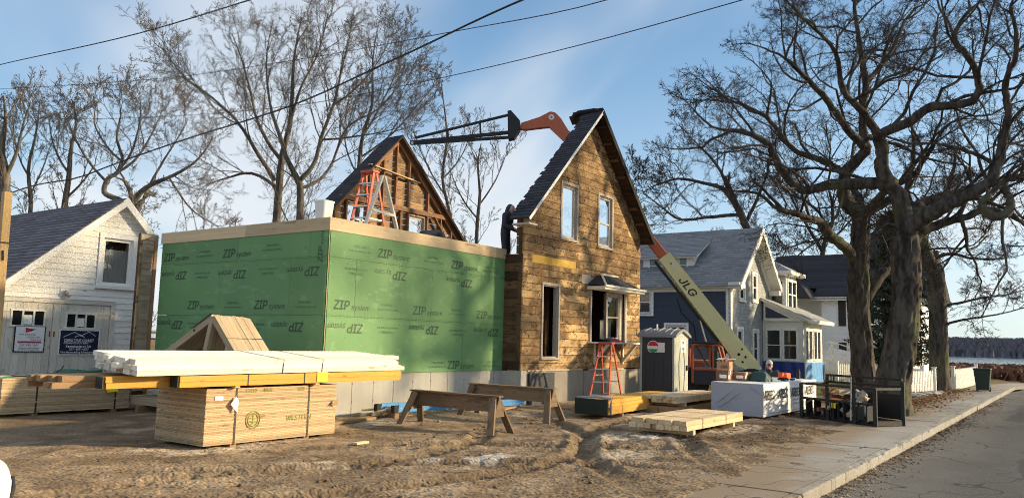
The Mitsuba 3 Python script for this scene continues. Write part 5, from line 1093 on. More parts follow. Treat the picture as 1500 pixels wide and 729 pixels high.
# ------------------------------------------------------------------ people
def chain(bones, ref=0.03, smooth=10):
    m = m3.Manifold()
    for (p, r), (q, s_) in bones:
        m = m+m3.Manifold.batch_hull([m3.Manifold.sphere(r, 14).translate(list(map(float, p))), m3.Manifold.sphere(s_, 14).translate(list(map(float, q)))])
    q = m.refine_to_length(ref).to_mesh(); t = trimesh.Trimesh(A(q.vert_properties[:, :3], float), A(q.tri_verts), process=True)
    trimesh.smoothing.filter_taubin(t, iterations=smooth); return t
def hand(w, d, side):
    """palm and five bent fingers from the wrist w along d"""
    d = A(d, float)/np.linalg.norm(d); x = np.cross(d, [0, 0, 1.]); x = x/np.linalg.norm(x)*side; n = np.cross(d, x)
    b = [((w, .024), (w+d*.05, .026)), ((w+d*.04-x*.02, .02), (w+d*.085-x*.028, .016)), ((w+d*.04+x*.02, .02), (w+d*.088+x*.026, .016)), ((w+d*.03, .024), (w+d*.085, .02))]
    for i, L in enumerate((.065, .078, .072, .055)):
        k0 = w+d*.085+x*(-.03+.02*i); k1 = k0+d*L*.5-n*.01; k2 = k1+d*L*.35-n*.03
        b += [((k0, .0095), (k1, .009)), ((k1, .009), (k2, .0075))]
    t0 = w+d*.03-x*.028; t1 = t0+d*.03-x*.03; b += [((t0, .013), (t1, .0105)), ((t1, .0105), (t1+d*.035-x*.004, .009))]
    return b
def person(label, o, yaw, J, jacket, trousers, hat=None, hood=False, beard=False):
    """J: joints in a body frame (x forward, y left, z up) at the feet point o"""
    t = thing('person', label, 'person'); c, s = math.cos(yaw), math.sin(yaw)
    W_ = lambda p: A([o[0]+p[0]*c-p[1]*s, o[1]+p[0]*s+p[1]*c, o[2]+p[2]])
    j = {k: W_(v) for k, v in J.items()}
    up = j['head']-j['neck']; up /= np.linalg.norm(up); fw = A([c, s, 0]); fw = fw-up*(fw@up); fw /= np.linalg.norm(fw); lf = np.cross(up, fw)
    H = j['head']
    body = [((j['neck'], .058), (H-up*.04, .062)), ((H-up*.02, .082), (H+up*.055-fw*.012, .09)), ((H+fw*.03-up*.055, .055), (H+up*.03+fw*.015, .08)), ((H+fw*.055-up*.085, .032), (H+fw*.02-up*.06, .055)),
            ((H+fw*.098+up*.0, .011), (H+fw*.118-up*.028, .015)), ((H+lf*.084-up*.01, .02), (H+lf*.088-up*.045, .012)), ((H-lf*.084-up*.01, .02), (H-lf*.088-up*.045, .012)),
            ((H+fw*.088-up*.058, .02), (H+fw*.09-up*.056+lf*.012, .018)), ((j['neck'], .06), (j['chest'], .10)), ((j['chest'], .11), (j['pelvis'], .10))]
    for q in 'lr':
        body += [((j['chest'], .08), (j[q+'sh'], .05)), ((j[q+'sh'], .05), (j[q+'el'], .038)), ((j[q+'el'], .038), (j[q+'wr'], .026)), ((j['pelvis'], .09), (j[q+'hip'], .08)), ((j[q+'hip'], .075), (j[q+'kn'], .05)), ((j[q+'kn'], .05), (j[q+'an'], .035)), ((j[q+'an'], .035), (j[q+'to'], .03))]
        body += hand(j[q+'wr'], j[q+'wr']-j[q+'el'], 1 if q == 'l' else -1)
    obj('body', chain(body, .022, 4), 'skin', t, smooth=True)
    jb = [((j['neck']-up*.02, .085), (j['chest'], .135)), ((j['chest']+lf*.07, .125), (j['pelvis']+lf*.05+A([0, 0, .03]), .12)), ((j['chest']-lf*.07, .125), (j['pelvis']-lf*.05+A([0, 0, .03]), .12))]
    for q in 'lr': jb += [((j['chest'], .11), (j[q+'sh'], .085)), ((j[q+'sh'], .088), (j[q+'el'], .064)), ((j[q+'el'], .064), (j[q+'wr'], .05))]
    if hood: jb += [((H-fw*.065, .10), (H+up*.05-fw*.055, .10)), ((H-fw*.07-up*.06, .09), (j['neck']-fw*.02, .1))]
    obj('jacket', chain(jb, .03, 6), jacket, t, smooth=True)
    tb = []
    for q in 'lr': tb += [((j['pelvis'], .12), (j[q+'hip'], .105)), ((j[q+'hip'], .105), (j[q+'kn'], .075)), ((j[q+'kn'], .075), (j[q+'an']+A([0, 0, .03]), .058))]
    obj('trousers', chain(tb, .03, 6), trousers, t, smooth=True)
    for q in 'lr': obj('boot', chain([((j[q+'an'], .052), (j[q+'an']-A([0, 0, .03]), .05)), ((j[q+'an']-A([0, 0, .03]), .05), (j[q+'to'], .04))], .03, 3), 'brown_cloth', t, smooth=True)
    ey_ = MB()
    for s_ in (-1, 1): ey_.man(m3.Manifold.sphere(.011, 8).translate(list(H+fw*.092+lf*.032*s_+up*.012)))
    obj('eyes', ey_, 'dark_hole', t, smooth=True)
    if hat:
        hb = chain([((H+up*.07-fw*.01, .098), (H+up*.09-fw*.01, .085))], .03, 2); obj('cap', hb, hat, t, smooth=True)
        obj('cap_peak', chain([((H+up*.07+fw*.1+lf*.04, .012), (H+up*.065+fw*.165+lf*.02, .01)), ((H+up*.07+fw*.1-lf*.04, .012), (H+up*.065+fw*.165-lf*.02, .01)), ((H+up*.065+fw*.165+lf*.02, .01), (H+up*.065+fw*.165-lf*.02, .01)), ((H+up*.07+fw*.09, .03), (H+up*.067+fw*.15, .012))], .03, 2), 'dark_cloth', t, smooth=True)
        obj('hair', chain([((H-fw*.045-up*.02, .075), (H-fw*.05-up*.06, .055))], .03, 2), 'hair', t, smooth=True)
    elif not hood: obj('hair', chain([((H+up*.05-fw*.025, .098), (H+up*.01-fw*.045, .085)), ((H+up*.07+fw*.02, .075), (H+up*.06-fw*.02, .09))], .03, 2), 'hair', t, smooth=True)
    if beard: obj('beard', chain([((H+fw*.07-up*.09, .034), (H+fw*.05-up*.095, .04))], .02, 2), 'hair', t, smooth=True)
    return t
KNEEL = dict(pelvis=(0, 0, .50), lhip=(0, .1, .48), rhip=(0, -.1, .48), lkn=(.28, .13, .07), rkn=(.3, -.12, .09), lan=(-.12, .13, .06), ran=(-.1, -.12, .06), lto=(-.3, .14, .04), rto=(-.28, -.13, .04), chest=(.06, 0, .85), neck=(.09, 0, 1.0), head=(.13, 0, 1.13), lsh=(.05, .2, .93), rsh=(.05, -.2, .93), lel=(.14, .26, .68), rel=(.14, -.26, .68), lwr=(.34, .16, .74), rwr=(.34, -.14, .74))
pw = person('person in dark jacket and pale cap crouching behind the white-wrapped pack', (23.2, 7.28, -0.02), math.radians(200), KNEEL, 'dark_cloth', 'brown_cloth', hat='cap_pale', beard=True)
STAND = dict(pelvis=(0, 0, .9), lhip=(0, .1, .88), rhip=(0, -.1, .88), lkn=(.04, .12, .48), rkn=(.02, -.11, .47), lan=(0, .13, .08), ran=(-.03, -.12, .08), lto=(.16, .16, .04), rto=(.13, -.14, .04), chest=(.05, 0, 1.25), neck=(.1, 0, 1.42), head=(.15, 0, 1.54), lsh=(.06, .21, 1.36), rsh=(.06, -.21, 1.36), lel=(.06, .27, 1.08), rel=(.06, -.26, 1.08), lwr=(.26, .2, .98), rwr=(.28, -.18, 1.0))
person('person in dark hooded jacket standing beside the gable edge above the wing', (17.56, 12.70, 3.66), math.radians(-75), STAND, 'dark_cloth', 'dark_cloth', hood=True)
BEND = dict(pelvis=(-.1, 0, .80), lhip=(-.1, .1, .78), rhip=(-.1, -.1, .78), lkn=(.12, .13, .44), rkn=(.1, -.12, .44), lan=(-.08, .13, .08), ran=(-.08, -.12, .08), lto=(.1, .15, .04), rto=(.1, -.14, .04), chest=(.24, 0, .88), neck=(.4, 0, .86), head=(.52, 0, .84), lsh=(.3, .2, .86), rsh=(.3, -.2, .86), lel=(.36, .24, .58), rel=(.36, -.22, .58), lwr=(.5, .16, .38), rwr=(.5, -.14, .38))
person('person in dark jacket bending down on the wing roof, only back and head showing', (14.9, 13.2, 3.36), math.radians(-20), BEND, 'dark_cloth', 'brown_cloth')

# ------------------------------------------------------------------ parked car, mostly out of frame at lower left
car = thing('parked_car', 'white car whose rounded front corner shows at the bottom left', 'car')
CY0, CXF = 5.85, 2.34          # nose towards +x
prof = [(0, .42, .76), (.04, .50, .85), (.16, .55, .90), (.40, .58, .95), (1.15, .55, 1.02), (1.75, .55, 1.38), (2.3, .55, 1.46), (3.2, .55, 1.44), (3.9, .55, 1.1), (4.4, .5, 1.02), (4.5, .45, .6)]
sec = []; nn_ = 28
for (u, zb, zt) in prof:
    hw = .88*(1-.42*max(0, 1-u/.55)**2.2)*(1-.12*max(0, (u-4)/.5))
    row = []
    for i in range(nn_):
        a_ = 2*np.pi*i/nn_; cx_, sx_ = math.cos(a_), math.sin(a_)
        zz = .2 if sx_ < 0 else zt
        e = .38
        y = hw*math.copysign(abs(cx_)**e, cx_)*(1-.18*max(0, (zt-1.0)/.45)*(sx_ > .4)); z = .58+(sx_ > 0)*max(zt-.58, .05)*abs(sx_)**.6-(sx_ <= 0)*(.36)*abs(sx_)**.6
        row.append([CXF-u, CY0+y, z])
    sec.append(row)
sec = A(sec); 
vv = sec.reshape(-1, 3); ff = [[i*nn_+j, i*nn_+(j+1) % nn_, (i+1)*nn_+(j+1) % nn_, (i+1)*nn_+j] for i in range(len(prof)-1) for j in range(nn_)]
mb = MB().raw(vv, ff)
vv2 = np.vstack([sec[0], sec[0].mean(0)[None]]); mb.raw(vv2, [[(j+1) % nn_, j, nn_] for j in range(nn_)]); vv3 = np.vstack([sec[-1], sec[-1].mean(0)[None]]); mb.raw(vv3, [[j, (j+1) % nn_, nn_] for j in range(nn_)])
obj('body', mb, 'car_white', car, smooth=50)
for u in (.78, 3.5):
    for y in (CY0-.80, CY0+.80):
        k = obj('wheel', MB().tube([[CXF-u, y-.1, .32], [CXF-u, y-.09, .32], [CXF-u, y+.09, .32], [CXF-u, y+.1, .32]], [.25, .32, .32, .25], 22), 'black_rubber', car, smooth=40); obj('rim', MB().cyl([CXF-u, y-.105, .32], [CXF-u, y+.105, .32], .2, 14), 'aluminium', k)
gm = MB()
def side_pt(u, dz): return None
gm.tube([[CXF-.008, CY0-.49, .74], [CXF-.025, CY0-.555, .69], [CXF-.05, CY0-.58, .61], [CXF-.09, CY0-.60, .48]], .013, 8).tube([[CXF-.02, CY0-.54, .70], [CXF-.10, CY0-.60, .665], [CXF-.2, CY0-.645, .655]], .007, 6); obj('bumper_trim', gm, 'black_rubber', car, smooth=True)
hl = MB().man(m3.Manifold.sphere(1, 18).scale([.07, .13, .045]).translate([CXF-.16, CY0+.42, .70])); obj('headlight', hl, 'aluminium', car, smooth=True)
hl = MB().man(m3.Manifold.sphere(1, 18).scale([.07, .13, .045]).translate([CXF-.12, CY0-.44, .74])); obj('headlight', hl, 'aluminium', car, smooth=True)
for s_ in (-1, 1): obj('side_window', MB().raw([[CXF-1.75, CY0+s_*.80, 1.02], [CXF-3.5, CY0+s_*.80, 1.05], [CXF-3.1, CY0+s_*.74, 1.36], [CXF-2.0, CY0+s_*.74, 1.36]], [[0, 1, 2], [0, 2, 3]] if s_ > 0 else [[0, 2, 1], [0, 3, 2]]), 'window_glass', car)

# ------------------------------------------------------------------ blue house
bh = thing('blue_house', 'dark blue and pale grey shingled house with white trim behind the boom', 'house')
bx0, bx1, by, bd_ = 33.6, 39.2, 12.2, 12.0
brx, brz, bez = 36.4, 7.0, 4.42
bs = (brz-bez)/(brx-bx0)
FB = wall_frame([bx0, by, 0], [1, 0, 0]); FBL = wall_frame([bx0, by+bd_, 0], [0, -1, 0])
bpoly = sg.Polygon([(0, -.3), (bx1-bx0, -.3), (bx1-bx0, bez), (brx-bx0, brz), (0, bez)])
obj('wall', MB(FB).prism(bpoly, -.2, -.02), 'grey_shingle', bh); obj('wall', MB(FBL).box([0, -.3, -.2], [bd_-.2, bez, -.02]), 'blue_siding', bh)
w1 = [(34.75, 3.68, .62, 1.32), (36.5, 3.72, .58, 1.28), (34.42, 1.0, .66, 1.4), (36.55, .72, .64, 1.66)]
cut = unary_union([sg.box(x-bx0-.02, z-.02, x-bx0+w_+.02, z+h_+.02) for x, z, w_, h_ in w1])
mb = MB(FB); z = -.3; 
while z < brz-.1:
    u = -.13*rng.random(); 
    while u < bx1-bx0:
        w_ = .16+.12*rng.random(); p = sg.box(u+.004, z, u+w_-.004, z+.15).intersection(bpoly).difference(cut)
        for g_ in getattr(p, 'geoms', [p]):
            if g_.geom_type == 'Polygon' and g_.area > .002: mb.prism(g_, -.02, 0.0, wedge=.014)
        u += w_
    z += .155
obj('shingles', mb, 'grey_shingle', bh, kind='stuff')
mb = MB(FBL); z = -.3
while z < bez-.3:
    u = 0
    while u < bd_:
        L = .8+rng.random()*1.2; mb.prism(sg.box(u, z, min(u+L, bd_)-.003, z+.14), -.02, 0.0, wedge=.012); u += L
    z += .143
obj('clapboards', mb, 'blue_siding', bh, kind='stuff')
for x, z, w_, h_ in w1: window_frame(bh, FB, x-bx0+.02, z+.02, w_-.04, h_-.04, .11, .06, .08, 'white_paint', True, glass='window_glass', rails=(.5,))
for y0_, z0_, w_, h_ in ((14.2, 1.25, .95, 1.25), (15.9, 3.0, .8, 1.1), (18.5, 1.25, .95, 1.25)): window_frame(bh, FBL, by+bd_-y0_-w_, z0_, w_, h_, .11, .06, .06, 'white_paint', True, glass='window_glass', rails=(.5,))
tm_ = MB(FB).box([-.03, -.3, -.02], [.17, bez, .05]).box([bx1-bx0-.17, -.3, -.02], [bx1-bx0+.03, bez, .05]); obj('corner_board', tm_, 'white_paint', bh)
tm_ = MB(FBL).box([bd_-.17, -.3, -.02], [bd_+.03-.08, bez, .045]).box([0, bez-.42, -.02], [bd_-.18, bez, .05]); obj('frieze_board', tm_, 'white_paint', bh)
OVB = .55
for side in (-1, 1):
    dd = A([side, 0, -bs]); dd /= np.linalg.norm(dd); nn = A([side*bs, 0, 1.]); nn /= np.linalg.norm(nn)
    fr = (A([brx, by-OVB, brz+.10]), A([0, 1., 0]), -dd, nn); L = math.hypot(1, bs)*(brx-bx0)+.45
    rf_ = obj('roof', MB(fr).box([0, -L, -.10], [bd_+OVB+.3, 0, -.0]), 'white_paint', bh)
    s_ = MB(fr); v = -L-.04; i = 0
    while v < -.02:
        u = -.02-.2*(i % 2)
        while u < bd_+OVB+.3:
            s_.prism(sg.box(max(u, -.03)+.004, v, min(u+.45, bd_+OVB+.3)-.004, min(v+.2, .01)), 0.0, .012, wedge=.02); u += .45
        v += .17; i += 1
    obj('roof_shingles', s_, 'slate_blue', rf_, kind='stuff')
    rb_ = MB(fr).box([-.05, -L-.03, -.24], [-.002, .03, -.03]).box([.15, -L+.1, -.115], [.20, -.1, -.102]); obj('rake_board', rb_, 'cream_trim', bh)
    fb_ = MB(FB).beam([brx-bx0, brz-.22, .03], [brx-bx0+side*(brx-bx0-.05), bez-.18, .03], .10, .24, up=(0, 1, 0)); obj('rake_frieze', fb_, 'cream_trim', bh)
    ex_ = bx0-.35 if side < 0 else bx1-.35; obj('eave_return', MB().man(rbox([ex_, by-OVB, bez-.30], [ex_+.75, by-.03, bez-.06], .03, 6)), 'cream_trim', bh)
obj('chimney', MB().box([38.6, 15.2, 4], [39.2, 15.8, 7.15]).box([38.55, 15.15, 7.15], [39.25, 15.85, 7.3]), 'brick_red', bh)
# shed dormer on the left slope
dy0, dy1 = 14.15, 16.7
dm = uniq(bh+'__dormer'); FD = wall_frame([34.35, dy1, 0], [0, -1, 0])
def rz_(x): return brz+.10-bs*abs(x-brx)
mb = MB(FD).box([0, 4.85, -.05], [dy1-dy0, 5.72, 0]); 
for yy in (dy0, dy1-.05): mb.prism(sg.Polygon([(34.36, rz_(34.36)), (34.36, 5.75), (36.0, 6.6)]), 0, .05, fr=(A([0, yy+.05, 0]), A([1., 0, 0]), A([0, 0, 1.]), A([0, -1., 0])))
scene[dm] = PLY(mb.get()[:2], 'white_paint', False, uv=mb.get()[2]); labels[dm] = {'label': 'shed dormer with small windows on the roof'}
dmr = MB(); p0_ = A([34.05, dy0-.25, 5.66]); dirs = A([36.2-34.05, 0, 6.83-5.66]); Ld = np.linalg.norm(dirs); dirs /= Ld; nn = A([-dirs[2], 0, dirs[0]])
dfr = (p0_, A([0, 1., 0]), dirs, nn); obj('roof', MB(dfr).box([0, 0, -.09], [dy1-dy0+.5, Ld, 0]), 'white_paint', dm)
v = -.03
while v < Ld-.05: dmr.prism(sg.box(-.03, v, dy1-dy0+.53, v+.2), 0, .012, wedge=.02, fr=dfr); v += .17
obj('roof_shingles', dmr, 'slate_blue', dm, kind='stuff')
for u, w_ in ((.35, .62), (1.05, .62), (1.85, .34)): obj('pane', MB(FD).box([u, 4.98, -.01], [u+w_, 5.58, .006]), 'window_glass', dm)
fmx = MB(FD)
for u, w_ in ((.35, .62), (1.05, .62), (1.85, .34)): fmx.box([u-.07, 4.92, .001], [u, 5.64, .03]).box([u+w_, 4.92, .001], [u+w_+.06, 5.64, .031]).box([u, 5.27, .008], [u+w_, 5.30, .02])
obj('window_frame', fmx, 'white_paint', dm)
# side part with upper bay and enclosed porch
obj('side_wing', MB().box([39.25, 13.2, -.3], [43.6, 20, 4.9]), 'grey_shingle', bh)
bayk = uniq(bh+'__upper_bay'); ux0, ux1, uy0, uy1 = 39.25, 41.0, 11.45, 13.3
mb = MB().box([ux0, uy0, 3.0], [ux1, uy1, 5.25]); scene[bayk] = PLY(mb.get()[:2], 'cream_trim', False, uv=mb.get()[2])
fq = wall_frame([ux0, uy1, 0], [0, -1, 0]); fw_ = wall_frame([ux0, uy0, 0], [1, 0, 0])
for fr, a_, b_ in ((fq, .75, 1.68), (fw_, .25, .85), (fw_, 1.0, 1.6)):
    obj('pane', MB(fr).box([a_, 3.55, -.02], [b_, 4.85, .004]), 'window_glass', bayk)
    m_ = MB(fr).box([a_-.09, 3.45, .0], [a_, 4.95, .045]).box([b_, 3.45, 0], [b_+.09, 4.95, .044]).box([a_, 4.85, 0], [b_, 4.95, .043]).box([a_-.12, 3.45, 0], [b_+.12, 3.55, .06]).box([a_, 4.2, .004], [b_, 4.25, .03]); obj('window_frame', m_, 'white_paint', bayk)
hr = MB(); e0 = .35; zz = 5.3; cxh, cyh = (ux0+ux1)/2, (uy0+uy1)/2
hr.raw([[ux0-e0, uy0-e0, zz], [ux1+e0, uy0-e0, zz], [ux1+e0, uy1+e0, zz], [ux0-e0, uy1+e0, zz], [cxh, cyh-.1, zz+.62], [cxh, cyh+.6, zz+.62]], [[0, 1, 4], [1, 2, 5], [1, 5, 4], [2, 3, 5], [3, 0, 4], [3, 4, 5]]); obj('roof', hr, 'slate_blue', bayk)
obj('eave', MB().man(rbox([ux0-e0-.03, uy0-e0-.03, 5.12], [ux1+e0+.03, uy1+e0, 5.31], .03, 6)), 'cream_trim', bayk)
pk_ = uniq(bh+'__porch'); qx0, qx1, qy0, qy1 = 37.9, 41.2, 10.3, 12.17
mb = MB().box([qx0, qy0, -.3], [qx1, qy1, 2.86]).box([qx1-.8, qy1, -.3], [qx1, 13.2, 2.86]); scene[pk_] = PLY(mb.get()[:2], 'cream_trim', False, uv=mb.get()[2]); labels[pk_] = {'label': 'enclosed porch with row of narrow windows over blue tarp'}
fps = wall_frame([qx0, qy1, 0], [0, -1, 0]); fpf = wall_frame([qx0, qy0, 0], [1, 0, 0])
for fr, wins in ((fps, ((.22, .80), (1.0, 1.55))), (fpf, ((.22, .72), (.86, 1.36), (1.72, 2.22), (2.36, 2.86)))):
    for a_, b_ in wins:
        obj('pane', MB(fr).box([a_, 1.12, -.02], [b_, 2.42, .004]), 'window_glass', pk_)
        m_ = MB(fr).box([a_-.08, 1.02, 0], [a_, 2.52, .04]).box([b_, 1.02, 0], [b_+.07, 2.52, .041]).box([a_, 2.42, 0], [b_, 2.52, .042]).box([a_-.09, 1.02, 0], [b_+.09, 1.12, .055]); 
        if fr is fps: m_.box([a_, 1.72, .004], [b_, 1.76, .02])
        obj('window_frame', m_, 'white_paint', pk_)
psl = MB(); e = .32
fr_tri = wall_frame([0, 0, 0], [0, -1, 0])
obj('pediment', MB().prism(sg.Polygon([(-12.1, 2.86), (-10.02, 2.86), (-12.1, 3.86)]), -.04, .04, fr=(A([qx0-.06, 0, 0]), A([0, -1., 0]), A([0, 0, 1.]), A([-1., 0, 0]))), 'white_paint', pk_)
obj('pediment_panel', MB().prism(sg.Polygon([(-12.0, 3.0), (-10.9, 3.0), (-12.0, 3.55)]), .041, .06, fr=(A([qx0-.06, 0, 0]), A([0, -1., 0]), A([0, 0, 1.]), A([-1., 0, 0]))), 'blue_siding', pk_)
dirs = A([0, 12.3-(qy0-.42), 3.98-2.92]); Ld = np.linalg.norm(dirs); dirs /= Ld; pfr = (A([qx0-.28, qy0-.42, 2.92]), A([1., 0, 0]), dirs, np.cross(A([1., 0, 0]), dirs))
obj('roof', MB(pfr).box([0, 0, -.1], [qx1-qx0+.7, Ld, 0]), 'white_paint', pk_)
v = -.03
while v < Ld-.05: psl.prism(sg.box(-.04, v, qx1-qx0+.73, v+.18), 0, .012, wedge=.02, fr=pfr); v += .15
obj('roof_shingles', psl, 'grey_shingle', pk_, kind='stuff')
obj('gutter', MB().man(rbox([qx0-.32, qy0-.5, 2.74], [qx1+.45, qy0-.30, 2.93], .04, 6)), 'cream_trim', pk_)
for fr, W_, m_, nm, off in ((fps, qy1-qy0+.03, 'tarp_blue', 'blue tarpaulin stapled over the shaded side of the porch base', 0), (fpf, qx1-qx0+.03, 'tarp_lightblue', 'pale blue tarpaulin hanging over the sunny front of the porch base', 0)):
    uu, vv_ = np.meshgrid(np.linspace(-.0, W_, 40), np.linspace(-.15, .98, 14), indexing='ij'); uu, vv_ = uu.ravel(), vv_.ravel()
    nn_2 = .07+.035*(meshkit.fbm(np.stack([uu*3+vv_*1.2, vv_*.8, uu*0+2], -1), 3, 2)-.5)*2+.012*np.sin(uu*11+vv_*4)
    k = obj('tarpaulin', MB(fr).raw(np.stack([uu, vv_, nn_2], 1), [[i*14+j, (i+1)*14+j, (i+1)*14+j+1, i*14+j+1] for i in range(39) for j in range(13)]), m_, None, smooth=True); tag(k, nm, 'tarpaulin')
obj('downpipe', MB().tube([[qx0-.1, qy0-.35, 2.75], [qx0-.08, qy0-.12, 2.55], [qx0-.07, qy0-.08, 0]], .035, 8), 'cream_trim', pk_, smooth=True)

# ------------------------------------------------------------------ white house beyond
wh = thing('white_house', 'white clapboard house with dark roof and black shutters behind the oaks', 'house')
def clap_wall(fr, W_, z0, z1, ex=.15, mat='far_siding'):
    mb = MB(fr); z = z0
    while z < z1-.02: mb.prism(sg.box(0, z, W_, min(z+ex, z1)), -.03, 0.0, wedge=.015); z += ex
    return mb
HXW, YA, YB = 48.0, 7.0, 12.0
FW1 = wall_frame([HXW, YB, 0], [0, -1, 0]); FW2 = wall_frame([HXW+1.2, 15.6, 0], [0, -1, 0])
obj('wall', MB().box([HXW+.04, YA, -.4], [58, YB, 4.55]).box([HXW+1.24, YB+.01, -.4], [58, 15.6, 4.5]), 'far_siding', wh)
obj('clapboards', clap_wall(FW1, YB-YA, -.4, 4.5), 'far_siding', wh, kind='stuff'); obj('clapboards', clap_wall(FW2, 3.55, -.4, 4.5), 'far_siding', wh, kind='stuff')
obj('clapboards', clap_wall(wall_frame([HXW, YA, 0], [1, 0, 0]), 10, -.4, 4.5), 'far_siding', wh, kind='stuff')
for u0, z0_ in ((.95, 2.98), (.95, .55), (3.3, 2.98), (3.3, .55)):
    window_frame(wh, FW1, u0+.5, z0_, .85, 1.4, .09, .05, .05, 'white_paint', True, glass='window_glass', rails=(.5,))
    for s_ in (u0-.02, u0+1.47): obj('shutter', MB(FW1).box([s_, z0_-.05, .02], [s_+.4, z0_+1.45, .05]), 'black_metal', wh)
q4 = MB(FW2)
for a_, b_ in ((-.13, .13), (.13, .13), (-.13, -.13), (.13, -.13)): q4.tube([[2.2+a_, 3.55+b_, .0], [2.2+a_, 3.55+b_, .03]], .15, 14)
obj('round_window', q4, 'window_glass', wh)
def roof_plane(par, p0, ux, L, p1z, run, mat, nm='roof'):
    ux = A(ux, float); d_ = A([ux[1], -ux[0], 0])
    return None
rw = MB(); mz = 7.6
rw.raw([[47.6, 6.5, 4.5], [47.6, 12.4, 4.5], [48.8, 12.4, 4.5], [48.8, 16.0, 4.5], [53, 16.0, mz], [53, 6.5, mz], [58.4, 6.5, 4.5], [58.4, 16, 4.5], [49.9, 12.4, 5.15]], [[0, 5, 4], [0, 4, 8], [0, 8, 1], [1, 8, 2], [2, 8, 3], [8, 4, 3], [5, 6, 7], [5, 7, 4], [0, 6, 5], [3, 4, 7]])
obj('roof', rw, 'slate_far', wh)
cs_ = MB(); 
for i in range(22):
    t0 = i/22; x_, z_ = 47.6+5.4*t0, 4.5+3.1*t0; y1_ = 12.4 if t0 < .2 else 16.0
    cs_.beam([x_, 6.55, z_+.02], [x_, y1_, z_+.02], .25, .015, up=(-3.1, 0, 5.4))
obj('roof_courses', cs_, 'slate_far', wh, kind='stuff')
obj('eave_board', MB().box([47.55, 6.4, 4.36], [47.68, 12.45, 4.56]).box([48.75, 12.46, 4.36], [48.88, 16.05, 4.56]), 'white_paint', wh)
tw_ = MB(); tw_.raw([[51, 8.2, 7.0], [51, 11.2, 7.0], [55, 11.2, 7.0], [55, 8.2, 7.0], [53, 9.5, 9.6]], [[0, 4, 1], [1, 4, 2], [2, 4, 3], [3, 4, 0]]); obj('tower_roof', tw_, 'slate_far', wh)
lowr = MB(); lowr.raw([[46.4, 12.2, 4.45], [46.4, 15.6, 4.45], [49.5, 15.6, 4.45], [49.5, 12.2, 4.45], [48.2, 13.6, 6.0]], [[0, 4, 1], [1, 4, 2], [2, 4, 3], [3, 4, 0]]); obj('hip_roof', lowr, 'slate_far', wh)
wp = uniq(wh+'__sun_porch'); mb = MB().box([44.6, 6.9, -.3], [47.9, 8.6, 2.7]); scene[wp] = PLY(mb.get()[:2], 'white_paint', False, uv=mb.get()[2])
obj('roof', MB().box([44.3, 6.6, 2.7], [48.0, 8.9, 2.86]).raw([[44.3, 6.6, 2.862], [44.3, 8.9, 2.862], [48.0, 8.9, 3.4], [48.0, 6.6, 3.4]], [[0, 3, 2], [0, 2, 1]]), 'white_paint', wp)
for fr, wins in ((wall_frame([44.6, 8.6, 0], [0, -1, 0]), ((.2, .7), (.95, 1.5))), (wall_frame([44.6, 6.9, 0], [1, 0, 0]), ((.3, .9), (1.2, 1.8), (2.1, 2.7)))):
    for a_, b_ in wins: obj('pane', MB(fr).box([a_, .9, -.02], [b_, 2.2, .008]), 'window_glass', wp)
dk_ = thing('deck', 'white wooden deck with slatted railing in front of the white house', 'deck')
obj('floor', MB().box([44.0, 9.0, .28], [48, 12.2, .40]), 'white_paint', dk_)
for z in (.42, 1.0): obj('rail', MB().box([43.95, 9.0, z], [44.03, 12.2, z+.06]), 'white_paint', dk_)
for y in np.arange(9.05, 12.2, .13): obj('slat', MB().box([43.975, y, -.25], [44.005, y+.06, .995]), 'white_paint', dk_)
fcv = thing('covered_furniture', 'garden furniture under a white cover on the deck', 'furniture')
q = m3.Manifold.batch_hull([m3.Manifold.sphere(.12, 10).translate(p) for p in ([45.2, 9.6, .5], [45.2, 11.6, .5], [46.4, 9.6, .5], [46.4, 11.6, .5], [45.5, 9.9, 1.35], [45.6, 11.0, 1.6], [46.2, 11.3, 1.2])]).refine_to_length(.12).to_mesh()
vv = A(q.vert_properties[:, :3], float); obj('cover', (vv+.16*(meshkit.fbm(vv*2.5, 3, 2)-.5)[:, None], A(q.tri_verts)), 'wrap_white', fcv, smooth=40); obj('legs', MB().box([45.3, 9.7, .4], [45.38, 9.78, .6]).box([46.3, 11.4, .4], [46.38, 11.48, .6]), 'black_metal', fcv)
pg = thing('pergola_post', 'thin white post with peaked crossbars on the deck', 'post'); obj('post', MB().box([44.3, 10.55, .4], [44.38, 10.63, 2.05]), 'white_paint', pg); obj('arm', MB().beam([44.34, 10.6, 2.0], [44.34, 9.3, 1.6], .05, .05).beam([44.34, 10.6, 2.0], [44.34, 11.9, 1.65], .05, .05), 'white_paint', pg)

# ------------------------------------------------------------------ picket fences, bin
def fence(label, pts, hgt, posts=True, z0=-.03):
    t = thing('picket_fence', label, 'fence')
    for a_, b_ in zip(pts[:-1], pts[1:]):
        a_, b_ = A([*a_, z0]), A([*b_, z0]); L = np.linalg.norm(b_-a_); d_ = (b_-a_)/L; n_ = A([d_[1], -d_[0], 0])
        for z in (.2, hgt-.22): obj('rail', MB().beam(a_+[0, 0, z]-n_*.03, b_+[0, 0, z]-n_*.03, .03, .08), 'white_paint', t)
        for i in range(int(L/.135)):
            c_ = a_+d_*(.08+.135*i); fr = (c_, d_, A([0, 0, 1.]), np.cross(d_, [0, 0, 1.]))
            obj('picket', MB(fr).prism(sg.Polygon([(-.036, .04), (.036, .04), (.036, hgt-.06), (0, hgt), (-.036, hgt-.06)]), 0, .02), 'white_paint', t)
    for p in pts:
        obj('post', MB().box([p[0]-.07, p[1]-.07, -.1], [p[0]+.07, p[1]+.07, hgt+.06]).box([p[0]-.09, p[1]-.09, hgt+.06], [p[0]+.09, p[1]+.09, hgt+.10]), 'white_paint', t)
fence('white picket fence along the sidewalk behind the slim tree trunk', [(30.5, 6.4), (36.2, 4.75)], .92)
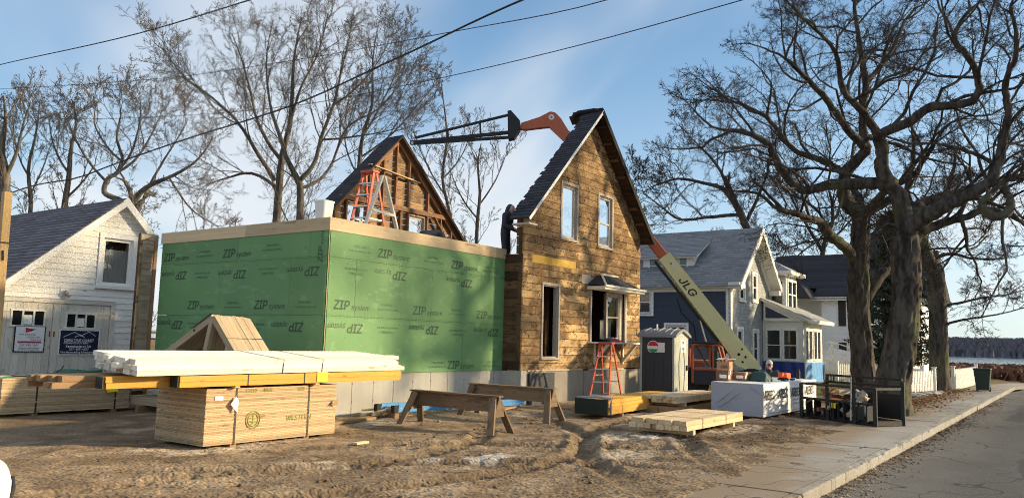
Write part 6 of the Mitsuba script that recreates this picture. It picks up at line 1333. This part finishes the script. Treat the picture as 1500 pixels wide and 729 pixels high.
fence('white picket fence returning from the sidewalk beyond the wheelie bin', [(38.6, 4.35), (47.5, 4.3)], .95)
fence('long white picket fence behind the oaks, nearer the white house', [(41.5, 9.7), (43.7, 8.3)], .95)
fence('white picket fence running back from the sidewalk fence', [(36.4, 5.2), (43.5, 8.2)], .95)
bn = thing('wheelie_bin', 'dark green wheeled rubbish bin standing on the sidewalk', 'bin')
bx, byy = 39.6, 3.35
bm_ = m3.Manifold.batch_hull([m3.Manifold.cube([.02, .02, .02]).translate([bx+sx*.22-.01, byy+sy*.22-.01, .06]) for sx in (-1, 1) for sy in (-1, 1)]+[m3.Manifold.cube([.02, .02, .02]).translate([bx+sx*.29-.01, byy+sy*.3-.01, .88]) for sx in (-1, 1) for sy in (-1, 1)])
obj('body', MB().man(bm_), 'bin_green', bn); obj('lid', MB().man(rbox([bx-.33, byy-.34, .90], [bx+.33, byy+.34, .98], .03, 8)), 'bin_green', bn)
for s_ in (-1, 1): obj('wheel', MB().cyl([bx+.2, byy+s_*.24-.03, .10], [bx+.2, byy+s_*.24+.03, .10], .10, 14), 'black_rubber', bn)
st = thing('stone_border', 'low border of flat pale stones at the foot of the slim tree', 'stones')
for i in range(13):
    x, y = 30.2+.42*i+rng.normal(0, .08), 5.1-.04*i+rng.normal(0, .15); v_ = A(ico.vertices)*[.32, .2, .11]*(1+.15*rng.normal(size=(42, 1))); a_ = rng.uniform(0, 3); R_ = A([[math.cos(a_), -math.sin(a_), 0], [math.sin(a_), math.cos(a_), 0], [0, 0, 1]])
    obj('stone', MB().raw(v_@R_+[x, y, .02], ico.faces), 'stone_grey', st)
lf_ = MB()
for i in range(7500):
    x = rng.uniform(23, 40); y = 4.6+rng.normal(0, .55)+.02*(x-23); s_ = .028+.03*rng.random(); a_ = rng.uniform(0, 6.28); d_ = A([math.cos(a_), math.sin(a_), rng.normal(0, .35)])*s_; w_ = A([-math.sin(a_), math.cos(a_), rng.normal(0, .35)])*s_*.6
    c_ = A([x, y, max(float(gz(x, y)), -.0)+.03+.05*rng.random()]); lf_.raw([c_-d_, c_+w_, c_+d_, c_-w_], [[0, 1, 2], [0, 2, 3]])
scene['leaf_litter'] = PLY(lf_.get()[:2], 'leaf_litter', False); tag('leaf_litter', 'fallen brown oak leaves along the sidewalk edge', 'leaves', kind='stuff')

# ------------------------------------------------------------------ overhead wires
def spl(P_, n):
    P_ = A(P_, float); t_ = np.concatenate([[0], np.cumsum(np.linalg.norm(np.diff(P_[:, :3], axis=0), axis=1)+1e-6)])
    from scipy.interpolate import PchipInterpolator
    return PchipInterpolator(t_, P_)(np.linspace(0, t_[-1], n))
for lab, P_, r_ in (('topmost black overhead wire crossing the upper left sky', [[11.58, 34, 10.98], [10.77, 28.36, 10.14], [9.67, 18.03, 8.67], [8.81, 12.44, 7.89], [8.19, 9.92, 7.42], [7.4, 5, 6.9], [6.6, -4, 6.7]], .014),
                    ('thin black overhead wire running above the wing to the top', [[11.64, 34.03, 10.41], [11.69, 30.58, 9.94], [11.76, 20.31, 8.58], [11.45, 13.95, 7.86], [10.95, 8.67, 7.29], [10.15, 5.56, 6.78], [9.2, 0, 6.5], [8, -6, 6.5]], .008),
                    ('thick black service cable running down to the yellow post', [[7.22, 17.95, 4.38], [8.0, 18.9, 4.75], [8.6, 19.6, 5.0], [9.19, 19.04, 5.21], [9.40, 15.52, 5.66], [9.61, 12.03, 6.0], [9.38, 9.16, 6.3], [8.94, 6.28, 6.49], [8.4, 2, 6.6], [7.6, -5, 6.7]], .016),
                    ('lowest thin overhead wire sloping up to the right above the gables', [[13.3, 38.61, 10.6], [13.48, 35, 10.03], [13.78, 24.42, 8.56], [13.91, 17.41, 7.92], [13.56, 12.75, 7.64], [12.9, 7.65, 7.39], [12.28, 4.2, 7.27], [11.4, -2, 7.2], [10.6, -7, 7.2]], .009)):
    k = obj('overhead_wire', MB().tube(spl(P_, 60), r_, 6), 'wire_black', None, smooth=True); tag(k, lab, 'wire')

# ------------------------------------------------------------------ trees
LIMBS = {"A":[[[26.72,5.48,-0.25,0.5],[26.69,5.45,0.31,0.37],[26.53,5.45,1.47,0.33],[26.3,5.47,2.93,0.31],[26.19,5.42,3.98,0.3],[26.1,5.34,5.03,0.27],[26.05,5.27,5.74,0.25]],[[26.05,5.27,5.74,0.202],[25.45,5.64,6.36,0.184],[25.2,5.54,6.92,0.175],[25.26,4.95,7.69,0.156],[25.13,5.01,8.32,0.129],[25.04,4.88,9.66,0.101],[24.8,4.98,10.88,0.074],[24.58,5.02,12.21,0.046]],[[26.15,5.43,4.23,0.184],[25.46,5.6,4.72,0.166],[24.49,5.88,5.01,0.156],[24.05,5.92,5.26,0.129],[23.17,6.28,5.36,0.101],[22.35,6.71,5.51,0.074]],[[26.4,5.29,3.15,0.156],[26.86,5.02,3.87,0.156],[27.5,4.71,4.46,0.147],[28.16,4.32,5.18,0.12],[28.62,4.04,5.98,0.092],[29.57,3.47,6.49,0.064]],[[26.05,5.27,5.7,0.138],[26.02,4.91,6.07,0.129],[25.78,4.47,6.42,0.11],[25.56,3.87,6.68,0.083],[25.28,3.27,7.31,0.064]],[[25.26,4.95,7.69,0.129],[24.45,5.31,8.14,0.11],[23.65,5.62,8.77,0.092],[22.86,5.95,9.25,0.074],[22.1,6.39,9.75,0.046]],[[25.2,5.54,6.92,0.11],[25.17,6.18,7.39,0.101],[25.12,6.88,7.72,0.083],[24.77,7.83,8.96,0.064],[24.6,8.66,9.49,0.046]],[[25.04,4.88,9.66,0.083],[25.87,4.38,10.68,0.064],[26.59,3.98,11.94,0.046]]],"B":[[[22.55,4.04,-0.25,0.62],[22.54,4.0,0.19,0.45],[22.53,3.83,1.17,0.385],[22.52,3.64,2.22,0.35],[22.48,3.52,3.09,0.34],[22.38,3.51,3.87,0.34],[22.28,3.51,4.57,0.31]],[[22.29,3.51,4.48,0.239],[22.18,3.52,5.26,0.23],[22.16,3.62,5.78,0.202],[22.09,4.02,5.95,0.156],[22.1,4.54,5.97,0.147],[21.9,5.16,5.93,0.129],[21.62,5.76,5.79,0.115],[21.3,6.15,6.09,0.106],[21.07,6.38,6.59,0.092],[20.84,6.61,7.07,0.083],[20.29,7.33,7.37,0.055]],[[22.11,3.67,5.82,0.202],[21.93,3.87,6.14,0.184],[21.87,3.87,6.61,0.175],[21.65,3.91,6.99,0.147],[21.63,3.19,7.31,0.11],[21.65,2.75,7.62,0.101],[21.76,2.06,7.65,0.092],[21.72,1.7,8.06,0.083],[21.49,1.74,8.58,0.074],[20.95,2.06,9.1,0.055],[21.16,1.61,9.87,0.037]],[[22.29,3.51,4.48,0.23],[22.1,3.19,4.88,0.23],[21.96,2.82,5.07,0.202],[21.92,2.48,5.28,0.175],[21.91,2.12,5.42,0.147],[21.87,1.8,5.6,0.129],[21.78,1.53,5.83,0.12],[21.87,1.32,6.26,0.11],[21.86,1.25,6.7,0.101],[21.87,1.11,7.35,0.083],[21.77,1.14,7.91,0.074],[21.8,0.9,8.89,0.055],[21.63,0.95,9.86,0.037]],[[22.53,3.44,4.86,0.166],[22.97,3.24,5.47,0.147],[23.37,2.8,5.7,0.138],[23.84,2.28,5.82,0.12],[24.33,1.71,6.13,0.11],[24.95,0.96,6.36,0.083],[25.51,0.28,6.73,0.055]],[[22.74,3.47,4.14,0.166],[23.22,3.2,4.76,0.143],[23.71,2.8,5.02,0.12],[24.01,2.35,5.19,0.101],[24.35,1.81,5.46,0.083],[24.72,1.33,5.24,0.06],[25.08,0.87,5.04,0.037]],[[23.99,2.38,5.17,0.055],[24.09,2.3,4.82,0.051],[24.17,2.28,4.35,0.041]],[[21.65,3.91,6.99,0.11],[21.11,4.21,7.61,0.092],[20.53,4.56,8.17,0.074],[20.18,4.58,8.83,0.055],[19.56,4.98,9.49,0.037]],[[21.96,1.66,5.67,0.074],[22.06,1.21,5.48,0.092],[22.03,1.14,5.14,0.101],[21.92,1.35,4.86,0.11],[21.74,1.6,4.94,0.101],[21.64,1.68,5.19,0.092],[21.72,1.54,5.37,0.074]]],"C":[[[37.59,4.76,-0.25,0.52],[37.55,4.74,0.36,0.4],[37.35,4.69,2.05,0.35],[37.13,4.66,3.73,0.33],[36.98,4.66,4.86,0.32],[36.75,4.89,5.3,0.28],[36.48,5.08,6.25,0.25],[36.29,5.18,7.09,0.2]],[[37.29,4.67,2.61,0.06],[37.25,3.78,2.95,0.05],[37.3,2.82,3.1,0.035],[37.45,1.66,3.46,0.02]],[[37.19,4.65,3.4,0.06],[37.44,3.53,3.74,0.05],[37.52,2.33,3.96,0.03],[37.6,1.29,4.28,0.02]],[[36.48,5.08,6.25,0.16],[36.69,4.57,7.39,0.12],[36.89,4.05,8.53,0.09],[36.9,3.76,9.94,0.05]],[[36.29,5.18,7.09,0.15],[35.94,5.45,8.2,0.12],[35.95,5.16,9.62,0.08],[35.72,5.21,11.02,0.05]],[[36.75,4.89,5.3,0.1],[37.29,4.07,5.66,0.07],[37.88,3.27,5.46,0.05],[38.53,2.34,5.55,0.03]]],"D":[[[45.61,14.91,-0.3,0.42],[45.06,15.26,8.0,0.38],[44.51,15.71,9.63,0.33],[43.94,16.3,10.67,0.28]],[[43.94,16.3,10.67,0.2],[43.23,17.26,10.95,0.16],[42.52,18.21,11.15,0.12],[41.76,19.36,10.8,0.07]],[[44.22,16.0,10.2,0.2],[43.72,16.42,11.68,0.15],[43.02,17.17,12.83,0.1],[42.48,17.78,13.59,0.05]],[[44.68,15.57,9.16,0.2],[43.67,17.02,9.0,0.16],[42.77,18.32,8.8,0.12],[41.88,19.41,9.63,0.08],[41.23,20.18,10.39,0.04]],[[44.85,15.43,8.58,0.2],[45.14,14.72,10.17,0.15],[45.31,14.16,11.75,0.1]]],"T1":[[[26.78,34.29,-0.3,0.5],[26.67,34.2,8.05,0.36],[26.56,34.01,9.77,0.33],[26.5,33.83,11.14,0.27],[26.56,33.47,12.47,0.22],[26.46,33.28,14.16,0.17],[26.31,33.1,16.17,0.11],[26.31,32.68,18.29,0.05]],[[26.43,34.22,9.66,0.2],[25.42,34.5,10.99,0.16],[24.51,34.69,12.15,0.13],[23.21,35.39,13.44,0.09],[21.97,36.08,14.38,0.06],[21.23,36.86,15.72,0.03]],[[26.5,33.9,10.74,0.18],[26.09,35.05,12.28,0.15],[25.98,35.79,13.67,0.12],[25.37,36.17,16.11,0.07],[24.86,36.58,17.67,0.04]],[[26.54,34.15,9.23,0.16],[25.55,35.38,10.02,0.12],[24.92,36.33,9.74,0.08],[24.32,37.26,9.31,0.04]],[[26.56,33.47,12.47,0.14],[26.67,32.91,14.53,0.1],[27.02,31.99,16.7,0.07],[27.08,31.56,18.51,0.04]]],"T1b":[[[26.22,31.64,-0.3,0.45],[26.07,31.62,7.78,0.33],[25.88,31.58,9.35,0.28],[25.53,31.94,9.98,0.22],[25.13,32.24,11.33,0.17],[24.59,32.64,13.19,0.11],[24.27,32.68,15.24,0.07],[24.24,32.31,17.29,0.04]],[[25.88,31.58,9.35,0.22],[26.22,30.92,10.25,0.18],[26.27,30.62,11.39,0.16],[26.46,30.01,13.14,0.12],[26.5,29.7,14.41,0.09],[26.53,29.27,16.37,0.05]],[[25.96,31.54,8.97,0.15],[26.81,31.09,9.57,0.13],[27.42,30.88,10.67,0.11],[27.63,30.26,12.29,0.09],[28.46,28.89,13.31,0.06],[28.99,27.89,14.67,0.03]],[[26.46,30.01,13.14,0.09],[27.31,28.51,14.69,0.06],[27.72,27.59,16.42,0.04]],[[26.27,30.62,11.39,0.1],[27.24,29.21,11.6,0.07],[28.3,27.65,11.99,0.04]]],"T2":[[[18.21,32.67,-0.3,0.42],[18.08,32.67,6.62,0.36],[17.92,32.82,7.02,0.3]],[[17.89,32.87,6.99,0.22],[17.54,33.31,7.23,0.2],[17.23,33.68,7.54,0.18],[17.26,33.54,8.04,0.16],[17.5,33.14,8.4,0.13],[17.54,32.97,8.92,0.11],[17.3,33.12,9.84,0.08],[17.3,32.93,10.86,0.04]],[[18.0,32.73,6.9,0.22],[18.1,32.49,7.38,0.2],[18.23,31.88,7.79,0.17],[18.53,31.04,8.09,0.13],[18.78,30.28,8.41,0.1],[19.0,29.51,8.95,0.06],[19.06,28.96,9.56,0.03]],[[17.53,33.09,8.4,0.1],[17.88,32.5,8.94,0.085],[18.14,31.93,9.94,0.06],[18.29,31.5,11.05,0.03]],[[17.28,33.54,7.86,0.1],[16.75,34.12,8.71,0.085],[16.31,34.56,9.65,0.06],[15.97,34.85,10.66,0.03]],[[17.56,32.98,8.75,0.08],[16.95,33.65,9.68,0.065],[16.65,33.9,10.54,0.045],[16.64,33.77,11.27,0.025]],[[18.23,31.88,7.79,0.09],[18.34,31.17,8.8,0.075],[18.54,30.52,9.79,0.05],[18.62,30.09,10.49,0.03]],[[18.53,31.04,8.09,0.08],[18.89,30.67,7.41,0.07],[19.18,30.37,6.88,0.06],[19.79,29.64,6.24,0.04]],[[17.5,33.14,8.4,0.09],[17.76,32.57,9.43,0.07],[17.78,32.33,10.45,0.05],[17.71,32.24,11.38,0.025]]],"T3":[[[15.83,39.48,-0.3,0.5],[15.66,39.45,7.12,0.42],[15.6,39.29,8.35,0.36],[15.36,39.39,9.58,0.25],[15.34,39.18,10.81,0.14],[15.15,39.2,12.03,0.06]],[[15.6,39.29,8.35,0.16],[15.77,38.81,9.59,0.12],[15.82,38.5,10.83,0.07],[15.89,38.21,11.76,0.03]],[[15.67,39.38,7.43,0.12],[15.13,39.84,8.95,0.1],[14.78,40.03,10.48,0.06]]],"T4":[[[18.4,42.72,-0.3,0.2],[18.22,42.68,7.77,0.17],[17.95,42.68,9.64,0.13],[17.98,42.33,11.18,0.09],[17.92,42.09,12.89,0.04]],[[18.03,42.68,9.13,0.08],[17.52,43.12,10.48,0.05],[17.31,43.21,11.5,0.03]],[[18.16,42.66,8.28,0.07],[18.39,42.03,9.83,0.05],[18.48,41.7,10.86,0.03]]],"T5":[[[18.37,39.3,-0.3,0.26],[18.24,39.21,7.5,0.23],[18.22,39.0,8.74,0.2],[18.13,38.86,10.1,0.15],[18.14,38.59,11.41,0.09],[17.89,38.72,12.53,0.04]],[[18.2,38.99,8.97,0.1],[17.66,39.49,10.24,0.07],[17.37,39.65,11.53,0.04]],[[18.25,39.15,7.83,0.1],[18.67,38.36,8.76,0.07],[18.88,37.93,9.49,0.04]]],"T6":[[[32.04,33.71,-0.3,0.26],[31.68,33.48,11.14,0.22],[31.58,33.23,13.1,0.18],[31.7,32.7,14.92,0.14],[31.47,32.56,17.32,0.09],[31.4,32.28,19.2,0.04]],[[31.58,33.23,13.1,0.1],[32.03,32.21,15.09,0.08],[32.34,31.3,17.47,0.05],[32.31,31.07,18.85,0.03]],[[31.64,33.38,11.92,0.1],[32.47,31.97,13.14,0.08],[33.28,30.44,15.15,0.05],[33.72,29.58,16.35,0.03]],[[31.72,33.5,10.75,0.08],[30.99,34.07,13.08,0.06],[30.89,33.82,15.04,0.04]]],"T7":[[[34.64,27.0,-0.3,0.2],[34.39,26.82,7.89,0.17],[34.28,26.62,9.77,0.13],[34.05,26.64,11.27,0.08],[34.04,26.44,12.4,0.04]],[[34.38,26.78,8.27,0.08],[33.6,27.57,9.74,0.06],[33.22,27.89,10.86,0.03]],[[34.34,26.68,9.02,0.08],[34.74,25.81,10.55,0.06],[34.88,25.39,11.69,0.03]]],"T7b":[[[40.29,32.82,-0.3,0.22],[39.6,33.1,9.43,0.19],[39.0,33.42,12.07,0.15],[38.89,33.05,14.74,0.11],[38.52,33.13,16.95,0.07],[38.2,33.23,18.72,0.03]],[[39.32,33.22,10.75,0.09],[38.31,34.22,12.93,0.07],[37.56,34.85,15.13,0.04]],[[39.05,33.35,12.08,0.09],[39.63,32.17,13.88,0.06],[39.74,31.75,15.23,0.03]]],"T9":[[[64.56,15.93,-0.3,0.4],[64.27,15.97,8.24,0.34],[64.22,15.73,9.83,0.28],[64.39,15.12,11.7,0.2],[64.0,15.25,13.8,0.12]],[[64.24,15.85,9.03,0.25],[63.4,16.68,10.85,0.18],[62.58,17.47,12.68,0.12],[61.95,18.05,14.24,0.07]],[[64.22,15.73,9.83,0.18],[65.06,14.28,11.19,0.12],[65.5,13.34,12.81,0.07]],[[64.33,15.94,7.98,0.15],[63.17,17.43,8.72,0.1],[61.97,19.18,8.4,0.06]]]}
_R0 = A([.3, .1, .9])
def unit(v): return v/(math.sqrt(v@v)+1e-12)
class Tree:
    def __init__(s, sd, cfg): s.r, s.c, s.seg = np.random.default_rng(sd), cfg, []
    def child(s, p, d, L, r, lvl):
        c, g = s.c, s.r; n = 6 if lvl < 2 else 4 if lvl < c['depth']-1 else 2 if lvl < c['depth'] else 1; pts, P_ = [p], p; wob = c['wob']*(1 if lvl < 3 else 1.25)
        for i in range(n):
            d = unit(d+wob*g.normal(size=3)+A([0, 0, c['up']*(0.6 if lvl < 2 else 1)])); P_ = P_+d*L/n; pts.append(P_)
        pts = A(pts); tip = max(r*.38, c['rmin']*.8); rr = np.linspace(r, tip, n+1); s.seg.append((pts, rr, lvl))
        s.sub(pts, rr, L, lvl)
    def sub(s, pts, rr, L, lvl, lo=.22):
        c, g = s.c, s.r
        if lvl >= c['depth']: return
        nc = c['n'][min(lvl, len(c['n'])-1)]; m = len(pts)-1
        if lvl == 0: nc = max(3, int(nc*L/3.0))
        for i in range(nc):
            t = (lo+(1-lo)*(i+g.random())/nc)*m; k = min(int(t), m-1); f = t-k; P_ = pts[k]*(1-f)+pts[k+1]*f; r0 = rr[k]*(1-f)+rr[k+1]*f; d = unit(pts[k+1]-pts[k])
            a = g.uniform(0, 2*np.pi); x = unit(cr(d, _R0)); y = cr(d, x); th = g.uniform(*c['ang']); e = unit(d*math.cos(th)+(x*math.cos(a)+y*math.sin(a))*math.sin(th))
            if lvl < 2: e = unit(e+A([0, 0, .22]))
            frac = t/m; Lc = (c['L0'] if lvl == 0 else L*c['lr'])*g.uniform(.65, 1.15)*(1-(.5 if lvl == 0 else .4)*frac); s.child(P_, e, Lc, max(min(r0*.62, Lc*c['rl']), c['rmin']), lvl+1)
        if lvl > 0 or True:
            d = unit(pts[-1]-pts[-2])
            for q_ in (-1, 1):
                e = unit(d+.45*g.normal(size=3)); s.child(pts[-1], e, (c['L0']*.5 if lvl == 0 else L*c['lr']*.8)*g.uniform(.6, 1), max(rr[-1]*.8, c['rmin']), lvl+1)
def build_tree(key, label, spec, sd, cfg, bark, twig, group=None, rough=0.0):
    t = thing('tree', label, 'tree', group); tr_ = Tree(sd, cfg)
    rs = cfg.get('rs', 1.0); spec = [[[*q_[:3], q_[3]*rs] for q_ in l_] for l_ in spec]
    trunk = A(spec[0]); P_ = spl(trunk, 110 if rough else 24)
    if rough:
        k = 44; mb = MB(); pts, r_ = P_[:, :3], P_[:, 3]
        n0 = len(mb.V); mb.tube(pts, r_, k); v = mb.V[-1]; c_ = np.repeat(pts, k, 0); q = v[:len(c_)]-c_
        ridge = 1-2*np.abs(meshkit.fbm(np.stack([q[:, 0]*9, q[:, 1]*9, c_[:, 2]*1.6], -1), 3, sd)-.5); th_a = np.arctan2(q[:, 1], q[:, 0]); flare = np.exp(-np.maximum(c_[:, 2], 0)/.32)*np.maximum(0, np.cos(5*th_a+sd))*.35; lump = meshkit.fbm(c_*1.1+q*3, 3, sd+2)
        mb.V[-1][:len(c_)] = c_+q*(1+(.34*(ridge-.75)+.30*(lump-.5)+flare)[:, None]*rough)
        obj('trunk', mb, bark, t, smooth=45)
    else: obj('trunk', MB().tube(P_[:, :3], P_[:, 3], 10), bark, t, smooth=True)
    L_ = np.linalg.norm(np.diff(P_[:, :3], axis=0), axis=1).sum()
    if cfg.get('trunk_sub', True): tr_.sub(P_[::3, :3], P_[::3, 3], L_*.5, 0, lo=cfg.get('tlo', .55))
    for l in spec[1:]:
        n_ = 5*len(l); Q = spl(A(l), n_); amp = (.24 if rough else .14)*np.minimum(Q[:, 3:4]*3, .22); off = np.cumsum(tr_.r.normal(size=(n_, 3)), 0)*.28; off -= np.linspace(0, 1, n_)[:, None]*off[-1]
        Q[:, :3] += off*amp; mbl = MB(); k = 12 if Q[0, 3] > .12 else 8; mbl.tube(Q[:, :3], Q[:, 3]*(1+.06*tr_.r.normal(size=n_)*(1 if rough else .4)), k)
        obj('limb', mbl, bark, t, smooth=True); LL = np.linalg.norm(np.diff(Q[:, :3], axis=0), axis=1).sum(); tr_.sub(Q[::2, :3], Q[::2, 3], LL, 0, lo=.25)
    thick, thin = MB(), MB(); lots = {}
    for pts, rr, lvl in tr_.seg:
        big = rr[0] > cfg['thick']; lots.setdefault((big, len(pts)), []).append((pts, rr))
    for (big, n_), l in sorted(lots.items()): (thick if big else thin).tubes([p for p, _ in l], [r_ for _, r_ in l], 6 if big else 3)
    if thick.V: obj('branches', thick, bark, t, smooth=True, kind='stuff')
    obj('crown', thin, twig, t, smooth=True, kind='stuff', label='fine bare twigs of the crown')
    return sum(len(x) for x in thin.F)+sum(len(x) for x in thick.F)
OAK = dict(wob=.25, up=.03, depth=4, n=[5.2, 6, 5, 5], ang=(.45, 1.25), L0=3.7, lr=.52, rl=.017, rmin=.0046, thick=.02, tlo=.9)
BG = dict(wob=.15, up=.05, depth=4, n=[5.0, 5, 4, 4], ang=(.35, .95), L0=4.3, lr=.55, rl=.0105, rmin=.0075, thick=.022, rs=.6)
SM = dict(wob=.12, up=.07, depth=4, n=[4.8, 4, 3, 3], ang=(.35, .9), L0=3.0, lr=.52, rl=.014, rmin=.0095, thick=.022, tlo=.3, rs=.6)
NT = 0
NT += build_tree('A', 'gnarled old oak with mossy trunk, behind the black rack', LIMBS['A'], 11, OAK, 'bark_oak', 'twig', rough=1.0)
NT += build_tree('B', 'gnarled massive oak with thick dark trunk nearest the sidewalk', LIMBS['B'], 12, OAK, 'bark_oak', 'twig', rough=1.0)
NT += build_tree('C', 'slim straight tree trunk by the picket fence near the bin', LIMBS['C'], 13, {**OAK, 'L0': 1.7, 'rmin': .006}, 'bark_oak', 'twig', rough=.6)
NT += build_tree('D', 'leaning bare oak rising behind the blue house roof', LIMBS['D'], 14, {**BG, 'wob': .22, 'rmin': .0105}, 'bark_oak', 'twig')
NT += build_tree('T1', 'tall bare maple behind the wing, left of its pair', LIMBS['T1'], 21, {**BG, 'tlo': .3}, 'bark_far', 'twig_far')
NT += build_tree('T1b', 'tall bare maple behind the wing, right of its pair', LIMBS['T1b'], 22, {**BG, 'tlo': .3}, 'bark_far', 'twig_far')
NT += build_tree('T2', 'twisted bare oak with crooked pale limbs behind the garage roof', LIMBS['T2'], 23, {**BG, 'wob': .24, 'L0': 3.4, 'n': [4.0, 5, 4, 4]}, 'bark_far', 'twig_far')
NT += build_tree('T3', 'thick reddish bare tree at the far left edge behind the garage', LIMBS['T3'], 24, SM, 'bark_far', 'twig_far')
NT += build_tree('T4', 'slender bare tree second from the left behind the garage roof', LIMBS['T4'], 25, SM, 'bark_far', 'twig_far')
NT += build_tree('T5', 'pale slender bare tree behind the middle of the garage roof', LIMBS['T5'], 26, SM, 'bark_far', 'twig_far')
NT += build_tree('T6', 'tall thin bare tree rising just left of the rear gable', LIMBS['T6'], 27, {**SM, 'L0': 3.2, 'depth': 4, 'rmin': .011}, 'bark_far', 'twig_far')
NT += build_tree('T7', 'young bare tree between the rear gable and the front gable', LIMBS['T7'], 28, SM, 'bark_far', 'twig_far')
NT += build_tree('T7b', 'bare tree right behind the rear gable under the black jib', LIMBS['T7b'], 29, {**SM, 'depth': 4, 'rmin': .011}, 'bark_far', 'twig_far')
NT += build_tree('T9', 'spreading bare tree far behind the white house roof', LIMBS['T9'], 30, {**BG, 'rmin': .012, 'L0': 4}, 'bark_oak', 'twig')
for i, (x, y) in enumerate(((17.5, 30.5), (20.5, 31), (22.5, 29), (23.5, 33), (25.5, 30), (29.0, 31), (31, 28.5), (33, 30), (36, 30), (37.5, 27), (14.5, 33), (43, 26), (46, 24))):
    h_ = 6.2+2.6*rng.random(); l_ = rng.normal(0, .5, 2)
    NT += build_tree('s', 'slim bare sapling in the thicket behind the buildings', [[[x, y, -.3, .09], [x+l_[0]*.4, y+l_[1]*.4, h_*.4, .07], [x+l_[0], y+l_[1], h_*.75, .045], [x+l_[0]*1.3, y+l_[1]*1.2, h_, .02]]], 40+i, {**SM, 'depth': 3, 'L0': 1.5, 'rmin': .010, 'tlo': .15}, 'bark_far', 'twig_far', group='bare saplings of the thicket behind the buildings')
# dark conifer behind the oaks
pi = thing('conifer', 'dark green conifer behind the two oak trunks', 'tree'); obj('trunk', MB().tube([[39.6, 6.6, -.2], [39.6, 6.6, 8.2]], [.22, .03], 8), 'bark_oak', pi, smooth=True)
cn = MB(); g_ = np.random.default_rng(5)
for i in range(150):
    z = .9+7.0*(i/150); a_ = i*2.399; Lc = 1.95*(1-(z-.5)/8.3)**.8*g_.uniform(.6, 1.15)+.15; b_ = A([39.6, 6.6, z]); d_ = A([math.cos(a_), math.sin(a_), .12]); e_ = b_+d_*Lc
    cn.tube([b_, e_], [.02, .006], 3, False)
    for q_ in range(75):
        f = g_.uniform(.15, 1); c_ = b_+d_*Lc*f+g_.normal(size=3)*[.12, .12, .05]; s_ = .12+.15*g_.random(); u_ = g_.normal(size=3); u_ = unit(u_)*s_; w_ = unit(np.cross(u_, g_.normal(size=3)))*s_*.16
        cn.raw([c_-u_, c_+w_, c_+u_, c_-w_], [[0, 1, 2], [0, 2, 3]])
obj('crown', cn, 'conifer', pi, kind='stuff')
